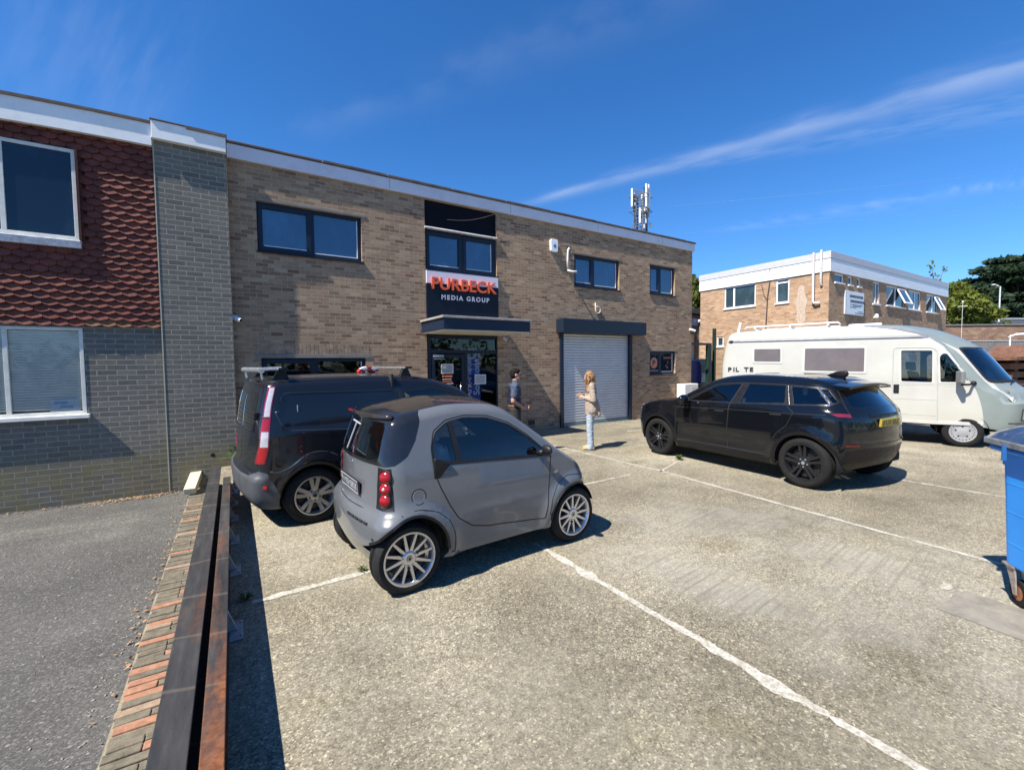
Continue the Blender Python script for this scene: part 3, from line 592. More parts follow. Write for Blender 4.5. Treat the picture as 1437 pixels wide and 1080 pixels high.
# things fixed to the office wall
def fixtures():
    Y = 10.02
    t = thing('alarm_box', 'white intruder alarm box with small blue badge high on the brick wall', 'alarm box', (7.745, Y, 4.99))
    b = MB(); b.prism([(-.12, .03), (-.09, 0), (.09, 0), (.12, .03), (.13, .31), (.10, .345), (-.10, .345), (-.13, .31)], -.075, 0, 'y'); b.build('cover', WHITE, t, bevel=.012, fixn=True)
    b = MB(); b.lathe([(0, 0), (.05, 0)], 16, 'y', (.01, -.079, .16)); b.build('badge', simple('blue_badge', (.05, .16, .45), .4), t)
    t = thing('bracket', 'pale bent conduit bracket left of the third upper window', 'bracket', (8.26, Y, 4.5))
    b = MB(); b.tube([(-.02, -.04, .02), (-.03, -.05, .30), (-.02, -.06, .60), (.02, -.07, .66)], [.028, .028, .03, .035]); b.tube([(-.03, -.05, .03), (.05, -.16, -.02), (.17, -.22, -.02)], [.03, .03, .035]); b.build('tube', simple('pale_conduit', (.55, .54, .52), .5, var=.2), t, smooth=True)
    b = MB(); b.box(-.06, .02, -.03, 0, .56, .74); b.build('wall_box', simple('dark_fixing', (.06, .06, .06), .6), t, bevel=.005)
    t = thing('house_number', 'cream curled metal numeral six above the shutter box', 'numeral', (9.42, Y, 3.37))
    pts = [(-.10, -.03, .30), (-.10, -.03, .16)] + [(.0 + .10*math.cos(a), -.03, .10 + .10*math.sin(a)) for a in [R(160+q) for q in range(0, 400, 20)]]
    b = MB(); b.tube(pts + [(.035, -.03, .10)], .014, 6); b.build('curl', simple('cream_metal', (.75, .68, .58), .5), t, smooth=True)
    def cctv(label, loc, d, s=1.):
        t = thing('security_camera', label, 'security camera', loc, 0, 'security cameras on the office')
        b = MB(); d = Vector(d).normalized(); b.tube([Vector((0, -.0, 0)), Vector((0, -.05, -.01))*s], .03*s, 10); b.build('mount', WHITE, t, smooth='auto')
        p = Vector((0, -.07, -.03))*s; b = MB(); b.tube([p - d*.09*s, p - d*.08*s, p + d*.07*s, p + d*.10*s], [.02*s, .042*s, .042*s, .036*s], 12); b.build('body', WHITE, t, smooth='auto')
        b = MB(); b.tube([p + d*.098*s, p + d*.103*s], .03*s, 12); b.build('lens', BLACKM, t)
    cctv('white bullet security camera on shaded brick beside the grey pier', (.08, Y, 2.82), (.7, -.6, -.35), 1.15)
    cctv('white dome security camera under the right end of the canopy', (6.10, Y, 2.54), (.2, -.8, -.5), .9)
    cctv('white security camera on the right hand corner of the office', (13.93, Y, 3.03), (.8, -.5, -.3), 1.1)
    t = thing('meter_cabinet', 'white utility cabinet standing at the right hand foot of the office wall', 'cabinet', (13.5, 9.66, 0))
    b = MB(); b.box(-.36, .38, -.02, .32, 0, 1.10); b.build('body', simple('cream_cabinet', (.72, .70, .64), .5), t, bevel=.02)
    b = MB(); b.box(.0, .36, -.026, -.02, .25, 1.0); b.build('door', simple('cabinet_door', (.55, .54, .50), .5), t, bevel=.004)
    t = thing('overhead_cable', 'thin dark cable sagging from the fascia across the black panel of the office', 'cable')
    b = MB(); pts = [(4.5 + 1.35*q, 9.99 - .05*q, 5.36 + .36*q - .08*math.sin(math.pi*q)) for q in [i/8 for i in range(9)]]; b.tube(pts, .005, 5); b.build('strand', simple('pale_cable', (.09, .075, .065), .7), t)
fixtures()

# ================================================================ left wing with hung tiles
def wing():
    t = thing('tile_hung_building', 'older building at the left with red scalloped tiles over grey brick', 'building')
    Y = 9.895; X0, X1 = -6.5, -1.03
    hole = (-4.0, -2.06, 1.12, 2.53); up = (-4.0, -2.02, 3.90, 5.36)
    mb = MB(); wall_face(mb, X0, X1, -.5, 5.9, Y, [hole, up], .12); mb.add([(X0, 24, -.5), (X0, Y, -.5), (X0, Y, 5.9), (X0, 24, 5.9)], [(0, 1, 2, 3)]); mb.build('wall', GREYB, t)
    # hung tiles: real overlapping scalloped tiles
    r = random.Random(4); tb = MB(); tw, th = .195, .104; z = 2.555; row = 0
    while z < 5.62:
        x = X0 - (tw/2 if row % 2 else 0)
        while x < X1-.01:
            a, c = x+.003, min(x+tw-.003, X1)
            cx = (a+c)/2
            top = z + th*1.5
            if not (up[0]-.05 < cx < up[1]+.07 and up[2]-.10 < z+.06 < up[3]+.03) and c-a > .04 and top < 5.80:
                n = 7; dz = r.uniform(-.004, .004); tilt = r.uniform(-.003, .003); yo = Y-.060+r.uniform(-.004, .004)
                mi = 0 if r.random() > .07 else (1 if r.random() > .7 else 2)
                if z < 2.62 and r.random() < .4: mi = 1
                bot = []
                for k in range(n+1):
                    u = k/n; drop = .034*math.sin(math.pi*min(1, max(0, (u*tw)/tw)))
                    bot.append((a+(c-a)*u, z + .03 - drop + dz + tilt*(u-.5)))
                vs = [(p[0], yo, p[1]) for p in bot] + [(p[0], yo+.018, p[1]+.001) for p in bot] + [(a, Y-.014, top), (c, Y-.014, top)]
                m_ = n+1
                tb.add(vs, [tuple(list(range(m_)) + [2*m_+1, 2*m_])] + [(i, i+m_, i+1+m_, i+1) for i in range(n)] + [(0, 2*m_, m_), (n, m_+n, 2*m_+1)], mi)
            x += tw
        z += th; row += 1
    red = simple('red_tile', (.135, .033, .019), .75, var=.4, vscale=5, bumps=.4, bscale=50, dirt=((.20, .075, .038), .6))
    lic = simple('lichen_tile', (.20, .09, .04), .8, var=.4, vscale=12, bumps=.5, dirt=((.16, .05, .03), .8))
    drk = simple('dark_tile', (.11, .026, .018), .75, var=.3, vscale=8, bumps=.4)
    tb.build('tile_cladding', [red, lic, drk], t)
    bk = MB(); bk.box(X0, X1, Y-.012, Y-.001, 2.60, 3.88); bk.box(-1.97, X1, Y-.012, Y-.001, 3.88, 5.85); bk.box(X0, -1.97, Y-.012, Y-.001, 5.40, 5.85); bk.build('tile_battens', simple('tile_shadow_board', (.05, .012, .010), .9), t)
    W2_ = simple('aged_white_frame', (.66, .66, .60), .45, var=.1, dirt=((.4, .38, .3), .5))
    # upper window
    f = window(t, -4.0, -2.02, 3.93, 5.36, Y-.07, (W2_, GLASSW), (-2.86,), rec=.02, fw=.055, sill=False, pale=False, gy=.02)
    s = MB(); s.prism([(Y-.13, 3.905), (Y-.02, 3.935), (Y-.02, 3.80), (Y-.10, 3.80)], -4.05, -2.0, 'x'); s.build('flashing', simple('lead_apron', (.62, .63, .66), .45, var=.3, vscale=14, bumps=.6, bscale=18), f, fixn=True)
    # cheek boards beside the window
    cb = MB(); cb.box(-2.018, -1.985, Y-.10, Y-.0, 3.93, 5.36); cb.build('cheek', simple('tile_edge_board', (.05, .014, .012), .9), t)
    # lower window with blind
    f = window(t, -4.0, -2.06, 1.12, 2.53, Y-.03, (W2_, clear_glass('wing_glass', (.93, .97, .98), 1.32)), (-2.945,), rec=.02, fw=.05, sill=False, pale=False)
    s = MB(); s.box(-4.05, -2.02, Y-.09, Y+.02, 1.055, 1.118); s.build('sill', simple('white_sill', (.78, .78, .72), .45), f, bevel=.006)
    bl = MB(); z = 1.20
    while z < 2.46:
        bl.prism([(Y+.060, z), (Y+.064, z-.003), (Y+.042, z+.038), (Y+.038, z+.038)], -3.95, -2.10, 'x'); z += .0425
    o = bl.build('venetian_blind', simple('cream_slats', (.84, .85, .80), .5, var=.08), f, fixn=True)
    bx = MB(); bx.box(-3.98, -2.08, Y+.30, Y+.32, 1.1, 2.55); bx.box(-3.98, -2.08, Y+.1, Y+.32, 1.1, 1.12); bx.build('room_back', simple('room_dark', (.08, .085, .09), .9), t)
    c = thing('window_card', 'pale printed card in the lower right corner of the grey brick building window', 'notice', (-2.33, Y+.022, 1.175))
    b = MB(); b.box(-.17, .19, 0, .006, 0, .20); b.build('card', simple('card_white', (.60, .62, .63), .5, var=.15, vscale=14), c)
    b = MB(); b.box(-.12, .04, -.002, 0, .12, .16); b.box(-.05, .10, -.002, 0, .06, .09); b.build('print', simple('card_print', (.30, .45, .60), .5), c)
    # sagging fascia and roof
    xs = np.linspace(X0, -1.04, 24); fb = MB(); tb = MB()
    def sag(x): u = max(0, (-1.03-x)/1.8); return -.042*u**1.9
    for i in range(len(xs)-1):
        a, c = xs[i], xs[i+1]; za, zc = sag(a), sag(c); y0 = Y-.125
        fb.add([(a, y0, 5.645+za), (c, y0, 5.645+zc), (c, y0, 6.0+zc), (a, y0, 6.0+za), (a, Y+.02, 5.645+za), (c, Y+.02, 5.645+zc), (c, Y+.02, 6.0+zc), (a, Y+.02, 6.0+za)], [(0, 1, 2, 3), (4, 5, 1, 0)] + ([(1, 5, 6, 2)] if i == len(xs)-2 else []))
        tb.add([(a, y0-.025, 6.0+za), (c, y0-.025, 6.0+zc), (c, y0-.025, 6.045+zc), (a, y0-.025, 6.045+za), (a, 24, 6.0+za), (c, 24, 6.0+zc), (c, 24, 6.045+zc), (a, 24, 6.045+za)], [(0, 1, 2, 3), (7, 6, 2, 3)[::-1], (4, 5, 1, 0)] + ([(1, 5, 6, 2)] if i == len(xs)-2 else []))
    fb.build('fascia', FASCW, t); tb.build('roof', simple('felt_brown', (.12, .09, .075), .85, var=.3, vscale=4), t)
    # pier between the two buildings
    p = thing('brick_pier', 'tall grey brick pier with white cap fascia between tiled wall and office', 'pier')
    mb = MB(); y = 9.832
    mb.add([(-1.03, y, -.5), (.028, y, -.5), (.028, y, 5.80), (-1.03, y, 5.80)], [(0, 1, 2, 3)]); mb.add([(.028, y, -.5), (.028, 10.05, -.5), (.028, 10.05, 5.8), (.028, y, 5.8)], [(0, 1, 2, 3)]); mb.add([(-1.03, 10.05, -.5), (-1.03, y, -.5), (-1.03, y, 5.8), (-1.03, 10.05, 5.8)], [(0, 1, 2, 3)]); mb.build('wall', GREYB, p)
    mb = MB(); mb.box(-1.036, -1.018, y-.006, y+.005, -.4, 5.77); mb.build('mortar_joint', simple('pale_joint', (.42, .39, .30), .9), p)
    mb = MB(); mb.lathe([(0, 0), (.035, 0)], 14, 'y', (-.37, y-.003, .235)); mb.build('pipe_hole', DARK, p)
    mb = MB(); mb.box(-1.035, .03, y-.09, y+.12, 5.77, 6.065); mb.build('cap_fascia', FASCW, p, bevel=.006)
    mb = MB(); mb.box(-1.05, .05, y-.11, y+.25, 6.067, 6.09); mb.box(-.55, .04, y-.115, y-.095, 6.03, 6.088); mb.build('cap_trim', FELT, p, bevel=.004)
wing()

# ================================================================ steel beams, plates, block
def beams():
    rust = None
    def steel(name, rustamt, seed):
        m, nt, b = new_mat(name); v = coord(nt)
        st = coord(nt, 'Object', (6, .8, 1)); n1 = noise(nt, st, 1.6, 6, .65)
        c = ramp(nt, n1, [(.3, (.028, .028, .030)), (.55, (.052, .05, .048)), (.75, (.095, .088, .08))])
        sp = nt.nodes.new('ShaderNodeSeparateXYZ'); nt.links.new(v, sp.inputs[0])
        n2 = noise(nt, coord(nt, 'Object', (3.5, .7, 1)), 1.1, 7, .7)
        near = maprange(nt, sp.outputs[1], 4.2, 2.0, 0, .16)
        rm = maprange(nt, mathn(nt, 'ADD', n2, mathn(nt, 'MULTIPLY', near, rustamt)), .66-rustamt*.16, .80-rustamt*.12, 0, min(1, rustamt+.25))
        rc = ramp(nt, noise(nt, v, 22, 5, .7), [(.3, (.10, .035, .014)), (.6, (.26, .095, .035)), (.8, (.34, .15, .06))])
        c = mixc(nt, rm, c, rc)
        # scrapes across the flange
        w = nt.nodes.new('ShaderNodeTexWave'); w.inputs['Scale'].default_value = .55; w.inputs['Distortion'].default_value = 9; w.inputs['Detail'].default_value = 3; w.inputs['Detail Scale'].default_value = .8; w.bands_direction = 'Y'; nt.links.new(v, w.inputs['Vector'])
        c = mixc(nt, maprange(nt, w.outputs['Fac'], .988, 1, 0, .35), c, (.20, .16, .12))
        nt.links.new(c, b.inputs['Base Color']); setp(b, Metallic=.25, Specular_IOR_Level=.5); nt.links.new(maprange(nt, n1, .3, .7, .42, .62), b.inputs['Roughness'])
        bump(nt, b, noise(nt, v, 60, 4), .25, .003); return m
    for lab, x0, x1, y1, z1, m in (('blackened steel beam, the longer left one of the pair', -.345, -.208, 8.30, .312, steel('black_steel', .25, 1)), ('rust streaked steel beam, the right one of the pair', -.170, -.083, 7.46, .302, steel('rusty_steel', 1., 2))):
        mb = MB(); xm = (x0+x1)/2; w = x1-x0
        # I-section: top flange, web, bottom flange
        mb.box(x0, x1, -2.5, y1, z1-.016, z1); mb.box(xm-.006, xm+.006, -2.5, y1, .018, z1-.0165); mb.box(x0, x1, -2.5, y1, .002, .0175)
        o = mb.build('steel_beam', m, bevel=.004); tag(o, lab, 'beam', 'steel beams along the yard edge')
    names = ['nearest', 'second nearest', 'third nearest', 'fourth nearest', 'fifth nearest', 'farthest']
    for i, y in enumerate((3.62, 4.72, 5.55, 6.35, 7.05, 7.7)):
        mb = MB(); mb.box(-.10, .012, -.13, .13, 0, .012); mb.prism([(-.10, .012), (-.10, .20), (-.085, .20), (-.02, .012)], -.006, .006, 'y'); 
        mb.tube([(-.0, -.09, .012), (-.0, -.09, .022)], .011, 6); mb.tube([(-.0, .09, .012), (-.0, .09, .022)], .011, 6)
        o = mb.build('base_plate', GALV, bevel=.003, fixn=True); o.location = (-.045+.03, y, .004); tag(o, 'galvanised base plate bolted beside the beams, the %s of six' % names[i], 'plate', 'base plates beside the beams')
    mb = MB(); mb.box(-.085, .085, 0, .62, 0, .11); o = mb.build('concrete_block', simple('pale_concrete', (.52, .47, .35), .9, var=.15, vscale=10, bumps=.5), bevel=.008)
    o.location = (-.70, 9.30, -.315); o.rotation_euler = (R(17), 0, R(-7)); tag(o, 'pale concrete block leaning against the foot of the grey pier', 'block')
    mb = MB(); mb.box(-.12, .14, -.05, .05, 0, .08); o = mb.build('concrete_lump', simple('pale_concrete2', (.48, .44, .34), .9, var=.2), bevel=.012); o.location = (.06, 8.35, 0); tag(o, 'small pale concrete lump at the far end of the beams', 'block')
beams()

# ================================================================ neighbouring building
def neighbour():
    t = thing('brick_building', 'brown brick two storey building behind the motorhome with white boarded fascia', 'building')
    X, Y = 19.71, 8.03; XE, YE = 34.0, 13.62
    mb = MB()
    lw = [(10.89, 12.36, 4.33, 5.31), (9.49, 10.02, 4.31, 5.31), (12.38, 12.72, 2.58, 3.04)]
    # left face (plane x = X): build as y-plane wall then swap axes
    q = MB(); wall_face(q, Y, YE, 0, 5.35, 0, lw, .10)
    mb.add([(X+v[1], v[0], v[2]) for v in q.v], [tuple(reversed(f)) for f in q.f])
    rw = [(20.16, 20.96, 4.95, 5.30), (21.39, 21.76, 4.95, 5.30), (22.26, 22.58, 4.95, 5.30), (23.87, 24.60, 4.34, 5.30), (25.40, 27.66, 4.36, 5.27), (28.14, 29.86, 4.35, 5.27), (30.71, 32.57, 4.35, 5.27)]
    wall_face(mb, X, XE, 0, 5.35, Y, rw, .10)
    mb.add([(XE, Y, 0), (XE, YE, 0), (XE, YE, 5.35), (XE, Y, 5.35)], [(0, 1, 2, 3)]); mb.add([(X, YE, 0), (XE, YE, 0), (XE, YE, 5.35), (X, YE, 5.35)], [(3, 2, 1, 0)])
    mb.build('wall', NBRICK, t)
    st = MB(); r = random.Random(6); n = 26
    pts = [(9.02 + (.19+.04*math.sin(i*1.7))*math.cos(2*math.pi*i/n), 4.1 + .85*math.sin(2*math.pi*i/n)) for i in range(n)]
    st.add([(X-.004, p[0], p[1]) for p in pts], [tuple(range(n))[::-1]])
    m, nt, b = new_mat('limewash_stain'); v = coord(nt); c = ramp(nt, noise(nt, v, 22, 6, .7), [(.35, (.36, .24, .15)), (.62, (.50, .43, .36))]); nt.links.new(c, b.inputs['Base Color']); setp(b, Roughness=.9)
    st.build('lime_stain', m, t)
    G2 = glass_mat('neighbour_glass', (.03, .055, .07), .03, 1.6)
    f = MB(); p = MB()
    def lwin(y0, y1, z0, z1, mull=(), trans=()):
        f = MB(); p = MB(); w = .055; x = X+.03
        f.box(x, x+.06, y0, y1, z0, z0+w); f.box(x, x+.06, y0, y1, z1-w, z1); f.box(x, x+.06, y0, y0+w, z0+w, z1-w); f.box(x, x+.06, y1-w, y1, z0+w, z1-w)
        for m_ in mull: f.box(x, x+.06, m_-w*.7, m_+w*.7, z0+w, z1-w)
        for q in trans: f.box(x, x+.06, y0+w, y1-w, q-w*.5, q+w*.5)
        f.box(X-.05, X+.03, y0-.03, y1+.03, z0-.05, z0-.002)
        o = f.build('window', WHITEP, t); p.add([(x+.03, y0+w, z0+w), (x+.03, y1-w, z0+w), (x+.03, y1-w, z1-w), (x+.03, y0+w, z1-w)], [(3, 2, 1, 0)]); p.build('pane', G2, o)
    lwin(*lw[0], mull=(11.9,)); lwin(*lw[1], trans=(5.16,)); lwin(*lw[2])
    WG = (WHITEP, G2)
    for i, w in enumerate(rw):
        mu = {4: (26.55,), 5: (29.08,), 6: (31.75,), 3: (24.25,)}.get(i, ())
        o = window(t, *w, Y, WG, mu, rec=.03, fw=.05, sill=False, pale=False)
        s = MB(); s.box(w[0]-.04, w[1]+.04, Y-.06, Y+.03, w[2]-.05, w[2]-.002); s.build('sill', WHITEP, o)
    # open casements hinged at the top
    for (x0, x1, z0, z1) in ((26.6, 27.6, 4.42, 5.22), (31.8, 32.52, 4.40, 5.22)):
        g = MB(); a = R(24); w = .06
        def Pt(x, h, d=0): return (x, Y+.02-math.sin(a)*h - math.cos(a)*d, z1-math.cos(a)*h + math.sin(a)*d)
        hh = z1-z0
        for (xa, xb, ha, hb) in ((x0, x1, 0, w), (x0, x1, hh-w, hh), (x0, x0+w, w, hh-w), (x1-w, x1, w, hh-w)):
            vs = [Pt(xa, ha), Pt(xb, ha), Pt(xb, hb), Pt(xa, hb), Pt(xa, ha, .05), Pt(xb, ha, .05), Pt(xb, hb, .05), Pt(xa, hb, .05)]
            g.add(vs, [(0, 1, 2, 3), (7, 6, 5, 4), (0, 4, 5, 1), (1, 5, 6, 2), (2, 6, 7, 3), (3, 7, 4, 0)])
        o = g.build('open_casement', WHITEP, t, fixn=True); g = MB(); g.add([Pt(x0+w, w, .025), Pt(x1-w, w, .025), Pt(x1-w, hh-w, .025), Pt(x0+w, hh-w, .025)], [(0, 1, 2, 3)]); g.build('pane', G2, o)
    # fascia: grey metal over white boards
    fb = MB(); fb.box(X-.06, XE+.06, Y-.06, YE+.06, 5.82, 6.10); fb.build('metal_fascia', simple('grey_metal_trim', (.46, .46, .47), .4, var=.06), t, bevel=.01)
    bd = MB()
    for i in range(4):
        z0 = 5.33 + i*.122; bd.box(X-.04, XE+.04, Y-.055+.004*i, Y+.02, z0, z0+.112); bd.box(X-.05+.004*i, X+.02, Y+.022, YE+.04, z0, z0+.112); bd.box(X-.03, XE+.03, Y-.035, Y+.02, z0+.1125, z0+.1215); bd.box(X-.03, X+.02, Y+.022, YE, z0+.1125, z0+.1215)
    bd.build('boarding', WHITEP, t)
    # soil pipes
    pp = MB(); pp.tube([(X-.11, 8.55, 6.13), (X-.11, 8.55, 4.22), (X-.11, 8.50, 4.14), (X-.09, 8.30, 4.14)], .045, 10); pp.build('soil_pipe', simple('pink_grey_pipe', (.60, .55, .52), .5), t, smooth='auto')
    pp = MB(); pp.tube([(X-.11, 8.28, 6.18), (X-.11, 8.28, 4.90), (X-.05, 8.28, 4.82)], .042, 10); pp.build('vent_pipe', simple('pink_grey_pipe2', (.64, .60, .57), .5), t, smooth='auto')
    pp = MB(); pp.tube([(X-.02, 10.28, 5.9), (X-.02, 10.27, 5.3), (X-.02, 10.36, 4.6), (X-.02, 10.42, 3.0)], .025, 6); pp.tube([(X-.02, 10.62, 5.2), (X-.02, 10.5, 4.7), (X-.02, 10.36, 4.5)], .015, 5); pp.build('cable', simple('dark_cable', (.06, .05, .05), .7), t)
    # sign board
    s = thing('sign_board', 'white lettered board on the brown brick building above the motorhome', 'sign', (21.95, Y-.05, 3.74))
    b = MB(); b.box(-.88, .88, 0, .045, 0, .95); b.build('panel', simple('sign_white', (.74, .77, .80), .4, var=.05), s, bevel=.006)
    b = MB(); b.box(-.92, -.885, -.01, .045, 0, .95); b.build('edge', simple('sign_edge', (.5, .5, .5), .5), s)
    BK = simple('sign_black', (.03, .035, .05), .5)
    rr = random.Random(3)
    for z, x0, x1 in ((.70, -.52, .72), (.50, -.45, .80), (.40, -.45, .75), (.345, -.2, .6), (.29, -.45, .1), (.13, .35, .78), (.06, .05, .78)):
        x = x0; b = MB()
        while x < x1: w = rr.uniform(.05, .13); b.box(x, x+w, -.003, 0, z, z+(.03 if z < .45 else .105)); w += (0 if z < .45 else .0); x += w+.025
        b.build('small_print', BK, s)
    o = MB(); o.lathe([(0, -.02), (.07, 0), (.07, .12), (.05, .16)], 12, 'z', (24.05, Y-.10, 3.72)); o.box(24.02, 24.08, Y-.06, Y, 3.72, 3.78); tag(o.build('security_light', WHITE, smooth='auto'), 'small white wall light low on the brown brick building beside its sign', 'light')
neighbour()
# ================================================================ bodywork: one smooth surface cut along outlines
def pchip(pts):
    x = np.array([p[0] for p in pts], float); y = np.array([p[1] for p in pts], float)
    o = np.argsort(x); x, y = x[o], y[o]
    h = np.diff(x); d = np.diff(y)/h; m = np.zeros(len(x))
    if len(x) > 2:
        for i in range(1, len(x)-1):
            if d[i-1]*d[i] > 0: w1, w2 = 2*h[i]+h[i-1], h[i]+2*h[i-1]; m[i] = (w1+w2)/(w1/d[i-1]+w2/d[i])
    m[0], m[-1] = d[0], d[-1]
    def f(q):
        q = np.clip(np.asarray(q, float), x[0], x[-1]); i = np.clip(np.searchsorted(x, q)-1, 0, len(x)-2)
        t = (q-x[i])/h[i]
        return (1+2*t)*(1-t)**2*y[i] + t*(1-t)**2*h[i]*m[i] + t*t*(3-2*t)*y[i+1] + t*t*(t-1)*h[i]*m[i+1]
    return f
def inpoly(P, poly):
    x, y = P[:, 0], P[:, 1]; r = np.zeros(len(P), bool); n = len(poly); j = n-1
    for i in range(n):
        xi, yi, xj, yj = *poly[i], *poly[j]
        if yi != yj: r ^= ((yi > y) != (yj > y)) & (x < (xj-xi)*(y-yi)/(yj-yi)+xi)
        j = i
    return r
def smooth_poly(pts, rad=.0, n=4):
    """round the corners of a polygon"""
    if not rad: return [tuple(p) for p in pts]
    out = []; N_ = len(pts)
    for i in range(N_):
        p0, p, p1 = Vector(pts[i-1]), Vector(pts[i]), Vector(pts[(i+1) % N_])
        a = (p0-p); b = (p1-p); r = min(rad, a.length*.45, b.length*.45); A = p + a.normalized()*r; B = p + b.normalized()*r
        for k in range(n+1): t = k/n; q = A*(1-t)**2 + p*2*t*(1-t) + B*t*t; out.append((q.x, q.y))
    return out
def circle(cx, cy, r, n=40, ry=None): return [(cx+r*math.cos(2*math.pi*i/n), cy+(ry or r)*math.sin(2*math.pi*i/n)) for i in range(n)]
def grow(pts, d):
    """offset a polygon outwards by d"""
    n = len(pts); ar = sum(pts[i][0]*pts[(i+1) % n][1]-pts[(i+1) % n][0]*pts[i][1] for i in range(n)); s = 1 if ar > 0 else -1; out = []
    for i in range(n):
        a, b, c = Vector(pts[i-1]), Vector(pts[i]), Vector(pts[(i+1) % n])
        n1 = (b-a); n2 = (c-b)
        n1 = Vector((n1.y, -n1.x)).normalized()*s; n2 = Vector((n2.y, -n2.x)).normalized()*s; m = n1+n2
        m = m.normalized() if m.length > 1e-6 else n1
        k = d/max(.45, m.dot(n1)); out.append((b.x+m.x*k, b.y+m.y*k))
    return out
class Shell:
    def __init__(s, L, Wd, H, zb, zt, rear, front, W, rx=.15, ry=.1, rz=.08, kr=0., kf=0., crown=.02, seam='front', res=.055, kt=0.):
        s.zb, s.zt, s.rear, s.front, s.W = pchip(zb), pchip(zt), pchip(rear), pchip(front), W
        s.ra, s.rb, s.rc = rx/(L/2), ry/(Wd/2), rz/H; s.kr, s.kf, s.crown, s.kt = kr, kf, crown, kt; s.L, s.Wd, s.H = L, Wd, H
        ea = L*(1-s.ra); eb = Wd*(1-s.rb); ac = math.pi/2*(rx+ry)/2
        s.segs = [eb/2, ac, ea, ac, eb, ac, ea, ac, eb/2]; s.cum = np.concatenate([[0], np.cumsum(s.segs)]); s.P = s.cum[-1]
        s.Tv = H*(1-s.rc); s.Ta = math.pi/2*(rz+ry)/2; s.T = s.Tv+s.Ta; s.flip = seam == 'rear'; s.res = res
        s.feats = []; s.lines = []
        ns, nt_ = int(s.P/.03), int(s.T/.03)
        S, T = np.meshgrid(np.linspace(0, s.P, ns+1), np.linspace(0, s.T, nt_+1), indexing='ij'); s.gS, s.gT = S, T
        P = s.strip(S.ravel(), T.ravel()); s.sv = P
        f = [(i*(nt_+1)+j, (i+1)*(nt_+1)+j, (i+1)*(nt_+1)+j+1, i*(nt_+1)+j+1) for i in range(ns) for j in range(nt_)]
        s.sq = f; s.bs = BVHTree.FromPolygons([Vector(p) for p in P], f); s.suv = np.stack([S.ravel(), T.ravel()], 1)
        na, nb = int(L/.03), int(Wd/.03)
        A, B = np.meshgrid(np.linspace(-(1-s.ra), 1-s.ra, na+1), np.linspace(-(1-s.rb), 1-s.rb, nb+1), indexing='ij')
        P = s.map(A.ravel(), B.ravel(), np.ones(A.size)); s.tv = P
        f = [(i*(nb+1)+j, (i+1)*(nb+1)+j, (i+1)*(nb+1)+j+1, i*(nb+1)+j+1) for i in range(na) for j in range(nb)]
        s.tq = f; s.bt = BVHTree.FromPolygons([Vector(p) for p in P], f); s.tuv = np.stack([A.ravel(), B.ravel()], 1)
    def map(s, a, b, c):
        a, b, c = (np.asarray(q, float) for q in (a, b, c)); u = (a+1)/2
        xr0, xf0 = float(s.rear(.6)), float(s.front(.5)); X = xr0+(xf0-xr0)*u
        for _ in range(4):
            zt = s.zt(X+s.kt*b*b*np.clip((X+1.9)/1.6, 0, 1)) - s.crown*b*b; z = s.zb(X)+c*(zt-s.zb(X))
            Xn = (s.rear(z)+s.kr*b*b)*(1-u) + (s.front(z)-s.kf*b*b)*u; X = .5*X+.5*Xn if _ < 3 else Xn
        zt = s.zt(X+s.kt*b*b*np.clip((X+1.9)/1.6, 0, 1)) - s.crown*b*b; z = s.zb(X)+c*(zt-s.zb(X))
        return np.stack([X, b*s.W(X, z), z], -1)
    def strip(s, S, T):
        S = np.asarray(S, float) % s.P if not s.flip else (np.asarray(S, float)+s.P/2) % s.P
        T = np.clip(np.asarray(T, float), 0, s.T); k = np.clip(np.searchsorted(s.cum, S, side='right')-1, 0, 8); u = (S-s.cum[k])/np.array(s.segs)[k]
        A, B = 1-s.ra, 1-s.rb; a0 = np.zeros_like(S); b0 = a0.copy(); na = a0.copy(); nb = a0.copy()
        def put(m, a_, b_, x_, y_): a0[m] = (a_+0*u)[m]; b0[m] = (b_+0*u)[m]; na[m] = (x_+0*u)[m]; nb[m] = (y_+0*u)[m]
        h = u*math.pi/2
        put(k == 0, A, -B*u, 1, 0); put(k == 1, A, -B, np.cos(h), -np.sin(h)); put(k == 2, A-2*A*u, -B, 0, -1); put(k == 3, -A, -B, -np.sin(h), -np.cos(h))
        put(k == 4, -A, -B+2*B*u, -1, 0); put(k == 5, -A, B, -np.cos(h), np.sin(h)); put(k == 6, -A+2*A*u, B, 0, 1); put(k == 7, A, B, np.sin(h), np.cos(h)); put(k == 8, A, B-B*u, 1, 0)
        ph = np.clip((T-s.Tv)/s.Ta, 0, 1)*math.pi/2; q = np.cos(ph); c = np.where(T < s.Tv, T/s.Tv*(1-s.rc), 1-s.rc+s.rc*np.sin(ph))
        return s.map(a0+s.ra*na*q, b0+s.rb*nb*q, c)
    def normals(s, kind, uv):
        e = .004; uv = np.asarray(uv, float)
        if kind == 's':
            u0, u1 = uv[:, 0]-e, uv[:, 0]+e; v0, v1 = np.clip(uv[:, 1]-e, 0, s.T-.002), np.clip(uv[:, 1]+e, .002, s.T-.001)
            du = s.strip(u1, np.minimum(uv[:, 1], s.T-.002)) - s.strip(u0, np.minimum(uv[:, 1], s.T-.002)); dv = s.strip(uv[:, 0], v1)-s.strip(uv[:, 0], v0); P = s.strip(uv[:, 0], uv[:, 1])
        else:
            e = .003; one = np.ones(len(uv)); du = s.map(uv[:, 0]+e, uv[:, 1], one)-s.map(uv[:, 0]-e, uv[:, 1], one); dv = s.map(uv[:, 0], uv[:, 1]+e, one)-s.map(uv[:, 0], uv[:, 1]-e, one); P = s.map(uv[:, 0], uv[:, 1], one)
        n = np.cross(du, dv); l = np.linalg.norm(n, axis=1, keepdims=True); n /= np.maximum(l, 1e-12)
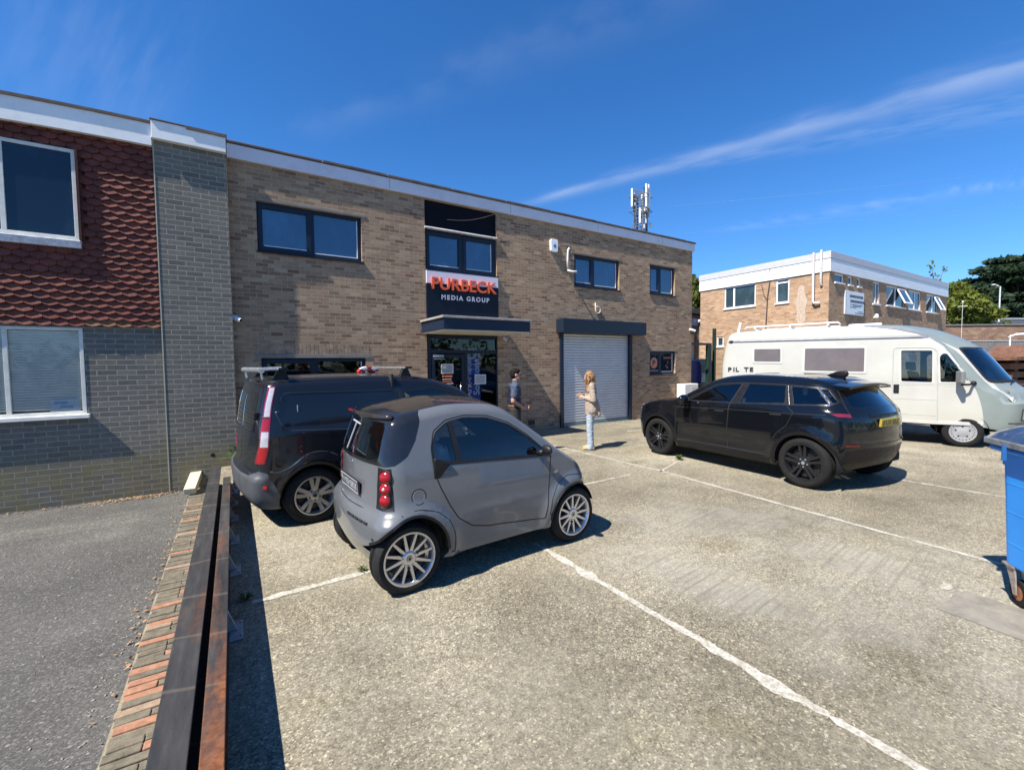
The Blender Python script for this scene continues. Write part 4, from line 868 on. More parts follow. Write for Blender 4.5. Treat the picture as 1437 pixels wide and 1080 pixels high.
        ref = P - np.array([np.mean(s.sv[:, 0]), 0, .45*s.H]); ref[:, 0] *= .25
        if kind == 't': ref = np.tile([0, 0, 1.], (len(P), 1))
        n[(n*ref).sum(1) < 0] *= -1; return n
    RAY = {'R': (lambda p: ((p[0], -9, p[1]), (0, 1, 0))), 'L': (lambda p: ((p[0], 9, p[1]), (0, -1, 0))), 'B': (lambda p: ((-12, p[0], p[1]), (1, 0, 0))), 'F': (lambda p: ((12, p[0], p[1]), (-1, 0, 0))), 'T': (lambda p: ((p[0], p[1], 9), (0, 0, -1)))}
    def hit(s, view, p):
        """outline point seen from a side of the vehicle -> (surface uv, position, normal)"""
        raw = view; view = view.rstrip('^'); o, d = s.RAY[view](p); o, d = Vector(o), Vector(d); bv, q, vs, uvs = (s.bt, s.tq, s.tv, s.tuv) if view == 'T' else (s.bs, s.sq, s.sv, s.suv)
        top_ = raw.endswith('^'); loc, nrm, i, _ = bv.ray_cast(o, d)
        if loc is not None:      # keep only hits on the side that faces the viewer
            xm = float(s.rear(.6)), float(s.front(.5)); ln = xm[1]-xm[0]
            bad = (view == 'R' and loc.y > -.12*s.Wd) or (view == 'L' and loc.y < .12*s.Wd) or (view == 'B' and loc.x > xm[0]+.35*ln) or (view == 'F' and loc.x < xm[1]-.35*ln)
            if bad: loc = None
        if loc is None:
            k = {'R': Vector((p[0], -s.Wd*.42, p[1])), 'L': Vector((p[0], s.Wd*.42, p[1])), 'B': Vector((float(s.rear(p[1])), p[0], p[1])), 'F': Vector((float(s.front(p[1])), p[0], p[1])), 'T': Vector((p[0], p[1], float(s.zt(p[0]))))}[view]
            loc, nrm, i, _ = bv.find_nearest(k)
        f = q[i]; A, B, C, D = (Vector(vs[k]) for k in f)
        # inverse bilinear by projection on the quad's edges (quads are tiny)
        e1 = (B-A); e2 = (D-A); r = loc-A; a11, a12, a22 = e1.dot(e1), e1.dot(e2), e2.dot(e2); det = a11*a22-a12*a12
        if abs(det) < 1e-14: u = v = 0.5
        else: b1, b2 = r.dot(e1), r.dot(e2); u, v = (b1*a22-b2*a12)/det, (b2*a11-b1*a12)/det
        u, v = min(1, max(0, u)), min(1, max(0, v))
        uv = uvs[f[0]]*(1-u)*(1-v)+uvs[f[1]]*u*(1-v)+uvs[f[2]]*u*v+uvs[f[3]]*(1-u)*v
        if top_: uv = np.array([uv[0], s.T])
        return uv, np.array(loc)
    def trace(s, view, pts, step=.03, closed=True):
        out = []; n = len(pts)
        if view == 'mix':      # every vertex names its own view; edges run straight across the surface
            V = np.array([s.hit(q[0], q[1:])[0] for q in pts])
            for i in range(1, len(V)): V[i, 0] -= round((V[i, 0]-V[i-1, 0])/s.P)*s.P
            uv = []
            for i in range(n if closed else n-1):
                a, b = V[i], V[(i+1) % n]; k = max(1, int(np.hypot(*(a-b))/step)); uv += [a+(b-a)*j/k for j in range(k)]
            if not closed: uv.append(V[-1])
            return np.array(uv)
        for i in range(n if closed else n-1):
            a, b = pts[i], pts[(i+1) % n]; k = max(1, int(math.hypot(a[0]-b[0], a[1]-b[1])/step))
            out += [(a[0]+(b[0]-a[0])*j/k, a[1]+(b[1]-a[1])*j/k) for j in range(k)]
        if not closed: out.append(pts[-1])
        uv = np.array([s.hit(view, p)[0] for p in out]); 
        if view != 'T':
            for i in range(1, len(uv)):
                d = uv[i, 0]-uv[i-1, 0]
                if abs(d) > s.P/2: uv[i, 0] -= round(d/s.P)*s.P
        return uv
    def feat(s, name, view, pts, m, d=0., parent=None, rad=0., label=None, step=.03, own=True):
        """a panel, window, lamp or opening: outline on the surface. m None = opening"""
        pts = pts if view == 'mix' else smooth_poly(pts, rad); uv = s.trace(view, pts, step); keep = [uv[0]]
        for q in uv[1:]:
            if np.hypot(*(q-keep[-1])) > (.003 if view != 'T' else .0008): keep.append(q)
        s.feats.append(dict(name=name, kind='t' if view == 'T' else 's', uv=np.array(keep), m=m, d=d, parent=parent, label=label)); return s
    def pos(s, kind, uv):
        uv = np.asarray(uv, float); return s.strip(uv[:, 0], uv[:, 1]) if kind == 's' else s.map(uv[:, 0], uv[:, 1], np.ones(len(uv)))
    def at(s, view, p):
        uv, _ = s.hit(view, p); k = 't' if view == 'T' else 's'; return Vector(s.pos(k, [uv])[0]), Vector(s.normals(k, [uv])[0])
    def ribbon(s, name, view, pts, w, m, parent, lift=.0012, closed=False, step=.025, thick=0., rad=0.):
        if rad: pts = smooth_poly(pts, rad)
        uv = s.trace(view, pts, step, closed); k = 't' if view == 'T' else 's'; P = s.pos(k, uv); Nn = s.normals(k, uv); n = len(P); mb = MB(); vs = []
        for i in range(n):
            t = P[(i+1) % n]-P[i-1] if (closed or 0 < i < n-1) else (P[1]-P[0] if i == 0 else P[-1]-P[-2])
            sd = np.cross(Nn[i], t); sd /= max(1e-9, np.linalg.norm(sd)); b = P[i]+Nn[i]*lift
            vs += [b-sd*w/2-Nn[i]*(thick+lift*2), b-sd*w/2, b+sd*w/2, b+sd*w/2-Nn[i]*(thick+lift*2)]
        fs = []
        for i in range(n if closed else n-1):
            a, b = i*4, ((i+1) % n)*4
            for q in range(3): fs.append((a+q, b+q, b+q+1, a+q+1))
        mb.add(vs, fs); return mb.build(name, m, parent, uv=False, smooth=(True if thick == 0 else False))
    def build(s, name, m, root, lining=None, liningmat=None, label=None):
        objs = {}; base_o = None; lin = MB()
        order = []
        for kind in ('s', 't'):
            fe = [f for f in s.feats if f['kind'] == kind]
            if kind == 's':
                U = np.linspace(0, s.P, int(s.P/s.res)+1); V = np.concatenate([np.linspace(0, s.Tv, int(s.Tv/s.res)+1), np.linspace(s.Tv, s.T, 6)[1:]]); sc = np.array([1., 1.])
            else:
                U = np.linspace(-(1-s.ra), 1-s.ra, int(s.L/s.res)+1); V = np.linspace(-(1-s.rb), 1-s.rb, int(s.Wd/s.res)+1); sc = np.array([s.L/2, s.Wd/2])
            G = np.stack(np.meshgrid(U, V, indexing='ij'), -1).reshape(-1, 2)
            brd = (np.isclose(G[:, 0], U[0]) | np.isclose(G[:, 0], U[-1]) | np.isclose(G[:, 1], V[0]) | np.isclose(G[:, 1], V[-1]))
            polys = []
            for f in fe:
                u = f['uv'].copy()
                if kind == 's' and u[:, 0].mean() < 0: u[:, 0] += s.P
                elif kind == 's' and u[:, 0].mean() > s.P: u[:, 0] -= s.P
                u[:, 0] = np.clip(u[:, 0], U[0], U[-1]); u[:, 1] = np.clip(u[:, 1], V[0], V[-1]); polys.append(u)
            if polys:
                Q = np.concatenate(polys)*sc; dd = np.full(len(G), 9.)
                for i in range(0, len(Q), 400): dd = np.minimum(dd, np.sqrt((((G*sc)[:, None, :]-Q[None, i:i+400])**2).sum(-1)).min(1))
                G = G[(dd > s.res*.30) | brd]
            pts = [tuple(p*sc) for p in G]; ed = []
            for u in polys:
                o = len(pts); pts += [tuple(p*sc) for p in u]; ed += [(o+i, o+(i+1) % len(u)) for i in range(len(u))]
            vc, _, tri, *_r = delaunay_2d_cdt([Vector(p) for p in pts], ed, [], 0, 1e-5)
            vuv = np.array([(v.x, v.y) for v in vc])/sc; tri = np.array([t for t in tri if len(t) == 3]); cen = vuv[tri].mean(1)
            reg = np.full(len(tri), -1)
            for i, u in enumerate(polys): reg[inpoly(cen, u)] = i
            P = s.pos(kind, vuv); Nn = s.normals(kind, vuv)
            # consistent winding: outwards
            fn = np.cross(P[tri[:, 1]]-P[tri[:, 0]], P[tri[:, 2]]-P[tri[:, 0]]); bad = (fn*Nn[tri].mean(1)).sum(1) < 0; tri[bad] = tri[bad][:, ::-1]
            for i in range(-1, len(fe)):
                T = tri[reg == i]
                if not len(T): continue
                f = fe[i] if i >= 0 else None
                if f and f['m'] is None: continue
                d = f['d'] if f else 0.; key = ('_base',) if f is None else (id(f),)
                used = np.unique(T); mp = {v: k for k, v in enumerate(used)}; vs = P[used]+Nn[used]*d; ns = Nn[used]; faces = [tuple(mp[v] for v in t) for t in T]
                vs = [tuple(v) for v in vs]; ns = [tuple(v) for v in ns]
                if d:
                    cnt = {}
                    for t in faces:
                        for a, b in ((t[0], t[1]), (t[1], t[2]), (t[2], t[0])): cnt[(a, b)] = 1
                    lo = {}
                    for (a, b) in cnt:
                        if (b, a) in cnt: continue
                        for q in (a, b):
                            if q not in lo: lo[q] = len(vs); vs.append(tuple(P[used[q]]-Nn[used[q]]*.002)); ns.append(ns[q])
                        faces.append((b, a, lo[a], lo[b]) if d > 0 else (b, a, lo[a], lo[b]))
                if lining and (f is None or not f.get('glass')) and not (f and 'glass' in f['name'] or f and f['name'] in ('window', 'windscreen', 'side_glass')):
                    lin.add([tuple(P[v]-Nn[v]*lining) for v in used], [tuple(mp[v] for v in t[::-1]) for t in T])
                if f is None:
                    if '_b' not in objs: objs['_b'] = [[], [], []]
                    B = objs['_b']; o = len(B[0]); B[0] += vs; B[1] += ns; B[2] += [tuple(k+o for k in t) for t in faces]
                else: order.append((f, vs, ns, faces))
        def mk(nm, vs, ns, faces, mat_, par):
            me = bpy.data.meshes.new(nm); me.from_pydata(vs, [], faces); me.update(); me.materials.append(mat_); me.polygons.foreach_set('use_smooth', [True]*len(me.polygons))
            me.normals_split_custom_set_from_vertices(ns); o = bpy.data.objects.new(nm, me); link(o, par); return o
        body = mk(name, *objs['_b'], m, root); res = {'body': body}
        made = {}
        for f, vs, ns, faces in order:
            par = root if f['parent'] is None else (made.get(f['parent'], root) if isinstance(f['parent'], str) else f['parent'])
            o = mk(f['name'], vs, ns, faces, f['m'], par); made.setdefault(f['name'], o); res.setdefault(f['name'], []).append(o)
            if f['label']: o['label'] = f['label']
        if lining: lin.build('interior_lining', liningmat, root, uv=False)
        return res
RUBBER = simple('rubber_seal', (.012, .012, .013), .6)
PLASTIC = simple('black_trim', (.010, .010, .011), .5, var=.1, spec=.35)
TYRE = simple('tyre_rubber', (.016, .016, .016), .75, var=.2, vscale=12, bumps=.3, bscale=90, dirt=((.03, .029, .026), .5), spec=.2)
TYREG = simple('dusty_tyre', (.014, .014, .0135), .85, spec=.2, var=.2, vscale=12, bumps=.3, bscale=90)
ALLOY = simple('bright_alloy', (.62, .62, .63), .28, metal=.85, var=.05)
ALLOYD = simple('dusty_alloy', (.44, .42, .39), .36, metal=.7, var=.1)
ALLOYB = simple('black_alloy', (.012, .012, .014), .3, var=.1)
TRIMG = simple('grey_wheel_trim', (.27, .275, .28), .4, var=.06)
WELL = simple('wheel_well', (.008, .008, .009), .95)
REDL = simple('red_lens', (.27, .005, .008), .14, var=.1, coat=.5)
CLEARL = simple('clear_lens', (.38, .385, .42), .10, var=.15, vscale=40, coat=1.)
CABIN = simple('cabin_dark', (.022, .023, .025), .8)
SEAT = simple('seat_cloth', (.075, .078, .085), .85, var=.2, vscale=20)
AUTOG = clear_glass('car_glass', (.74, .84, .86), 1.52)
TINTG = clear_glass('tinted_glass', (.10, .12, .13), 1.55)
CHROME = simple('chrome', (.7, .7, .72), .12, metal=1.)
def tyre_rim(parent, x, side, ycen, zc, Rt, w, Rr, rimmat, style, tyremat=TYRE, rot=0.):
    """side -1: right (outside faces -y). wheel = rim with spokes, tyre = its own mesh under it"""
    o = side; mb = MB(); h = w/2
    prof = [(Rr*.98, h-.004), (Rr+.012, h), (Rr+(Rt-Rr)*.30, h+.006), (Rr+(Rt-Rr)*.62, h+.004), (Rt-.018, h-.012), (Rt-.005, h-.028), (Rt, h-.045)]
    g = []
    for k in (.5, .12, -.12, -.5):
        c = k*(h-.045); g += [(Rt, c+.006), (Rt-.007, c+.004), (Rt-.007, c-.004), (Rt, c-.006)]
    prof = prof + g + [(r, -y) for r, y in prof[::-1]]
    t = MB(); t.lathe([(r, y*o) for r, y in prof], 48, 'y')
    # rim barrel and lip
    mb.lathe([(Rr+.010, o*(h+.001)), (Rr-.004, o*(h+.002)), (Rr-.012, o*(h-.010)), (Rr-.022, o*(h-.04)), (Rr-.03, -o*h*.9), (Rr, -o*h)], 48, 'y')
    mb.lathe([(0, o*(h-.085)), (Rr*.80, o*(h-.085))], 32, 'y', mi=1)
    def spoke(a0, r0, w0, y0, a1, r1, w1, y1, th=.022, mi=0):
        vs = []
        for a, r, ww, y in ((a0, r0, w0, y0), (a1, r1, w1, y1)):
            rd = Vector((math.cos(a), 0, math.sin(a))); tg = Vector((-math.sin(a), 0, math.cos(a)))
            for q, dy in ((-1, 0), (1, 0), (1.25, -th), (-1.25, -th)): p = rd*r + tg*q*ww/2; vs.append((p.x, o*(y+dy), p.z))
        f = [(0, 1, 2, 3), (7, 6, 5, 4), (0, 4, 5, 1), (1, 5, 6, 2), (2, 6, 7, 3), (3, 7, 4, 0)]; mb.add(vs, f, mi)
    hy = h-.022
    if style == 'multi':
        for k in range(12): a = rot+2*math.pi*k/12; spoke(a, .04, .030, hy-.006, a, Rr-.006, .017, h-.012)
        mb.lathe([(0, o*(hy+.006)), (.05, o*(hy+.006)), (.062, o*(hy-.004)), (.066, o*(hy-.03))], 24, 'y')
        for k in range(3): a = rot+.26+2*math.pi*k/3; mb.lathe([(0, o*(hy+.0075)), (.012, o*(hy+.0075)), (.012, o*(hy-.02))], 12, 'y', (.078*math.cos(a), 0, .078*math.sin(a)), 1)
        mb.lathe([(0, o*(hy+.011)), (.022, o*(hy+.010)), (.028, o*(hy+.004))], 20, 'y', mi=1); mb.lathe([(.014, o*(hy+.0115)), (.02, o*(hy+.0112))], 20, 'y')
    elif style == 'five':
        for k in range(5):
            a = rot+2*math.pi*k/5
            for s_ in (-1, 1): spoke(a+s_*.22, .055, .034, hy-.004, a+s_*.20, Rr-.006, .046, h-.012)
            spoke(a, .04, .08, hy-.010, a, Rr-.03, .05, h-.030, mi=1)
            spoke(a, .04, .075, hy-.004, a, Rr*.52, .03, h-.02)
            mb.lathe([(0, o*(hy+.002)), (.011, o*(hy+.002)), (.011, o*(hy-.02))], 10, 'y', (.062*math.cos(a+.63), 0, .062*math.sin(a+.63)), 1)
        mb.lathe([(0, o*(hy+.010)), (.030, o*(hy+.009)), (.034, o*(hy+.0)), (.085, o*(hy-.006)), (.085, o*(hy-.03))], 24, 'y'); mb.lathe([(0, o*(hy+.011)), (.022, o*(hy+.0105))], 16, 'y', mi=1)
    elif style == 'split':
        for k in range(5):
            a = rot+2*math.pi*k/5
            for s_ in (-1, 1): spoke(a+s_*.30, .075, .034, hy-.004, a+s_*.155, Rr-.006, .030, h-.012, .03)
            mb.lathe([(0, o*(hy+.004)), (.010, o*(hy+.004)), (.012, o*(hy-.02))], 8, 'y', (.060*math.cos(a+.63), 0, .060*math.sin(a+.63)), 2)
        mb.lathe([(0, o*(hy+.004)), (.038, o*(hy+.003)), (.05, o*(hy-.006)), (.10, o*(hy-.010)), (.105, o*(hy-.04))], 30, 'y'); mb.lathe([(0, o*(hy+.006)), (.026, o*(hy+.005))], 16, 'y', mi=2)
    elif style == 'trim':
        mb.lathe([(0, o*(h-.004)), (.07, o*(h-.006)), (.10, o*(h-.018)), (.145, o*(h-.016)), (.15, o*(h-.008)), (Rr-.012, o*(h-.012)), (Rr, o*h)], 40, 'y')
        for k in range(5): a = rot+2*math.pi*k/5; mb.lathe([(0, o*(h-.0130)), (.017, o*(h-.0130))], 12, 'y', (.112*math.cos(a), 0, .112*math.sin(a)), 1)
        for k in range(20):
            a = rot+2*math.pi*k/20; p = (.172*math.cos(a), .172*math.sin(a)); mb.lathe([(0, o*(h-.0065)), (.010, o*(h-.0065))], 8, 'y', (p[0], 0, p[1]), 1)
    wheel = mb.build('wheel', [rimmat, BLACKM, GALV], parent, smooth='auto', uv=False); wheel.location = (x, ycen, zc)
    ty = t.build('tyre', tyremat, wheel, smooth='auto', uv=False); return wheel
def well(parent, x, z, r, y0, y1, a0=-10, a1=190):
    mb = MB(); mb.lathe([(r, y0), (r, y1), (0, y1)], 28, 'y', (x, 0, z), ang=(R(a0), R(a1))); return mb.build('wheel_arch', WELL, parent, uv=False)
def seat(parent, x, y, z0, m=SEAT, s=1.):
    mb = MB(); 
    mb.box(x-.24*s, x+.26*s, y-.23*s, y+.23*s, z0, z0+.16*s)
    mb.prism([(x-.30*s, z0+.10*s), (x-.18*s, z0+.10*s), (x-.33*s, z0+.68*s), (x-.42*s, z0+.68*s)], y-.22*s, y+.22*s, 'y')
    o = mb.build('seat', m, parent, bevel=.05, smooth=True, uv=False, fixn=True, seg=3)
    h = MB(); h.prism([(x-.44*s, z0+.70*s), (x-.35*s, z0+.70*s), (x-.37*s, z0+.88*s), (x-.45*s, z0+.88*s)], y-.12*s, y+.12*s, 'y'); h.build('head_restraint', m, parent, bevel=.03, smooth=True, uv=False, fixn=True, seg=3)
def steering(parent, x, y, z, tilt=25):
    mb = MB(); pts = [(x + .17*math.sin(a)*math.sin(R(tilt))*-1, y+.18*math.cos(a), z+.17*math.sin(a)*math.cos(R(tilt))) for a in [2*math.pi*i/24 for i in range(25)]]
    mb.tube(pts, .016, 8, cap=False); mb.bar((x, y-.17, z), (x, y+.17, z), .05, .02); mb.tube([(x, y, z), (x+.25, y, z-.14)], .03, 8); mb.build('steering_wheel', CABIN, parent, smooth=True, uv=False)
def blob(name, m, parent, c, r, rot=(0, 0, 0), n=14, sub=None):
    mb = MB(); mb.ball((0, 0, 0), r, n); o = mb.build(name, m, parent, smooth=True, uv=False); o.location = c; o.rotation_euler = rot; return o
def align(o, nrm): o.rotation_mode = 'QUATERNION'; o.rotation_quaternion = nrm.to_track_quat('Z', 'Y')
def gauss(x, s): return np.exp(-(x/s)**2)
def small_car():
    GREY = paint('grey_paint', (.108, .116, .126), 0., .28, 1., .08, (.33, .31, .27)); ROOF = paint('roof_black', (.020, .018, .016), 0., .22, 1., .25, (.16, .14, .11)); BLK = paint('gloss_black', (.010, .011, .013), 0., .15, 1., .12, (.12, .11, .1))
    hd = R(2.9); L = Vector((-math.sin(hd), math.cos(hd), 0)); c = Vector((2.06, 3.45, 0)) + L*.715
    t = thing('parked_car', 'tiny grey two seat hatchback with black roof parked in front of the black van', 'car', c, hd)
    sec = pchip([(.15, .64), (.22, .675), (.32, .700), (.5, .722), (.72, .720), (.95, .700), (1.1, .668), (1.3, .612), (1.45, .566), (1.56, .53)])
    plan = pchip([(-1.26, .95), (-1.1, .97), (-.88, .99), (-.4, 1.), (.3, 1.), (.8, .985), (1.05, .93), (1.26, .80)])
    def W(X, z):
        w = sec(z)*plan(X)
        for wx, k in ((-.892, 1.15), (.918, 1.0)):
            d = np.hypot(X-wx, z-.29); w = w + .040*k*gauss(d-.37, .075)*np.clip((z-.10)/.15, 0, 1)
        w = w + .055*np.clip((-.80-X)/.2, 0, 1)*np.clip((.70-z)/.10, 0, 1)*np.clip(1-(.55-z)*.35, 0, 1)
        w = w - .022*gauss(z-.40, .10)*np.clip(1-np.abs(X-.02)/.5, 0, 1) + .007*gauss(z-.60, .03)*np.clip(1-np.abs(X-.1)/.55, 0, 1)
        return w
    S = Shell(2.5, 1.48, 1.36, [(-1.26, .22), (-1.1, .215), (-.9, .23), (-.5, .235), (.6, .235), (1.1, .22), (1.26, .26)],
              [(-1.3, 1.46), (-1.08, 1.475), (-.75, 1.525), (-.4, 1.565), (-.05, 1.55), (.12, 1.505), (.32, 1.375), (.55, 1.205), (.80, 1.02), (.90, .96), (1.02, .885), (1.14, .77), (1.21, .67), (1.26, .60)],
              [(.2, -1.12), (.30, -1.19), (.44, -1.235), (.58, -1.235), (.655, -1.21), (.72, -1.165), (.95, -1.15), (1.05, -1.15), (1.25, -1.105), (1.40, -1.06), (1.5, -1.055)],
              [(.2, 1.17), (.35, 1.235), (.5, 1.25), (.65, 1.23), (.8, 1.19), (1.5, 1.1)], W, rx=.17, ry=.10, rz=.075, kr=.10, kf=.14, crown=.065, res=.05)
    win = [(.60, .975), (.345, 1.175), (.15, 1.305), (-.08, 1.385), (-.32, 1.405), (-.50, 1.375), (-.615, 1.30), (-.672, 1.17), (-.668, 1.085), (-.535, 1.035)]
    glassA = [(-.44, 1.385), (-.32, 1.392), (-.08, 1.372), (.14, 1.293), (.335, 1.163), (.565, .985), (-.395, 1.035)]
    glassB = [(-.485, 1.365), (-.60, 1.288), (-.655, 1.165), (-.645, 1.085), (-.53, 1.05), (-.445, 1.042)]
    door = [(-.672, 1.17), (-.664, .974), (-.617, .841), (-.54, .682), (-.46, .555), (-.32, .455), (-.15, .410), (.2, .372), (.50, .345), (.535, .50), (.57, .75), (.60, .96), (.345, 1.185), (.15, 1.318), (-.08, 1.40), (-.32, 1.42), (-.51, 1.39), (-.63, 1.31)]
    quarter = [(-1.20, 1.52), (-.99, 1.53), (-.78, 1.53), (-.715, 1.455), (-.80, 1.25), (-.88, 1.135), (-.985, 1.066), (-1.25, 1.055)]
    col = [(-1.26, 1.052), (-1.015, 1.040), (-1.020, .715), (-1.27, .715)]
    for v in 'RL':
        S.feat('door', v, door, GREY, 0., rad=.02)
        S.feat('window_frame', v, win, PLASTIC, .0015, rad=.03); S.feat('side_glass', v, glassA, AUTOG, -.006, 'window_frame', .02); S.feat('side_glass', v, glassB, AUTOG, -.006, 'window_frame', .02)
        sg = -1 if v == 'R' else 1; S.feat('corner_panel', 'mix', [(v, -.735, 1.45), (v, -.76, 1.35), (v, -.80, 1.25), (v, -.88, 1.135), (v, -.985, 1.068), ('B', sg*.59, 1.055), ('B', sg*.56, 1.3), ('B^', sg*.5, 1.45), (v+'^', -.95, 1.5), (v+'^', -.70, 1.5)], BLK, .002); sg = -1 if v == 'R' else 1; S.feat('lamp_column', 'mix', [(v, -1.015, 1.045), ('B', sg*.535, 1.05), ('B', sg*.525, .9), ('B', sg*.535, .715), (v, -1.02, .715), (v, -1.016, .9)], PLASTIC, .003)
    S.feat('rear_panel', 'mix', [('B', q, 1.06) for q in (-.6, -.3, 0, .3, .6)] + [('B', .56, 1.3), ('B^', .5, 1.45), ('B^', .25, 1.5), ('B^', 0, 1.5), ('B^', -.25, 1.5), ('B^', -.5, 1.45), ('B', -.56, 1.3)], BLK, .002)
    S.feat('rear_glass', 'B', [(-.53, 1.085), (.53, 1.085), (.475, 1.395), (-.475, 1.395)], clear_glass('hatch_glass', (.40, .46, .46), 1.5), -.002, 'rear_panel', .04)
    for v in 'RL':
        S.feat('opening', v, circle(-.885, .285, .325, 44, .372), None); S.feat('opening', v, circle(.918, .285, .335, 44, .345), None)
    S.feat('roof_panel', 'T', [(-1.2, -.60), (.06, -.535), (.115, -.3), (.13, 0), (.115, .3), (.06, .535), (-1.2, .60)], ROOF, .002, rad=.05)
    S.feat('windscreen', 'T', [(.155, -.50), (.80, -.60), (.84, 0), (.80, .60), (.155, .50), (.18, 0)], AUTOG, -.003, rad=.06)
    for y in (-1, 1): S.feat('headlight', 'F', [(y*.62, .62), (y*.36, .60), (y*.36, .74), (y*.58, .78)], CLEARL, .006, rad=.05)
    S.feat('grille', 'F', [(-.45, .36), (-.1, .36), (-.1, .46), (-.45, .46)], PLASTIC, -.004, rad=.03); S.feat('grille', 'F', [(.45, .36), (.1, .36), (.1, .46), (.45, .46)], PLASTIC, -.004, rad=.03)
    r = S.build('body', GREY, t, .022, CABIN)
    SEAM = simple('panel_gap', (.008, .008, .009), .8)
    S.ribbon('door_gap', 'R', door, .010, SEAM, r['door'][0], closed=True, rad=.02); S.ribbon('door_gap', 'L', door, .010, SEAM, r['door'][1], closed=True, rad=.02)
    for v in 'RL':
        S.ribbon('fender_gap', v, [(-1.0, .705), (-.80, .70), (-.66, .655), (-.55, .56), (-.50, .42), (-.505, .26)], .007, SEAM, t, rad=.04)
        S.ribbon('fender_gap', v, [(1.10, .70), (.80, .735), (.66, .66), (.575, .52), (.545, .36)], .006, SEAM, t, rad=.04)
        S.ribbon('arch_trim', v, [(-.885+.330*math.cos(R(a)), .285+.376*math.sin(R(a))) for a in range(4, 156, 6)], .022, PLASTIC, t, .004, thick=.02)
        S.ribbon('arch_trim', v, [(.918+.340*math.cos(R(a)), .285+.350*math.sin(R(a))) for a in range(14, 180, 6)], .020, PLASTIC, t, .004, thick=.02)
        S.ribbon('window_strip', v, [(-.535, 1.028), (.60, .966)], .016, PLASTIC, t, .004)
    S.ribbon('fuel_cap', 'R', circle(-.815, .80, .062, 24), .007, SEAM, t, closed=True); S.ribbon('fuel_cap_ring', 'R', circle(-.815, .80, .048, 24), .004, simple('cap_ring_grey', (.19, .20, .21), .4), t, closed=True)  # thin plain grey ring inside the fuel cap outline, paler than the body
    S.ribbon('rear_gap', 'B', [(-.58, .70), (-.3, .685), (0, .68), (.3, .685), (.58, .70)], .008, SEAM, t)
    S.ribbon('roof_gap', 'T', [(-1.0, -.52), (-.985, 0), (-1.0, .52)], .012, simple('roof_seam', (.10, .09, .075), .6), t)
    # three round rear lamps on each corner
    for v, sg in (('R', -1), ('L', 1)):
        for k, z in enumerate((.975, .883, .792)):
            p, n = S.at('B', (sg*(.615+.006*k), z))
            o = blob('tail_lamp', REDL, t, p - n*.008, (.056, .052, .030), n=18); align(o, n)
            rg = MB(); rg.lathe([(.054, .012), (.060, .018), (.064, .008)], 24); ro = rg.build('bezel', PLASTIC, o, smooth=True, uv=False)
            if k == 1: mb = MB(); mb.ball((0, 0, .024), (.016, .016, .013), 12); mb.build('lens_centre', CLEARL, o, smooth=True, uv=False)
    # spoiler lip with high brake lamp
    mb = MB(); pts = []
    for i in range(17):
        y = -.50+i/16*1.0; q, n = S.at('B', (y, 1.425)); pts.append(q + Vector((-.012, 0, .012)))
    mb.tube(pts, .022, 8); mb.build('spoiler', ROOF, t, smooth=True, uv=False)
    p, n = S.at('B', (.30, 1.428)); mb = MB(); mb.box(-.008, .02, -.12, .12, -.010, .012); o = mb.build('brake_lamp', REDL, t, bevel=.006); o.location = p + Vector((-.035, 0, .012))
    # wiper on the rear glass
    mb = MB(); a, b = S.at('B', (.02, 1.36))[0], S.at('B', (.10, 1.12))[0]; off = Vector((-.018, 0, .004)); mb.tube([a+off, b+off], .007, 6); mb.tube([a+off+Vector((0, -.12, -.01)), a+off+Vector((0, .10, .01))], .008, 6); mb.build('wiper', simple('grey_wiper', (.35, .35, .36), .4), t)
    # number plate, blanked shut lines and vents in the rear valance
    p, n = S.at('B', (0, .83)); mb = MB(); mb.box(-.008, .012, -.26, .26, -.058, .058); o = mb.build('number_plate', simple('plate_black', (.02, .02, .022), .4), t, bevel=.004); o.location = p + Vector((-.012, 0, 0)); o.rotation_euler = (0, R(-4), 0)
    b = MB(); b.box(-.011, -.0085, -.255, .255, .048, .054); b.box(-.011, -.0085, -.255, .255, -.054, -.048); b.box(-.011, -.0085, -.255, -.249, -.048, .048); b.box(-.011, -.0085, .249, .255, -.048, .048)
    b.build('plate_border', simple('plate_pale', (.42, .43, .45), .5), o)
    b = MB(); rr = random.Random(9); y = -.215
    while y < .21:
        w = rr.uniform(.022, .03); b.box(-.0105, -.0085, y, y+w, -.032, .030) if rr.random() < .45 else (b.box(-.0105, -.0085, y, y+.010, -.032, .030), b.box(-.0105, -.0085, y+.0105, y+w, rr.choice([-.032, .0]), rr.choice([.012, .030]))); y += w+.022
    b.build('plate_marks', simple('plate_pale2', (.36, .37, .39), .5), o)
    for k in range(5):
        y = -.50+.085*k; p, n = S.at('B', (y, .60)); mb = MB(); mb.box(-.004, .01, -.034, .034, -.011, .011); o = mb.build('vent_slot', SEAM, t, bevel=.004); o.location = p+Vector((-.003, 0, 0)); o.rotation_euler = (0, R(-6), math.atan2(n.y, n.x)-math.pi)
    p, n = S.at('B', (-.02, 1.02)); o = blob('badge', CHROME, t, p, (.02, .02, .008)); align(o, n)
    p, n = S.at('R', (.655, .79)); o = blob('side_indicator', simple('amber_clear', (.55, .45, .33), .2, coat=1.), t, p, (.030, .016, .008)); align(o, n); o.rotation_quaternion = o.rotation_quaternion
    p, n = S.at('B', (-.62, .50)); o = blob('rear_reflector', PLASTIC, t, p, (.02, .012, .006)); align(o, n)
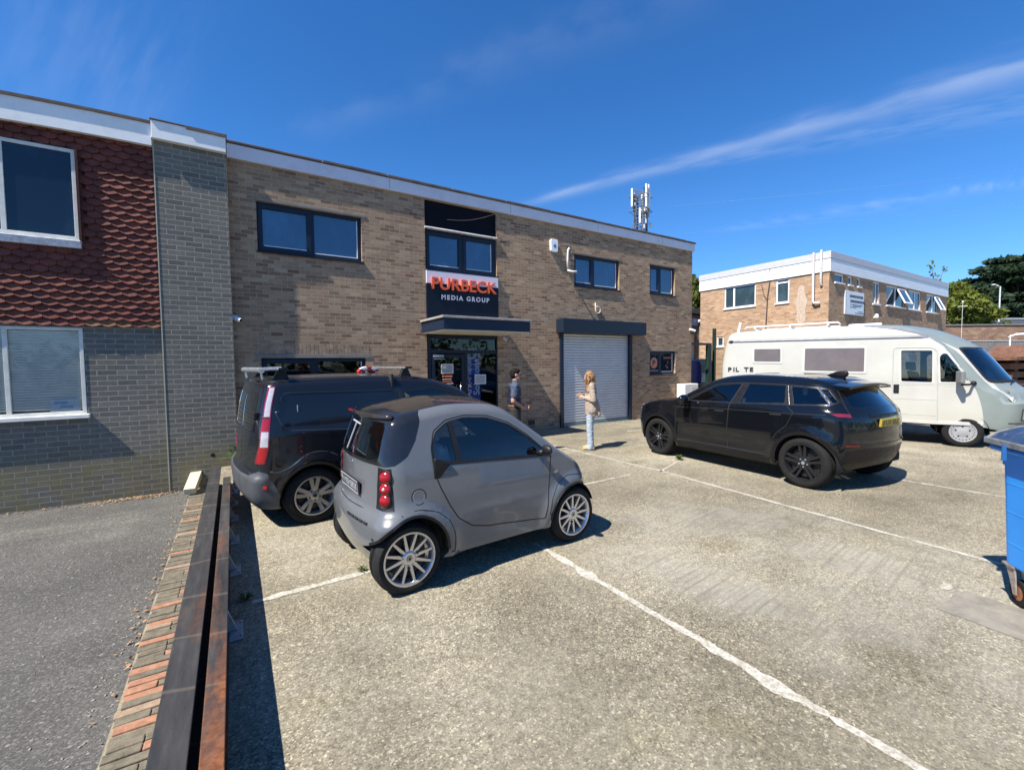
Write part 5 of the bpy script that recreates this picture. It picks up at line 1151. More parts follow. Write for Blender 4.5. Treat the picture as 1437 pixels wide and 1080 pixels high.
    for v, sg in (('R', -1), ('L', 1)):
        p, n = S.at(v, (-.595, 1.0)); mb = MB()
        mb.prism(smooth_poly([(-.075, .10), (-.075, -.09), (-.045, -.115), (.03, -.02), (.085, .035), (.02, .06)], .02), -.02, .012, 'y'); o = mb.build('door_handle', PLASTIC, t, bevel=.012, smooth=True, fixn=True, uv=False); o.location = p; o.rotation_euler = (R(6)*-sg, 0, 0)
        p, n = S.at(v, (.45, 1.01)); mb = MB(); mb.ball((0.015, sg*.115, .035), (.034, .075, .048), 16); mb.bar((.0, 0, -.01), (0, sg*.08, .01), .05, .04); o = mb.build('door_mirror', PLASTIC, t, smooth=True, uv=False); o.location = p
    for y in (-.31, .31): seat(t, -.12, y, .48, simple('grey_seat', (.34, .37, .43), .8, var=.2, vscale=14), 1.0)
    steering(t, .33, -.33, .92)
    mb = MB(); mb.box(.50, .80, -.58, .58, .70, .90); mb.build('dashboard', CABIN, t, bevel=.06, smooth=True, uv=False, seg=3)
    mb = MB(); mb.box(-.55, .6, -.56, .56, .26, .42); mb.box(-.95, -.55, -.50, .50, .46, .90); mb.build('floor_pan', CABIN, t)
    for sg in (-1, 1):
        well(t, -.880, .30, .345, sg*.62, sg*.38, -5, 150); well(t, .918, .29, .340, sg*.64, sg*.38, 15, 190)
        tyre_rim(t, -.892, sg, sg*(.600 if sg < 0 else .57), .292, .292, .185, .212, ALLOY, 'multi', rot=.2); tyre_rim(t, .918, sg, sg*.620, .288, .288, .165, .206, ALLOY, 'multi', rot=.05)
small_car()
def panel_van():
    BLK = paint('van_black', (.0075, .009, .013), 0., .22, .8, .02, (.10, .095, .085)); ROOFD = paint('van_roof', (.020, .018, .016), 0., .3, 1., .35, (.20, .175, .14))
    hd = R(7.0); f = Vector((math.cos(hd), math.sin(hd), 0)); l = Vector((-f.y, f.x, 0)); c = Vector((.775, 5.66, 0)) + f*1.33 + l*.87
    t = thing('parked_van', 'black panel van with roof bars parked against the brick office', 'van', c, hd)
    sec = pchip([(.2, .80), (.3, .855), (.5, .895), (.8, .915), (1.0, .905), (1.15, .885), (1.35, .85), (1.55, .805), (1.75, .735), (1.85, .68)])
    plan = pchip([(-2.2, .955), (-1.9, .985), (-1.2, 1.), (.8, 1.), (1.5, .985), (2.0, .92), (2.27, .80)])
    def W(X, z):
        w = sec(z)*plan(X)
        for wx in (-1.33, 1.33): d = np.hypot(X-wx, z-.33); w = w + .022*gauss(d-.42, .06)*np.clip((z-.15)/.15, 0, 1)
        # pressed panel in the flank
        q = np.clip((X+1.66)/.05, 0, 1)*np.clip((-.16-X)/.05, 0, 1)*np.clip((z-1.12)/.05, 0, 1)*np.clip((1.56-z)/.05, 0, 1); w = w - .012*q
        return w + .006*gauss(z-1.07, .035)
    S = Shell(4.42, 1.83, 1.65, [(-2.2, .34), (-1.9, .26), (-1.0, .22), (1.2, .22), (2.0, .22), (2.27, .28)],
              [(-2.3, 1.685), (-2.0, 1.725), (-1.4, 1.755), (-.5, 1.765), (.1, 1.735), (.42, 1.675), (.75, 1.56), (1.15, 1.29), (1.42, 1.13), (1.55, 1.08), (1.85, .98), (2.08, .86), (2.2, .76), (2.27, .66)],
              [(.25, -1.93), (.40, -2.01), (.60, -2.02), (.68, -1.96), (.9, -1.945), (1.1, -1.935), (1.4, -1.90), (1.65, -1.84), (1.8, -1.81)],
              [(.2, 2.12), (.4, 2.24), (.6, 2.26), (.8, 2.2), (1.2, 2.1)], W, rx=.16, ry=.12, rz=.10, kr=.06, kf=.22, crown=.035, res=.07)
    lamp = [(-1.80, 1.62), (-1.835, 1.625), (-1.90, 1.34), (-1.985, .99), (-2.06, .80), (-1.99, .82), (-1.90, .93), (-1.885, 1.28)]
    top = [('', 0)]
    win = [(-.175, 1.52), (-.14, 1.36), (-.06, 1.16), (1.05, 1.06), (1.18, 1.12), (.92, 1.30), (.62, 1.48), (.36, 1.565)]
    glass = [(-.02, 1.50), (.0, 1.19), (.98, 1.10), (.90, 1.21), (.55, 1.46), (.30, 1.54)]
    gA = [(-.15, 1.50), (-.05, 1.19), (-.035, 1.19), (-.05, 1.50)]
    door = [(-.255, 1.66), (-.20, 1.52), (-.16, 1.3), (-.12, .9), (-.10, .32), (.86, .32), (.90, .6), (1.02, .78), (1.12, 1.07), (.62, 1.50), (.33, 1.66)]
    for v, sg in (('R', -1), ('L', 1)):
        S.feat('door', v, door, BLK, 0., rad=.02); S.feat('window_frame', v, win, PLASTIC, .0015, rad=.02); S.feat('side_glass', v, [(-.13, 1.50), (-.06, 1.20), (1.0, 1.10), (.90, 1.23), (.57, 1.46), (.32, 1.54)], AUTOG, -.006, 'window_frame', .03)
        # tall rear lamp in four blocks
        S.feat('lamp_surround', 'mix', [(v, -1.755, 1.64), (v, -1.688, 1.64), (v, -1.765, 1.30), (v, -1.785, 1.14), (v, -1.80, .97), (v, -1.845, .785), (v, -1.915, .775), (v, -1.885, .97), (v, -1.865, 1.14), (v, -1.835, 1.30)], simple('deep_red_lens', (.22, .008, .014), .15, coat=1.), .005)
        rl = lambda a, b, c_, d, m: S.feat('tail_lamp', 'mix', [(v, *a), (v, *b), (v, *c_), (v, *d)], m, .008)
        rl((-1.745, 1.625), (-1.70, 1.625), (-1.775, 1.30), (-1.825, 1.30), CLEARL); rl((-1.825, 1.299), (-1.775, 1.299), (-1.795, 1.14), (-1.855, 1.14), REDL); rl((-1.855, 1.139), (-1.795, 1.139), (-1.81, .97), (-1.875, .97), CLEARL); rl((-1.875, .969), (-1.81, .969), (-1.85, .80), (-1.90, .79), REDL)
        S.feat('rear_bumper', 'mix', [('B', sg*.30, .62), ('B', sg*.62, .63), (v, -1.90, .70), (v, -1.83, .68), (v, -1.78, .58), (v, -1.715, .44), (v, -1.69, .375), (v, -1.69, .24), (v, -1.85, .2), ('B', sg*.6, .2), ('B', sg*.30, .2)], simple('grey_bumper', (.058, .062, .068), .5, var=.12, dirt=((.10, .095, .085), .4)), .006)
        S.feat('opening', v, circle(-1.33, .335, .385, 44), None); S.feat('opening', v, circle(1.33, .335, .385, 44), None)
    S.feat('rear_bumper', 'B', [(-.298, .62), (.298, .62), (.298, .2), (-.298, .2)], simple('grey_bumper', (.10, .105, .11)), .006)
    S.feat('rear_glass', 'B', [(-.68, 1.12), (-.03, 1.12), (-.03, 1.55), (-.62, 1.58)], TINTG, -.004, rad=.05); S.feat('rear_glass', 'B', [(.68, 1.12), (.03, 1.12), (.03, 1.55), (.62, 1.58)], TINTG, -.004, rad=.05)
    S.feat('roof_skin', 'T', [(-2.2, -.9), (.38, -.9), (.46, 0), (.38, .9), (-2.2, .9)], ROOFD, 0)
    S.feat('windscreen', 'T', [(.50, -.60), (1.36, -.74), (1.42, 0), (1.36, .74), (.50, .60), (.54, 0)], AUTOG, -.004, rad=.06)
    for y in (-1, 1): S.feat('headlight', 'F', [(y*.82, .80), (y*.48, .72), (y*.50, .86), (y*.78, .99)], CLEARL, .006, rad=.04)
    S.feat('grille', 'F', [(-.42, .48), (.42, .48), (.5, .72), (-.5, .72)], PLASTIC, .002, rad=.04)
    r = S.build('body', BLK, t, .03, CABIN)
    SEAM = MATS['panel_gap']
    S.ribbon('door_gap', 'R', door, .008, SEAM, r['door'][0], closed=True, rad=.02)
    S.ribbon('flank_crease', 'R', [(-1.72, 1.36), (-1.66, 1.20), (-1.58, 1.135), (-.9, 1.085), (-.15, 1.075)], .012, paint('van_black_edge', (.03, .033, .04), 0, .2), t, rad=.04)
    S.ribbon('panel_gap', 'R', [(-1.655, 1.46), (-1.63, 1.545), (-1.58, 1.56), (-.30, 1.535), (-.20, 1.42)], .010, SEAM, t, rad=.03)
    S.ribbon('panel_gap', 'R', [(-.25, 1.66), (-.25, 1.72)], .008, SEAM, t); S.ribbon('arch_crease', 'R', [(-1.82, .69), (-1.72, .67), (-1.58, .72), (-1.42, .84), (-1.28, .865), (-1.10, .82), (-.96, .68)], .016, MATS['van_black_edge'], t, rad=.08)
    for v in 'RL':
        S.ribbon('arch_lip', v, [(-1.33+.390*math.cos(R(a)), .335+.390*math.sin(R(a))) for a in range(-6, 180, 6)], .028, PLASTIC, t, .003, thick=.02); S.ribbon('arch_lip', v, [(1.33+.390*math.cos(R(a)), .335+.390*math.sin(R(a))) for a in range(0, 180, 6)], .028, PLASTIC, t, .003, thick=.02)
        S.ribbon('sill_trim', v, [(-.92, .28), (.9, .28)], .09, PLASTIC, t, .004, thick=.01)
        S.ribbon('roof_gutter', v, [(-1.85, 1.69), (-.5, 1.715), (.3, 1.67)], .02, PLASTIC, t, .003)
    S.ribbon('lamp_divider', 'R', [(-1.78, 1.30), (-1.84, 1.30)], .012, PLASTIC, t, .011)
    S.ribbon('rear_door_gap', 'B', [(0, .66), (0, 1.74)], .012, SEAM, t)
    p, n = S.at('R', (-1.48, 1.36)); mb = MB(); mb.box(-.004, .004, -.004, .002, -.05, .06); o = mb.build('flank_reflector', simple('pale_sticker', (.5, .5, .52), .5), t); o.location = p
    p, n = S.at('R', (-1.86, .52)); mb = MB(); mb.box(-.05, .04, -.012, .01, -.018, .018); o = mb.build('bumper_reflector', REDL, t, bevel=.004); o.location = p; o.rotation_euler = (0, 0, R(-50))
    p, n = S.at('R', (-1.90, 1.05)); mb = MB(); mb.box(-.03, .02, -.03, .01, -.03, .03); 
    p, n = S.at('R', (-1.87, 1.31)); mb = MB(); mb.box(-.045, .0, -.02, .02, -.045, .045); o = mb.build('door_hinge', PLASTIC, t, bevel=.01); o.location = p
    for sg in (-1, 1):
        well(t, -1.33, .335, .388, sg*.87, sg*.5); well(t, 1.33, .335, .388, sg*.87, sg*.5)
        tyre_rim(t, -1.33, sg, sg*.795, .332, .332, .205, .222, ALLOYD, 'five', TYREG, rot=.3); tyre_rim(t, 1.33, sg, sg*.795, .332, .332, .205, .222, ALLOYD, 'five', TYREG, rot=.5)
        p, n = S.at('R' if sg < 0 else 'L', (.92, 1.14)); mb = MB(); mb.ball((-.02, sg*.16, .06), (.06, .12, .11), 16); mb.bar((0, 0, 0), (0, sg*.1, .02), .07, .05); o = mb.build('door_mirror', PLASTIC, t, smooth=True, uv=False); o.location = p
    for y in (-.38, .38): seat(t, .20, y, .72)
    steering(t, .72, -.40, 1.12)
    mb = MB(); mb.box(.85, 1.5, -.75, .75, .8, 1.05); mb.build('dashboard', CABIN, t, bevel=.08, uv=False); mb = MB(); mb.box(-.30, -.27, -.8, .8, .3, 1.75); mb.box(-.9, .9, -.78, .78, .28, .40); mb.build('bulkhead', CABIN, t, uv=False)
    # roof bars on feet, with tube fairing
    for x in (-1.60, -.02):
        b = MB(); zt = float(S.zt(x)); b.prism(smooth_poly([(x-.05, zt+.075), (x+.05, zt+.075), (x+.045, zt+.10), (x-.045, zt+.105)], .012), -.74, .74, 'y'); o = b.build('roof_bar', simple('bar_aluminium', (.60, .61, .62), .3, metal=.8, var=.1), t, bevel=.004, fixn=True)
        g = MB(); g.prism([(x-.05, zt+.076), (x+.05, zt+.076), (x+.05, zt+.104), (x-.05, zt+.104)], -.752, -.741, 'y'); g.build('end_cap', PLASTIC, o, fixn=True)
        for sg in (-1, 1):
            g = MB(); g.prism([(x-.10, zt-.055), (x+.10, zt-.055), (x+.04, zt+.075), (x-.04, zt+.075)], sg*.62-.03, sg*.62+.03, 'y'); g.build('bar_foot', PLASTIC, o, bevel=.01, fixn=True)
    x = -1.80; b = MB(); zt = float(S.zt(x)); b.tube([(x, -.62, zt+.09), (x, .62, zt+.09)], .035, 10); b.tube([(x, -.55, zt+.09), (x+.02, -.55, zt-.02)], .014, 6); b.tube([(x, .55, zt+.09), (x+.02, .55, zt-.02)], .014, 6); b.tube([(x+.2, -.66, zt+.11), (x-.02, -.64, zt+.10)], .02, 8); b.build('ladder_roller', MATS['bar_aluminium'], t, smooth='auto', uv=False)
    # red and white roll lying on the roof by the front bar
    t2 = thing('tape_roll', 'red and white rolled tape lying on the van roof beside the front bar', 'tape', c + f*(-.30) + l*.02 + Vector((0, 0, 1.765)), hd)
    b = MB(); b.lathe([(.06, -.05), (.15, -.05), (.16, 0), (.15, .05), (.06, .05), (.06, -.05)], 28, 'y', (0, 0, .02), ang=(0, math.pi)); b.build('roll', simple('red_tape', (.55, .03, .02), .5), t2, smooth='auto')
    b = MB(); b.lathe([(.09, -.056), (.153, -.055), (.165, 0), (.153, .055)], 8, 'y', (0, 0, .02), ang=(.55, 1.25)); b.lathe([(.09, -.056), (.153, -.055), (.165, 0), (.153, .055)], 8, 'y', (0, 0, .02), ang=(1.8, 2.5)); b.build('white_band', WHITE, t2, smooth='auto'); t2.scale = (1.0, .9, .5)
panel_van()
def suv():
    BLK = paint('suv_black', (.004, .005, .007), 0., .15, .75, .0, (.08, .08, .075)); PB = simple('suv_trim', (.008, .008, .009), .4, var=.1, spec=.3)
    hd = R(85.5); f = Vector((math.cos(hd), math.sin(hd), 0)); rt = Vector((f.y, -f.x, 0)); c = Vector((7.18, 4.55, 0)) + rt*.92
    t = thing('parked_suv', 'black sport utility vehicle with black wheels parked facing the office', 'car', c, hd)
    sec = pchip([(.2, .86), (.32, .915), (.5, .945), (.8, .965), (1.0, .965), (1.12, .95), (1.22, .905), (1.35, .845), (1.5, .77), (1.6, .71), (1.68, .66)])
    plan = pchip([(-2.1, .86), (-1.85, .945), (-1.5, .985), (-.8, 1.), (.9, 1.), (1.5, .985), (2.0, .92), (2.28, .78)])
    glh = pchip([(-2.2, .90), (-1.6, .955), (-.6, 1.), (.6, 1.), (1.2, .97)])
    def W(X, z):
        w = sec(z)*plan(X); k = np.clip((z-1.15)/.3, 0, 1); w = w*(1-k+k*glh(X))
        for wx in (-1.40, 1.40): d = np.hypot(X-wx, z-.37); w = w + .030*gauss(d-.46, .07)*np.clip((z-.15)/.15, 0, 1)
        return w + .010*gauss(z-1.07, .03)*np.clip(1-np.abs(X)/2.4, 0, 1) - .022*gauss(z-.52, .12)*np.clip(1.3-np.abs(X), 0, 1)
    S = Shell(4.55, 1.93, 1.48, [(-2.1, .40), (-1.9, .34), (-1.75, .28), (-1.0, .26), (1.2, .25), (2.0, .25), (2.3, .32)],
              [(-2.2, 1.48), (-1.8, 1.535), (-1.5, 1.605), (-1.0, 1.655), (-.4, 1.668), (0, 1.64), (.3, 1.555), (.62, 1.39), (.92, 1.225), (1.02, 1.185), (1.4, 1.145), (1.8, 1.05), (2.05, .94), (2.2, .84), (2.28, .72)],
              [(.3, -1.90), (.48, -2.03), (.72, -2.07), (.98, -2.05), (1.08, -2.03), (1.18, -1.98), (1.3, -1.89), (1.42, -1.80), (1.55, -1.71), (1.7, -1.66)],
              [(.2, 2.10), (.4, 2.25), (.7, 2.27), (.9, 2.22), (1.2, 2.15)], W, rx=.28, ry=.14, rz=.07, kr=.20, kf=.22, crown=.03, res=.07)
    g1 = [(.62, 1.165), (.36, 1.325), (.13, 1.445), (-.30, 1.49), (-.195, 1.185)]; g2 = [(-.36, 1.19), (-.435, 1.495), (-1.03, 1.49), (-1.085, 1.235)]
    g3 = [(-1.115, 1.48), (-1.47, 1.462), (-1.665, 1.25), (-1.225, 1.225)]; g4 = [(-1.51, 1.455), (-1.595, 1.445), (-1.745, 1.285), (-1.71, 1.26)]
    band = [(.70, 1.145), (.37, 1.345), (.14, 1.468), (-.3, 1.513), (-1.06, 1.508), (-1.48, 1.485), (-1.61, 1.462), (-1.78, 1.275), (-1.68, 1.228), (-1.2, 1.203), (-.2, 1.165)]
    d1 = [(.955, .95), (.945, .36), (-.145, .36), (-.16, .8), (-.19, 1.17), (-.32, 1.51), (.14, 1.48), (.39, 1.345), (.72, 1.16)]; d2 = [(-.15, .36), (-.165, .8), (-.20, 1.17), (-.33, 1.51), (-1.07, 1.505), (-1.10, 1.22), (-1.25, 1.10), (-1.16, .9), (-1.0, .75), (-.93, .55), (-.91, .36)]
    GL = clear_glass('suv_glass', (.42, .52, .50), 1.55)
    for v, sg in (('L', 1), ('R', -1)):
        S.feat('door', v, d1, BLK, 0, rad=.03); S.feat('door', v, d2, BLK, 0, rad=.03)
        S.feat('window_band', v, band, PB, .001, rad=.02); S.feat('side_glass', v, g1, GL, -.004, 'window_band', .02); S.feat('side_glass', v, g2, GL, -.004, 'window_band', .02); S.feat('side_glass', v, g3, TINTG, -.003, 'window_band', .02); S.feat('side_glass', v, g4, TINTG, -.003, 'window_band', .02)
        S.feat('tail_lamp', 'mix', [(v, -1.72, 1.125), (v, -1.80, 1.13), ('B', sg*.62, 1.118), ('B', sg*.40, 1.11), ('B', sg*.40, 1.07), ('B', sg*.62, 1.07), (v, -1.80, 1.085)], simple('smoked_red_lens', (.16, .012, .022), .1, coat=1.), .006)
        S.feat('lower_trim', 'mix', [(v, .93, .36), (v, .93, .22), (v, -.91, .22), (v, -.91, .36)], PB, .006)
        S.feat('opening', v, circle(-1.40, .37, .432, 48), None); S.feat('opening', v, circle(1.40, .37, .432, 48), None)
        S.feat('bumper_lower', 'mix', [(v, -1.83, .42), ('B', sg*.80, .60), ('B', sg*.60, .63), ('B', sg*.001, .63), ('B', sg*.001, .22), ('B', sg*.6, .22), (v, -1.84, .22)], PB, .004)
    S.feat('tailgate', 'B', [(-.60, .70), (.60, .70), (.70, 1.0), (.72, 1.17), (.58, 1.47), (-.58, 1.47), (-.72, 1.17), (-.70, 1.0)], BLK, 0, rad=.05)
    S.feat('rear_glass', 'B', [(-.60, 1.215), (.60, 1.215), (.52, 1.44), (-.52, 1.44)], TINTG, -.002, rad=.04)
    S.feat('windscreen', 'T', [(.30, -.56), (.96, -.72), (1.04, 0), (.96, .72), (.30, .56), (.25, 0)], GL, -.003, rad=.06)
    S.feat('glass_roof', 'T', [(.10, -.50), (-.95, -.52), (-.95, .52), (.10, .50)], simple('roof_glass', (.004, .004, .005), .05, coat=1.), .001, rad=.06)
    for y in (-1, 1): S.feat('headlight', 'F', [(y*.86, .90), (y*.52, .84), (y*.54, .90), (y*.84, .99)], CLEARL, .005, rad=.02)
    S.feat('grille', 'F', [(-.48, .80), (.48, .80), (.46, .88), (-.46, .88)], PLASTIC, .002)
    r = S.build('body', BLK, t, .03, CABIN); SEAM = MATS['panel_gap']
    for v, i in (('L', 0), ('R', 2)):
        for k, dd in ((0, d1), (1, d2)): S.ribbon('door_gap', v, dd, .010, SEAM, r['door'][i+k], closed=True, rad=.03)
        S.ribbon('chrome_line', v, [(.66, 1.150), (-.2, 1.172), (-1.2, 1.208), (-1.68, 1.235)], .010, simple('dark_chrome', (.18, .18, .19), .2, metal=.9), t, .004)
        S.ribbon('pillar_flash', v, [(-1.485, 1.478), (-1.69, 1.243)], .020, CHROME, t, .006)
        S.ribbon('pillar_flash', v, [(-1.065, 1.49), (-1.165, 1.215)], .010, MATS['dark_chrome'], t, .004)
        S.ribbon('arch_trim', v, [(-1.40+.440*math.cos(R(a)), .37+.440*math.sin(R(a))) for a in range(-8, 178, 6)], .05, PB, t, .004, thick=.03); S.ribbon('arch_trim', v, [(1.40+.440*math.cos(R(a)), .37+.440*math.sin(R(a))) for a in range(0, 190, 6)], .05, PB, t, .004, thick=.03)
        S.ribbon('flank_line', v, [(1.0, 1.01), (0, 1.055), (-1.2, 1.082), (-1.68, 1.105)], .008, paint('suv_edge', (.03, .032, .038), 0, .2), t)
        S.ribbon('sill_line', v, [(.92, .385), (-.88, .395)], .014, MATS['suv_edge'], t, .002); S.ribbon('door_handle', v, [(.08, 1.02), (-.10, 1.025)], .022, MATS['suv_edge'], t, .004, thick=.006); S.ribbon('door_handle', v, [(-.90, 1.05), (-1.08, 1.055)], .022, MATS['suv_edge'], t, .004, thick=.006)
    S.ribbon('tailgate_gap', 'B', [(-.60, .70), (.60, .70), (.70, 1.0), (.72, 1.17), (.58, 1.47)], .009, SEAM, t, rad=.05); S.ribbon('tailgate_gap', 'B', [(-.60, .70), (-.70, 1.0), (-.72, 1.17), (-.58, 1.47)], .009, SEAM, t, rad=.05)
    S.ribbon('lamp_bar', 'B', [(-.40, 1.085), (0, 1.085), (.40, 1.085)], .05, PB, t, .004)
    S.ribbon('rear_reflector', 'B', [(.82, .685), (.62, .68)], .022, simple('dark_red', (.12, .01, .012), .2), t, .006, thick=.006); S.ribbon('rear_reflector', 'B', [(-.82, .685), (-.62, .68)], .022, simple('dark_red', (.12, .01, .012)), t, .006, thick=.006)
    S.ribbon('skid_plate', 'B', [(-.52, .46), (-.40, .56), (.40, .56), (.52, .46)], .035, PB, t, .008, thick=.012)
    # plate
    p, n = S.at('B', (0, .985)); mb = MB(); mb.box(-.01, .02, -.26, .26, -.055, .055); o = mb.build('number_plate', simple('plate_yellow', (.34, .25, .03), .4, var=.04), t, bevel=.003); o.location = p + Vector((-.012, 0, 0)); o.rotation_euler = (0, R(-6), 0)
    b = MB(); rr = random.Random(4); y = .225
    for k in range(7):
        w = .042; b.box(-.0125, -.0102, y-w, y-w+.012, -.032, .032); b.box(-.0125, -.0102, y-w+.012, y, rr.choice([-.032, -.005, .02]), rr.choice([-.018, .008, .032]) if rr.random() < .3 else .032); y -= w+.017 + (.03 if k == 3 else 0)
    b.build('plate_marks', simple('plate_ink', (.10, .08, .03), .5), o)
    # roof spoiler, fin, mirrors
    mb = MB(); n_ = 18; vs = []
    for i in range(n_+1):
        y = -.60+1.2*i/n_; q = 1-(abs(y)/.62)**3*.5; z = 1.545-.05*(abs(y)/.6)**2; vs += [(-1.60, y, z+.02), (-1.78-.08*q, y, z-.008), (-1.78-.08*q, y, z-.04), (-1.64, y, z-.06)]
    mb.add(vs, [(i*4+k, i*4+(k+1) % 4, i*4+4+(k+1) % 4, i*4+4+k) for i in range(n_) for k in range(4)] + [(0, 1, 2, 3), tuple(n_*4+k for k in (3, 2, 1, 0))]); mb.build('spoiler', BLK, t, smooth='auto', uv=False, fixn=True)
    mb = MB(); mb.prism([(-1.48, 1.60), (-1.22, 1.64), (-1.36, 1.70), (-1.50, 1.715), (-1.53, 1.66)], -.03, .03, 'y'); mb.build('antenna_fin', PB, t, bevel=.02, smooth=True, uv=False, fixn=True)
    for v, sg in (('L', 1), ('R', -1)):
        p, n = S.at(v, (.66, 1.14)); mb = MB(); mb.ball((-.02, sg*.15, .045), (.075, .13, .085), 16); mb.bar((0, 0, -.01), (0, sg*.09, .02), .08, .05); o = mb.build('door_mirror', BLK, t, smooth=True, uv=False); o.location = p
        well(t, -1.40, .37, .435, sg*.92, sg*.5); well(t, 1.40, .37, .435, sg*.92, sg*.5)
        tyre_rim(t, -1.40, sg, sg*.835, .372, .372, .245, .268, ALLOYB, 'split', TYREG, rot=.25); tyre_rim(t, 1.40, sg, sg*.835, .372, .372, .245, .268, ALLOYB, 'split', TYREG, rot=.6)
    for x, y in ((.15, -.38), (.15, .38), (-.85, -.42), (-.85, .42)): seat(t, x, y, .58)
    steering(t, .62, -.38, 1.02); mb = MB(); mb.box(.72, 1.2, -.78, .78, .75, 1.05); mb.build('dashboard', CABIN, t, bevel=.08, uv=False); mb = MB(); mb.box(-1.0, 1.0, -.8, .8, .30, .45); mb.build('floor_pan', CABIN, t, uv=False)
suv()
def motorhome():
    def grp():
        m, nt, b = new_mat('cream_gelcoat'); v = coord(nt); sp = nt.nodes.new('ShaderNodeSeparateXYZ'); nt.links.new(v, sp.inputs[0])
        c = ramp(nt, noise(nt, v, 2.0, 5), [(.3, (.42, .412, .365)), (.7, (.47, .463, .415))])
        st = noise(nt, coord(nt, 'Object', (5, 5, .35)), 2.2, 6, .7); c = mixc(nt, maprange(nt, st, .56, .75, 0, .35), c, (.42, .41, .35))
        gr = mathn(nt, 'MULTIPLY', maprange(nt, sp.outputs[2], 1.1, .45, 0, .75, True), maprange(nt, noise(nt, v, 2.5, 6, .7), .25, .6)); c = mixc(nt, gr, c, (.44, .42, .35))
        nt.links.new(c, b.inputs['Base Color']); setp(b, Roughness=.38, Coat_Weight=.3, Coat_Roughness=.15); bump(nt, b, noise(nt, v, 1.4, 2), .08, .02); MATS['cream_gelcoat'] = m; return m
    CR = grp(); SAGE = paint('sage_grey', (.19, .225, .213), 0., .38, .5, .10, (.33, .33, .28)); STR = simple('slate_stripe', (.17, .18, .21), .45); WF = simple('camper_frame', (.48, .475, .44), .4, var=.05)
    hd = R(-70); f = Vector((math.cos(hd), math.sin(hd), 0)); rt = Vector((f.y, -f.x, 0)); c = Vector((13.10, 2.76, 0)) - rt*1.02
    t = thing('motorhome', 'cream and sage motorhome with brown windows parked behind the black vehicle', 'motorhome', c, hd)
    sec = pchip([(.3, 1.05), (.5, 1.085), (.9, 1.10), (1.4, 1.10), (2.0, 1.08), (2.4, 1.055), (2.75, 1.02)])
    plan = pchip([(-4.7, .985), (-4.3, 1.), (-.6, 1.), (-.1, .98), (.4, .93), (.8, .83), (1.05, .70)])
    def W(X, z): return sec(z)*plan(X)
    S = Shell(5.7, 2.2, 2.2, [(-4.85, .62), (-4.4, .50), (-.6, .47), (.2, .46), (.5, .40), (1.05, .36)],
              [(-4.8, 2.58), (-4.5, 2.67), (-4.2, 2.695), (-1.7, 2.715), (-1.0, 2.69), (-.45, 2.58), (0, 2.38), (.28, 2.19), (.40, 2.09), (.62, 1.79), (.90, 1.38), (.98, 1.29), (1.10, 1.22), (1.2, 1.12), (1.25, 1.0)],
              [(.45, -4.68), (.9, -4.78), (1.6, -4.80), (2.2, -4.74), (2.6, -4.64), (2.75, -4.57)], [(.3, 1.10), (.6, 1.20), (.85, 1.22), (1.1, 1.20), (1.3, 1.12)], W, rx=.16, ry=.13, rz=.11, kr=.03, kf=.42, kt=.72, crown=.035, seam='rear', res=.09)
    w1 = [(-3.965, 2.185), (-3.371, 2.175), (-3.366, 1.845), (-3.961, 1.862)]; w2 = [(-2.841, 2.169), (-1.683, 2.15), (-1.684, 1.60), (-2.845, 1.622)]
    door = [(-1.172, 2.142), (-.52, 2.125), (-.45, 2.05), (-.415, .52), (-.46, .452), (-1.13, .475), (-1.18, .53)]; dwin = [(-1.041, 2.076), (-.530, 2.064), (-.519, 1.375), (-1.023, 1.391)]
    tri = [(-.41, 1.93), (-.365, 1.995), (-.30, 1.995), (-.065, 1.60), (-.075, 1.385), (-.385, 1.385)]
    edge = [(-1.70, 2.665), (-1.15, 2.585), (-.80, 2.47), (-.585, 2.375), (-.35, 2.18), (-.20, 1.92), (-.09, 1.66), (.04, 1.43), (.152, 1.24), (.225, 1.0), (.266, .796), (.289, .498)]
    for v, sg in (('R', -1), ('L', 1)):
        S.feat('front_cap', 'mix', [(v, *p) for p in edge] + [(v, .29, .33), ('F', sg*.55, .33), ('F', sg*.001, .33), ('F', sg*.001, .8), ('F^', sg*.001, 1.3), ('F^', sg*.55, 1.3), (v+'^', .6, 1.5), (v+'^', .2, 2.0), (v+'^', -.5, 2.5), (v+'^', -1.70, 2.69)], SAGE, 0)
    for v in 'RL':
        S.feat('window_frame', v, grow(w1, .045), WF, .010, rad=.03); S.feat('side_glass', v, w1, simple('brown_acrylic', (.13, .105, .10), .12, var=.1, vscale=4), .004, 'window_frame', .02)
        S.feat('window_frame', v, grow(w2, .045), WF, .010, rad=.03); S.feat('side_glass', v, w2, MATS['brown_acrylic'], .004, 'window_frame', .02)
        S.feat('door', v, door, CR, .006, rad=.05); S.feat('door_window_frame', v, grow(dwin, .03), WF, .011, rad=.03); S.feat('side_glass', v, dwin, AUTOG, .003, rad=.03)
        S.feat('cab_window_frame', v, grow(tri, .035), WF, .006, rad=.02); S.feat('side_glass', v, tri, AUTOG, -.004, rad=.03)
        S.feat('opening', v, [(-.365, .2), (-.36, .34), (-.30, .465), (-.2, .48), (.2, .485), (.29, .42), (.345, .2)], None, rad=.05)
    S.feat('front_cap', 'T', [(-1.7, -1.1), (1.2, -1.1), (1.2, 1.1), (-1.7, 1.1)], SAGE, 0)
    scr = [(-.13, -.86), (.12, -.89), (.37, -.88), (.59, -.66), (.83, -.32), (.90, 0), (.83, .32), (.59, .66), (.37, .88), (.12, .89), (-.13, .86), (.19, .50), (.35, .2), (.38, 0), (.35, -.2), (.19, -.50)]
    S.feat('screen_seal', 'T', scr, RUBBER, .002, rad=.10); S.feat('windscreen', 'T', grow(scr, -.035), clear_glass('screen_glass', (.60, .70, .74), 1.6), .004, rad=.07)
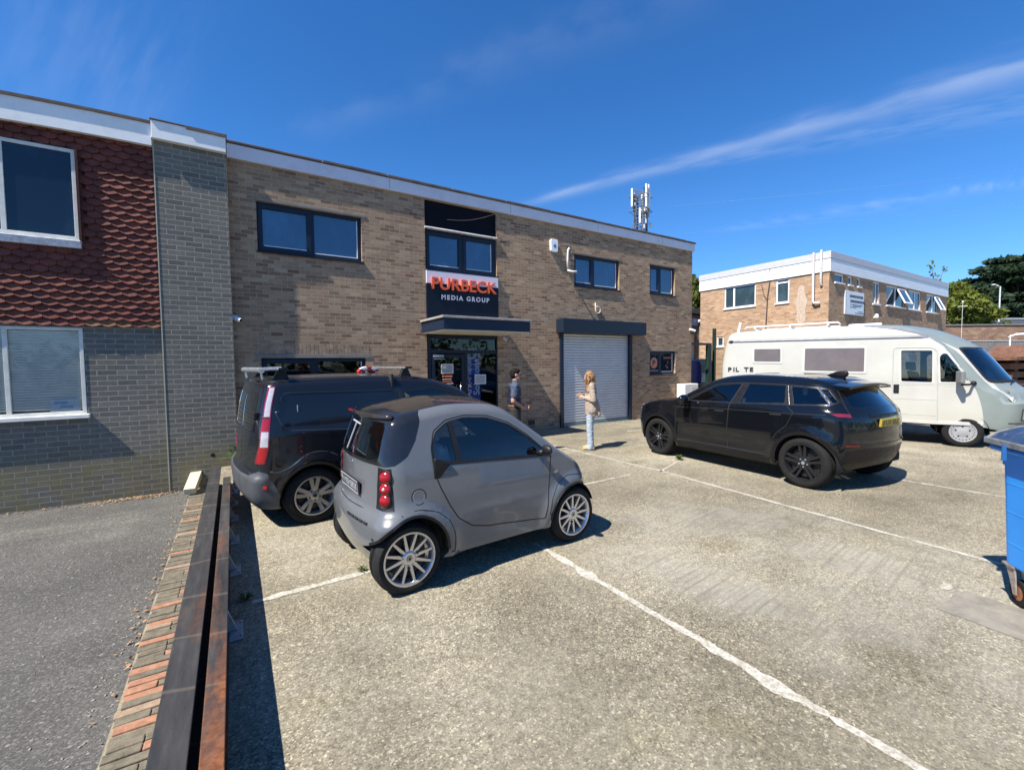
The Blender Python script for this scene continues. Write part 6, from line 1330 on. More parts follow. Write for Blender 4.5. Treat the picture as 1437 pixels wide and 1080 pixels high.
    S.feat('light_panel', 'F', [(-.80, .58), (-.80, .84), (-.05, .86), (.80, .84), (.80, .58)], simple('lamp_recess', (.05, .055, .055), .4), -.006, rad=.04)
    for y in (-.62, .62): S.feat('headlight', 'F', [(y-.13, .61), (y+.13, .61), (y+.13, .81), (y-.13, .81)], CLEARL, .004, rad=.03)
    r = S.build('body', CR, t, .03, simple('camper_inside', (.10, .095, .085), .8)); SEAM = MATS['panel_gap']; SOFT = simple('grey_line', (.40, .40, .37), .6)
    for v in 'RL':
        S.ribbon('stripe', v, [(-4.6, 2.405), (-2.44, 2.385), (-.60, 2.368)], .065, STR, t, .003); S.ribbon('stripe', v, edge[:4], .06, STR, t, .003)
        S.ribbon('stripe', v, edge[3:8], .05, simple('slate_edge', (.20, .22, .23), .45), t, .003)
        S.ribbon('door_seal', v, door, .022, SOFT, r['door'][0 if v == 'R' else 1], .010, closed=True, rad=.05)
        S.ribbon('side_line', v, [(-4.6, 1.40), (-1.19, 1.375)], .012, SOFT, t); S.ribbon('side_line', v, [(-.42, 1.315), (.12, 1.29)], .012, SOFT, t); S.ribbon('door_line', v, [(-1.16, 1.315), (-.44, 1.315)], .010, SOFT, r['door'][0 if v == 'R' else 1], .009)
        S.ribbon('door_line', v, [(-1.16, 1.0), (-.43, .99)], .008, SOFT, t, .009); S.ribbon('door_line', v, [(-1.16, .66), (-.43, .65)], .008, SOFT, t, .009)
        S.ribbon('skirt_rail', v, [(-4.5, .54), (-1.2, .515), (-.42, .50), (.29, .515)], .07, WF, t, .012, thick=.01)
    S.ribbon('bumper_line', 'F', [(-.95, .55), (-.5, .545), (0, .545), (.5, .545), (.95, .55)], .022, simple('dark_sage', (.07, .09, .09), .5), t, .003)
    for k in range(4):
        p, n = S.at('F', (-.30+.2*k, .72)); o = blob('lamp_slat', WF, t, p, (.012, .012, .10)); o.location = p + n*.004
    p, n = S.at('R', (-1.105, 1.22)); mb = MB(); mb.box(-.048, .048, -.022, .0, -.10, .10); o = mb.build('door_handle', PLASTIC, t, bevel=.01); o.location = p
    # lettering on the flank
    p, n = S.at('R', (-4.60, 1.60)); LT = simple('letter_black', (.02, .02, .022), .5)
    for ch, dx in (('P', 0), ('I', .13), ('L', .19), ('T', .40), ('E', .53)): q, n = S.at('R', (-4.60+dx+.04, 1.62)); text_obj('lettering', ch, .155, (-4.60+dx, q.y-.012, 1.60), (R(90), 0, 0), LT, t, .004, 'LEFT', .004, 1.15)
    # mirror on its arm
    p, n = S.at('R', (-.02, 1.36)); mb = MB(); mb.tube([(.14, .0, .0), (.06, -.14, -.02), (-.07, -.22, -.02)], .022, 8); mb.ball((.14, .02, .01), (.05, .06, .045), 10); o = mb.build('mirror_arm', PLASTIC, t, smooth=True, uv=False); o.location = p
    mb = MB(); mb.box(-.04, .04, -.10, .10, -.01, .24); q = mb.build('mirror_housing', simple('mirror_grey', (.16, .17, .17), .5), o, bevel=.025); q.location = (-.09, -.24, .02); q.rotation_euler = (0, 0, R(20))
    # roof rails, vents, aerial
    mb = MB(); RL = simple('rail_white', (.68, .68, .66), .4)
    for y in (-.78, .78):
        b = MB(); b.tube([(-4.25, y, 2.73), (-4.2, y, 2.79), (-2.2, y, 2.80), (-2.15, y, 2.74)], .022, 8); b.build('roof_rail', RL, t, smooth=True, uv=False)
    for x in (-4.0, -3.2, -2.4): b = MB(); b.bar((x, -.80, 2.755), (x, .80, 2.755), .05, .03); b.build('rail_bar', RL, t)
    b = MB(); b.box(-2.0, -1.35, -.35, .35, 2.70, 2.765); b.build('roof_vent', WHITE, t, bevel=.03)
    b = MB(); b.prism([(-4.46, 2.66), (-4.38, 2.66), (-4.33, 2.93), (-4.40, 2.94)], -.75, -.68, 'y'); b.build('ladder_hook', simple('pink_grey_plastic', (.55, .48, .44), .5), t, bevel=.01, fixn=True)
    p, n = S.at('R', (-4.53, 2.40)); o = blob('marker_lamp', PLASTIC, t, p, (.05, .03, .04))
    # cab inside
    for y in (-.5, .5): seat(t, -.35, y, .85, simple('blue_seat', (.03, .035, .07), .85), 1.1)
    steering(t, .10, .45, 1.25); b = MB(); b.box(.25, .70, -.80, .80, 1.02, 1.22); b.build('dashboard', simple('cab_grey', (.11, .12, .13), .7), t, bevel=.05, uv=False)
    b = MB(); b.prism([(.40, 1.27), (.70, 1.27), (.46, 1.66)], -.16, .14, 'y'); o = b.build('sun_card', simple('card_pale', (.62, .64, .60), .6), t, fixn=True); 
    b = MB(); b.box(-4.4, .6, -.95, .95, .55, .62); b.box(-1.40, -1.37, -.95, .95, .62, 2.5); b.build('floor_pan', MATS['camper_inside'], t, uv=False)
    b = MB(); b.tube([(.91, -.10, 1.39), (.74, -.55, 1.42)], .012, 6); b.tube([(.80, .50, 1.38), (.90, .02, 1.42)], .012, 6); b.build('wiper', PLASTIC, t)
    for sg in (-1, 1):
        well(t, -.01, .33, .40, sg*1.04, sg*.6)
        tyre_rim(t, -.01, sg, sg*.96, .325, .325, .20, .205, TRIMG, 'trim', TYREG, rot=.35); tyre_rim(t, -3.35, sg, sg*.96, .325, .325, .20, .205, TRIMG, 'trim', TYREG, rot=.1)
    b = MB(); b.box(-4.3, -.5, -.9, .9, .42, .52); b.box(.4, .8, -.8, .8, .34, .45); b.build('chassis', WELL, t, uv=False)
motorhome()
def wheelie_bin():
    BL = None
    m, nt, b = new_mat('bin_blue'); v = coord(nt); sp = nt.nodes.new('ShaderNodeSeparateXYZ'); nt.links.new(v, sp.inputs[0])
    c = ramp(nt, noise(nt, v, 3, 5), [(.3, (.012, .23, .72)), (.7, (.02, .29, .82))])
    n2 = noise(nt, coord(nt, 'Object', (3.2, 3.2, 9)), 1.5, 7, .75); c = mixc(nt, maprange(nt, n2, .68, .72, 0, .85), c, (.45, .55, .62))
    nt.links.new(c, b.inputs['Base Color']); setp(b, Roughness=.38); bump(nt, b, noise(nt, v, 3, 3), .12, .02); BL = m
    LID = simple('bin_lid', (.022, .04, .085), .35, var=.25, vscale=6, dirt=((.16, .17, .19), .6)); EDGE = simple('worn_lid_edge', (.15, .16, .17), .5, var=.5, vscale=9)
    u = Vector((-.79, -.61, 0)).normalized(); ang = math.atan2(u.y, u.x); vv = Vector((-u.y, u.x, 0)); C0 = Vector((5.035, .862, 0)); c = C0 + u*.65 + vv*.50
    t = thing('wheelie_bin', 'large blue four wheeled refuse bin with dark lid at the right edge of the yard', 'bin', c, ang)
    # tapered body with ribs
    mb = MB(); z0, z1 = .30, 1.16
    def ring(z, k, r=.08):
        w, d = .645+.028*k, .455+.03*k; out = []
        for sx, sy in ((-1, -1), (1, -1), (1, 1), (-1, 1)):
            for i in range(5):
                a = {(-1, -1): math.pi, (1, -1): 1.5*math.pi, (1, 1): 0, (-1, 1): .5*math.pi}[(sx, sy)] + i/4*math.pi/2; out.append((sx*(w-r)+r*math.cos(a), sy*(d-r)+r*math.sin(a), z))
        return out
    zs = [(.30, -.1), (.31, .0), (.46, .15), (.462, .20), (.475, .20), (.477, .17), (.70, .42), (.702, .47), (.715, .47), (.717, .44), (.92, .66), (.922, .71), (.935, .71), (.937, .68), (1.06, .82), (1.062, 1.1), (1.16, 1.2)]
    R_ = [ring(z, k) for z, k in zs]; vs = [p for q in R_ for p in q]; n = 20
    mb.add(vs, [(j*n+i, j*n+(i+1) % n, (j+1)*n+(i+1) % n, (j+1)*n+i) for j in range(len(zs)-1) for i in range(n)] + [tuple(range(n-1, -1, -1))]); body = mb.build('body', BL, t, uv=False)
    mb = MB(); mb.box(-.71, .71, -.53, .53, 1.162, 1.205); rim = mb.build('rim', BL, t, bevel=.02)
    # rolled lid
    pr = [(-.54, 1.21), (-.54, 1.255), (-.48, 1.30), (-.36, 1.345), (-.15, 1.385), (.1, 1.40), (.35, 1.385), (.50, 1.33), (.55, 1.25), (.55, 1.21)]
    mb = MB(); mb.prism(pr, -.70, .70, 'x'); mb.build('lid', LID, t, bevel=.02, smooth='auto', fixn=True)
    mb = MB()
    for x in (-.715, .70): mb.prism([(y*1.01, z+.004) for y, z in pr], x, x+.015, 'x')
    mb.box(-.70, .70, -.565, -.541, 1.215, 1.262); mb.build('lid_edge', EDGE, t, bevel=.006, fixn=True)
    for x in (-.45, .45): mb = MB(); mb.bar((x, -.572, 1.12), (x, -.572, 1.24), .025, .012); mb.build('lid_strap', simple('strap_blue', (.02, .10, .3), .5), t)
    for sx in (-1, 1):
        mb = MB(); mb.lathe([(.045, -.02), (.075, -.02), (.075, .02), (.045, .02), (.045, -.02)], 16, 'y', (sx*.72, 0, .95)); mb.box(sx*.62, sx*.68, -.05, .05, .90, 1.0); mb.build('lifting_eye', simple('bin_dark_blue', (.006, .02, .10), .4), t, smooth='auto')
    mb = MB(); mb.box(-.32, .20, -.478, -.466, .735, .84); 
    o = mb.build('worn_label', simple('worn_label', (.09, .16, .17), .6, var=.5, vscale=9, dirt=((.5, .55, .55), .8)), t); o.rotation_euler = (R(0), 0, 0)
    # castors
    for sx in (-1, 1):
        for sy in (-1, 1):
            x, y = sx*.57, sy*.40; w = MB(); r = .10
            mb = MB(); mb.box(x-.06, x+.06, y-.06, y+.06, .285, .30); mb.prism([(-.05, .285), (.05, .285), (.075, .09), (.045, .085), (.0, .2)], y-.045, y-.035, 'y'); mb.prism([(-.05, .285), (.05, .285), (.075, .09), (.045, .085), (.0, .2)], y+.035, y+.045, 'y')
            for k in range(8, len(mb.v)): q = mb.v[k]; mb.v[k] = (q[0]+x, q[1], q[2])
            f = mb.build('castor_fork', simple('rusty_fork', (.34, .30, .27), .5, metal=.4, var=.4, vscale=20, dirt=((.25, .10, .04), .7)), t, fixn=True)
            w.lathe([(.0, -.022), (.06, -.022), (.06, -.026), (.095, -.024), (.102, -.012), (.102, .012), (.095, .024), (.06, .026), (.06, .022), (0, .022)], 28, 'y', (x+.06, y, .103)); w.build('castor', TYREG, f, smooth='auto', uv=False)
            h = MB(); h.lathe([(0, -.028), (.056, -.027)], 20, 'y', (x+.06, y, .103)); h.lathe([(0, .028), (.056, .027)], 20, 'y', (x+.06, y, .103)); h.build('hub', simple('rust_hub', (.26, .10, .05), .7, var=.4, vscale=30), f)
wheelie_bin()
# ================================================================ people
def flesh(name, prims, m, parent, vox=.008, smooth=4, folds=0.):
    """union of tapered limbs and rounded masses grown into ONE continuous surface"""
    mb = MB()
    for p in prims:
        if p[0] == 'c':
            a, b, r0, r1 = Vector(p[1]), Vector(p[2]), p[3], p[4]; n = max(2, int((b-a).length/(min(r0, r1)*.35))); pts = [a+(b-a)*i/n for i in range(n+1)]
            mb.tube(pts, [r0+(r1-r0)*i/n for i in range(n+1)], 12); mb.ball(a, r0, 12); mb.ball(b, r1, 12)
        else: mb.ball(p[1], p[2], 16)
    o = mb.build(name, m, None, uv=False); rm = o.modifiers.new('r', 'REMESH'); rm.mode = 'VOXEL'; rm.voxel_size = vox; rm.use_smooth_shade = True
    if smooth: sm = o.modifiers.new('s', 'SMOOTH'); sm.iterations = smooth; sm.factor = .5
    dg = bpy.context.evaluated_depsgraph_get(); dg.update(); me = bpy.data.meshes.new_from_object(o.evaluated_get(dg)); bpy.data.objects.remove(o)
    if folds:      # creases of cloth: real relief along the surface
        nr = [v.normal.copy() for v in me.vertices]
        for v, n_ in zip(me.vertices, nr):
            p = v.co; k = mnoise.noise(Vector((p.x*13+p.z*5, p.y*13-p.z*4, p.z*17))) + .6*mnoise.noise(Vector((p.x*28, p.y*28, p.z*34+5))); v.co = p + n_*(folds*(1-abs(k)*1.6))
    me.name = name; me.polygons.foreach_set('use_smooth', [True]*len(me.polygons)); q = bpy.data.objects.new(name, me); link(q, parent); return q
def hand(w, fwd, side, up, curl=.5, sg=1):
    """palm, four fingers of different lengths bent at the knuckles, and a thumb from the side of the palm"""
    w, fwd, side, up = Vector(w), Vector(fwd).normalized(), Vector(side).normalized(), Vector(up).normalized(); P = []
    for k in (-1, 0, 1): P.append(('c', w+fwd*.01+side*.014*k, w+fwd*.075+side*.026*k, .017, .013))
    for k, ln in ((-1.5, .062), (-.5, .075), (.5, .080), (1.5, .070)):
        a = w+fwd*.082+side*.019*k; d1 = (fwd*math.cos(curl)-up*math.sin(curl)).normalized(); d2 = (fwd*math.cos(curl*2.1)-up*math.sin(curl*2.1)).normalized(); b = a+d1*ln*.52; c = b+d2*ln*.5
        P += [('c', a, b, .0095, .0088), ('c', b, c, .0088, .0076)]
    a = w+fwd*.03+side*.032*sg; b = a+(fwd*.7+side*.75*sg-up*.25).normalized()*.042; c = b+(fwd*.9-up*.45).normalized()*.034
    P += [('c', a, b, .012, .0105), ('c', b, c, .0105, .0085)]; return P
def cloth_check():
    m, nt, b = new_mat('beige_check'); v = coord(nt); sp = nt.nodes.new('ShaderNodeSeparateXYZ'); nt.links.new(v, sp.inputs[0])
    def st(i, f): return maprange(nt, mathn(nt, 'SINE', mathn(nt, 'MULTIPLY', sp.outputs[i], f)), .55, .95)
    k = mathn(nt, 'MAXIMUM', mathn(nt, 'MAXIMUM', st(0, 150), st(1, 150)), st(2, 130)); c = mixc(nt, mathn(nt, 'MULTIPLY', k, .25), ramp(nt, noise(nt, v, 60, 4), [(.3, (.30, .24, .185)), (.7, (.38, .315, .25))]), (.20, .15, .11))
    nt.links.new(c, b.inputs['Base Color']); setp(b, Roughness=.9); bump(nt, b, noise(nt, v, 26, 4), .5, .012); return m
SKIN = simple('skin', (.50, .29, .205), .5, var=.08, vscale=9); SKIN2 = simple('tanned_skin', (.42, .225, .155), .5, var=.10, vscale=9)
def face(P, hc, tilt, s=1.):
    """nose, chin, brow, ears round a head centre; tilt = nod (radians, down positive)"""
    c, sn = math.cos(tilt), math.sin(tilt)
    def T(x, y, z): return (hc[0]+(x*c+z*sn)*s, hc[1]+y*s, hc[2]+(z*c-x*sn)*s)
    P += [('e', T(-.012, 0, .022), (.098*s, .076*s, .098*s)), ('e', T(.018, 0, -.035), (.072*s, .060*s, .085*s)), ('c', T(.055, 0, -.095), T(.062, 0, -.100), .026*s, .022*s), ('c', T(.085, 0, .012), T(.106, 0, -.026), .010*s, .013*s),
          ('c', T(.078, -.035, .030), T(.078, .035, .030), .014*s, .014*s), ('c', T(.080, -.018, -.060), T(.080, .018, -.060), .010*s, .010*s)]
    for sd in (-1, 1): P += [('e', T(-.008, sd*.077, -.005), (.018*s, .009*s, .032*s)), ('c', T(.03, sd*.062, -.06), T(.055, sd*.02, -.098), .016*s, .016*s)]
    return T
def eyes(t, T, s=1.):
    for sd in (-1, 1):
        mb = MB(); mb.ball(T(.083, sd*.030, .012), .0115*s, 10); e = mb.build('eye', simple('eye_white', (.7, .68, .65), .3), t, smooth=True, uv=False)
        mb = MB(); mb.ball(T(.0925, sd*.031, .011), .0055*s, 8); mb.build('iris', simple('iris_dark', (.03, .02, .012), .2), e, smooth=True, uv=False)
    mb = MB(); mb.tube([T(.094, -.022, -.062), T(.099, 0, -.060), T(.094, .022, -.062)], [.004, .0065, .004], 8); mb.build('mouth', simple('lip_tone', (.36, .13, .11), .5), t, smooth=True, uv=False)
def woman():
    d = Vector((-.74, .66, 0)); t = thing('person', 'woman with long fair hair in beige checked blazer and pale jeans', 'person', (6.50, 7.12, 0), math.atan2(d.y, d.x))
    P = []; hc = (.035, 0, 1.565); T = face(P, hc, .22, .98)
    P += [('c', (-.02, 0, 1.36), (.015, 0, 1.48), .055, .050), ('c', (-.02, -.10, 1.36), (-.02, .10, 1.36), .07, .07), ('e', (0, 0, 1.22), (.10, .145, .19)), ('e', (0, 0, .95), (.105, .150, .14))]
    for s in (-1, 1):
        P += [('c', (-.02, s*.155, 1.355), (-.055, s*.205, 1.09), .046, .038), ('c', (-.055, s*.205, 1.09), (.135, s*.095, 1.125), .037, .027), ('c', (.135, s*.095, 1.125), (.16, s*.07, 1.14), .025, .024),
              ('c', (0, s*.085, .90), (.015, s*.088, .48), .078, .050), ('c', (.015, s*.088, .48), (-.01, s*.085, .09), .048, .034), ('c', (-.02, s*.085, .05), (.13, s*.095, .035), .034, .026)]
        P += hand((.16, s*.07, 1.14), (.85, -s*.55, .12), (0, 0, 1), (0, -s, .0), .45, 1)
    flesh('body', P, SKIN, t, .0065); eyes(t, T, .98)
    J = [('e', (-.005, 0, 1.30), (.115, .175, .12)), ('e', (-.005, 0, 1.13), (.118, .165, .18)), ('e', (-.03, 0, .96), (.150, .185, .20)), ('c', (-.015, -.07, 1.1), (-.03, -.085, .86), .115, .125), ('c', (-.015, .07, 1.1), (-.03, .085, .86), .115, .125), ('c', (.03, -.07, 1.05), (.035, -.08, .79), .085, .075), ('c', (.03, .07, 1.05), (.035, .08, .79), .085, .075), ('c', (-.10, -.07, 1.05), (-.17, -.08, .78), .06, .05), ('c', (-.10, .07, 1.05), (-.17, .08, .78), .06, .05), ('c', (-.03, -.10, .95), (-.05, -.115, .78), .075, .07), ('c', (-.03, .10, .95), (-.05, .115, .78), .075, .07)]
    for s in (-1, 1): J += [('c', (-.02, s*.145, 1.365), (-.06, s*.215, 1.085), .066, .056), ('c', (-.06, s*.215, 1.085), (.10, s*.115, 1.120), .056, .043), ('c', (-.02, s*.06, 1.405), (-.02, s*.15, 1.37), .055, .062), ('c', (.04, s*.05, 1.39), (.10, s*.035, 1.15), .022, .026)]
    flesh('blazer', J, cloth_check(), t, .009, 3, .006)
    K = []
    for s in (-1, 1): K += [('c', (0, s*.080, .93), (.015, s*.090, .50), .098, .068), ('c', (.015, s*.090, .50), (.0, s*.088, .11), .068, .064), ('c', (.0, s*.088, .11), (.012, s*.09, .055), .064, .068)]
    K += [('e', (-.01, 0, .92), (.125, .165, .12))]
    m, nt, b = new_mat('pale_denim'); v = coord(nt); c = ramp(nt, noise(nt, coord(nt, 'Object', (9, 9, 3)), 2.0, 5), [(.3, (.27, .33, .40)), (.7, (.36, .42, .48))]); nt.links.new(c, b.inputs['Base Color']); setp(b, Roughness=.85); bump(nt, b, noise(nt, coord(nt, 'Object', (6, 6, 14)), 2, 4), .7, .015)
    flesh('jeans', K, m, t, .009, 3, .007)
    S = []
    for s in (-1, 1): S += [('c', (-.045, s*.09, .048), (.09, s*.098, .040), .044, .038), ('c', (.09, s*.098, .040), (.145, s*.10, .032), .038, .028), ('c', (-.05, s*.09, .022), (.14, s*.10, .022), .024, .022)]
    flesh('shoes', S, simple('tan_suede', (.42, .28, .16), .85), t, .007, 2)
    H = [('e', T(-.025, 0, .045), (.099, .085, .094)), ('e', T(-.065, 0, -.02), (.068, .084, .11))]; r = random.Random(2)
    for k in range(46):
        a = R(r.uniform(62, 298)); rad = r.uniform(.075, .10); x0, y0 = -.02+rad*math.cos(a)*.95, rad*math.sin(a); ln = r.uniform(.28, .42); p = Vector(T(x0, y0, .02)); w = r.uniform(.008, .014); prev = p
        for j in range(1, 7):
            q = Vector((p.x + (.03 if abs(y0) > .06 and x0 > -.03 else -.045)*(j/6) + .014*math.sin(j*1.6+k), p.y*1.0 + y0*.35*(j/6) + .014*math.cos(j*1.9+k*2), p.z-ln*j/6)); H.append(('c', prev, q, w, w*(1-.09*j))); prev = q
    for s in (-1, 1):
        for k in range(5):
            prev = Vector(T(.05, s*.062, .075)); 
            for j in range(1, 8): q = Vector((hc[0]+.055+.012*math.sin(j*1.4+k)+.004*k, s*(.078+.010*math.cos(j*1.7+k)+.004*k), hc[2]+.07-.045*j-.01*k)); H.append(('c', prev, q, .013, .011)); prev = q
    m, nt, b = new_mat('fair_hair'); c = ramp(nt, noise(nt, coord(nt, 'Object', (40, 40, 4)), 2.2, 5, .7), [(.3, (.10, .045, .016)), (.5, (.24, .12, .045)), (.72, (.42, .25, .11))]); nt.links.new(c, b.inputs['Base Color']); setp(b, Roughness=.45); bump(nt, b, noise(nt, coord(nt, 'Object', (70, 70, 8)), 2, 4), .8, .01)
    flesh('hair', H, m, t, .0065, 1)
    ph = thing('mobile_phone', 'dark phone held in both hands by the woman in the blazer', 'phone', tuple(Vector((6.50, 7.12, 0)) + d*.25 + Vector((0, 0, 1.165))), math.atan2(d.y, d.x)); mb = MB(); mb.box(-.005, .005, -.036, .036, -.06, .075); o = mb.build('case', BLACKM, ph, bevel=.004); o.rotation_euler = (0, R(-35), 0)
woman()
def man():
    d = Vector((.90, -.40, 0)); base = Vector((4.80, 7.50, 0)); t = thing('person', 'man in navy gilet and grey T-shirt with sunglasses standing in front of the entrance wall', 'person', base, math.atan2(d.y, d.x))
    P = []; hc = (.03, 0, 1.645); T = face(P, hc, .05, 1.0)
    P += [('c', (-.025, 0, 1.42), (.008, 0, 1.55), .065, .060), ('c', (-.02, -.13, 1.42), (-.02, .13, 1.42), .075, .075), ('e', (0, 0, 1.25), (.115, .165, .20)), ('e', (0, 0, 1.0), (.110, .155, .15))]
    for s in (-1, 1):
        e = (-.065, s*.225, 1.13); w = (.155, s*.115, .985)
        P += [('c', (-.02, s*.19, 1.42), e, .058, .046), ('c', e, w, .046, .031), ('c', (0, s*.095, .93), (.015, s*.10, .50), .090, .058), ('c', (.015, s*.10, .50), (-.01, s*.10, .09), .056, .040), ('c', (-.02, s*.10, .05), (.16, s*.115, .035), .040, .030)]
        P += hand(w, (.80, -s*.50, .05), (0, 0, 1), (0, -s, 0), .6, 1)
    flesh('body', P, SKIN2, t, .0065)
    mb = MB(); mb.tube([T(.094, -.022, -.062), T(.099, 0, -.060), T(.094, .022, -.062)], [.004, .006, .004], 8); mb.build('mouth', MATS.get('lip_tone') or simple('lip_tone', (.36, .13, .11), .5), t, smooth=True, uv=False)
    G = MB()
    for sd in (-1, 1): G.ball(T(.096, sd*.032, .014), (.008, .029, .020), 14); G.tube([T(.088, sd*.062, .016), T(.0, sd*.084, .014)], .004, 6)
    G.tube([T(.104, -.012, .02), T(.104, .012, .02)], .004, 6); G.build('sunglasses', simple('sunglass_black', (.006, .006, .007), .1), t, smooth=True, uv=False)
    H = [('e', T(-.022, 0, .050), (.100, .083, .088)), ('e', T(-.055, 0, .0), (.064, .080, .09)), ('c', T(.052, -.04, .098), T(.052, .04, .098), .024, .024)]; flesh('hair', H, simple('dark_hair', (.010, .008, .007), .8, var=.3, vscale=60, spec=.15), t, .006, 2)
    TS = [('e', (0, 0, 1.28), (.124, .178, .20)), ('e', (0, 0, 1.06), (.124, .168, .17)), ('c', (-.02, -.12, 1.43), (-.02, .12, 1.43), .082, .082)]
    for s in (-1, 1): TS += [('c', (-.02, s*.185, 1.425), (-.042, s*.222, 1.235), .075, .066)]
    flesh('t_shirt', TS, simple('slate_cotton', (.05, .066, .11), .85, var=.35, vscale=30, bumps=.4), t, .009, 3, .008)
    V = [('e', (-.004, 0, 1.28), (.150, .192, .21)), ('e', (-.004, 0, 1.12), (.152, .192, .17)), ('c', (-.02, -.08, 1.36), (-.02, .08, 1.36), .115, .115), ('c', (-.03, -.10, 1.445), (-.03, .10, 1.445), .072, .072), ('c', (-.02, 0, 1.45), (-.015, 0, 1.50), .075, .070)]
    m, nt, b = new_mat('navy_quilt'); v = coord(nt); sp = nt.nodes.new('ShaderNodeSeparateXYZ'); nt.links.new(v, sp.inputs[0]); setp(b, Base_Color=(.010, .012, .030), Roughness=.5); bump(nt, b, mathn(nt, 'ABSOLUTE', mathn(nt, 'SINE', mathn(nt, 'MULTIPLY', sp.outputs[2], 62))), .5, .01)
    flesh('gilet', V, m, t, .009, 3)
    TR = [('e', (-.005, 0, .99), (.128, .168, .11))]
    for s in (-1, 1): TR += [('c', (0, s*.090, .95), (.015, s*.10, .50), .108, .082), ('c', (.015, s*.10, .50), (.0, s*.10, .10), .080, .068)]
    flesh('trousers', TR, simple('dark_trousers', (.022, .020, .018), .85, var=.25, vscale=14, bumps=.4), t, .010, 3, .009)
    mb = MB(); mb.lathe([(.125, 1.012), (.131, 1.016), (.131, 1.044), (.125, 1.048)], 30); 
    for k in range(len(mb.v)): q = mb.v[k]; mb.v[k] = (q[0]*1.02-.004, q[1]*1.33, q[2])
    mb.build('belt', simple('tan_belt', (.22, .10, .045), .5), t, smooth=True, uv=False)
    S = []
    for s in (-1, 1): S += [('c', (-.04, s*.105, .05), (.17, s*.12, .040), .050, .036), ('c', (-.05, s*.105, .022), (.17, s*.12, .022), .026, .024)]
    flesh('shoes', S, simple('dark_shoes', (.02, .018, .016), .5), t, .008, 2)
man()
# ================================================================ trees and background
def leafmat(name, cols):
    m, nt, b = new_mat(name); oi = nt.nodes.new('ShaderNodeNewGeometry'); v = coord(nt)
    n1 = noise(nt, v, .9, 4, .6); n2 = noise(nt, v, 6, 3); c = ramp(nt, mathn(nt, 'MULTIPLY_ADD', n2, .5, mathn(nt, 'MULTIPLY', n1, .6)), [(.35, cols[0]), (.55, cols[1]), (.72, cols[2])])
    nt.links.new(c, b.inputs['Base Color']); setp(b, Roughness=.65, Specular_IOR_Level=.3)
    tr = nt.nodes.new('ShaderNodeBsdfTranslucent'); nt.links.new(c, tr.inputs[0]); mx = nt.nodes.new('ShaderNodeMixShader'); mx.inputs[0].default_value = .35
    nt.links.new(b.outputs[0], mx.inputs[1]); nt.links.new(tr.outputs[0], mx.inputs[2]); nt.links.new(mx.outputs[0], nt.nodes['Material Output'].inputs[0]); return m
BARK = simple('bark', (.10, .075, .055), .9, var=.35, vscale=5, bumps=.8, bscale=12)
LEAF_S = leafmat('spring_leaf', [(.06, .09, .012), (.12, .15, .02), (.20, .20, .035)]); LEAF_D = leafmat('dark_leaf', [(.015, .035, .012), (.035, .065, .018), (.07, .10, .03)]); NEED = leafmat('pine_needles', [(.012, .030, .016), (.028, .055, .026), (.055, .085, .04)])
def foliage(mb, c, r, n, size, rr, flat=1.):
    for _ in range(n):
        d = Vector((rr.gauss(0, 1), rr.gauss(0, 1), rr.gauss(0, 1))).normalized(); k = rr.random()**.45; p = Vector(c) + Vector((d.x*r[0], d.y*r[1], d.z*r[2]))*k
        u = Vector((rr.gauss(0, 1), rr.gauss(0, 1), rr.gauss(0, 1)*flat)).normalized(); w = u.cross(Vector((rr.gauss(0, 1), rr.gauss(0, 1), rr.gauss(0, 1)))).normalized(); s = size*rr.uniform(.6, 1.4)
        mb.add([p-u*s, p+w*s*.45, p+u*s, p-w*s*.45], [(0, 1, 2, 3)])
def tree(name, label, loc, h, crown, m, seed, trunk_r=.25, n=60, size=.22, limbs=7, group=None, flat=1., spread=1.):
    """crown: list of (x,y,z,rx,ry,rz) clumps"""
    rr = random.Random(seed); t = thing(name, label, 'tree', loc, 0, group); mb = MB(); top = h*.82
    mb.tube([(0, 0, -.2), (.05, .03, top*.35), (-.06, .05, top*.7), (.02, 0, top)], [trunk_r, trunk_r*.8, trunk_r*.55, trunk_r*.2], 9)
    for q in crown[::max(1, len(crown)//limbs)]:
        z0 = min(top*.9, max(h*.25, q[2]-abs(q[0])*.5-.8)); mb.tube([(0, 0, z0), (q[0]*.5, q[1]*.5, (z0+q[2])/2+.1), (q[0]*.9, q[1]*.9, q[2])], [trunk_r*.4, trunk_r*.25, trunk_r*.08], 6)
    mb.build('trunk', BARK, t, smooth=True, uv=False); mb = MB()
    for q in crown: foliage(mb, q[:3], q[3:], int(n*(q[3]*q[4]*q[5])**.45), size, rr, flat)
    mb.build('crown', m, t, uv=False); return t
def crown_round(h, r, n, seed, z0=.35, squash=.75):
    rr = random.Random(seed); out = []
    for _ in range(n):
        a = rr.uniform(0, 6.28); k = rr.random()**.5; z = rr.uniform(z0, 1); prof = math.sin(min(1, max(.05, (z-z0)/(1-z0)*.9+.12))*math.pi)**.6; q = rr.uniform(.20, .34)*r
        out.append((math.cos(a)*k*r*.8*prof, math.sin(a)*k*r*.8*prof, h*z-q*.4, q, q, q*squash))
    return out
def crown_pine(h, r, seed):
    rr = random.Random(seed); out = []
    for lev in range(10):
        z = h*(.42+.56*lev/9); R_ = r*(1-.62*(lev/9)**1.6)*rr.uniform(.75, 1.1)
        for k in range(9):
            a = rr.uniform(0, 6.28); q = rr.uniform(.35, 1.)*R_; out.append((math.cos(a)*q, math.sin(a)*q, z+rr.uniform(-.4, .4)-q*.05, r*rr.uniform(.18, .30), r*rr.uniform(.18, .30), h*rr.uniform(.022, .04)))
    return out
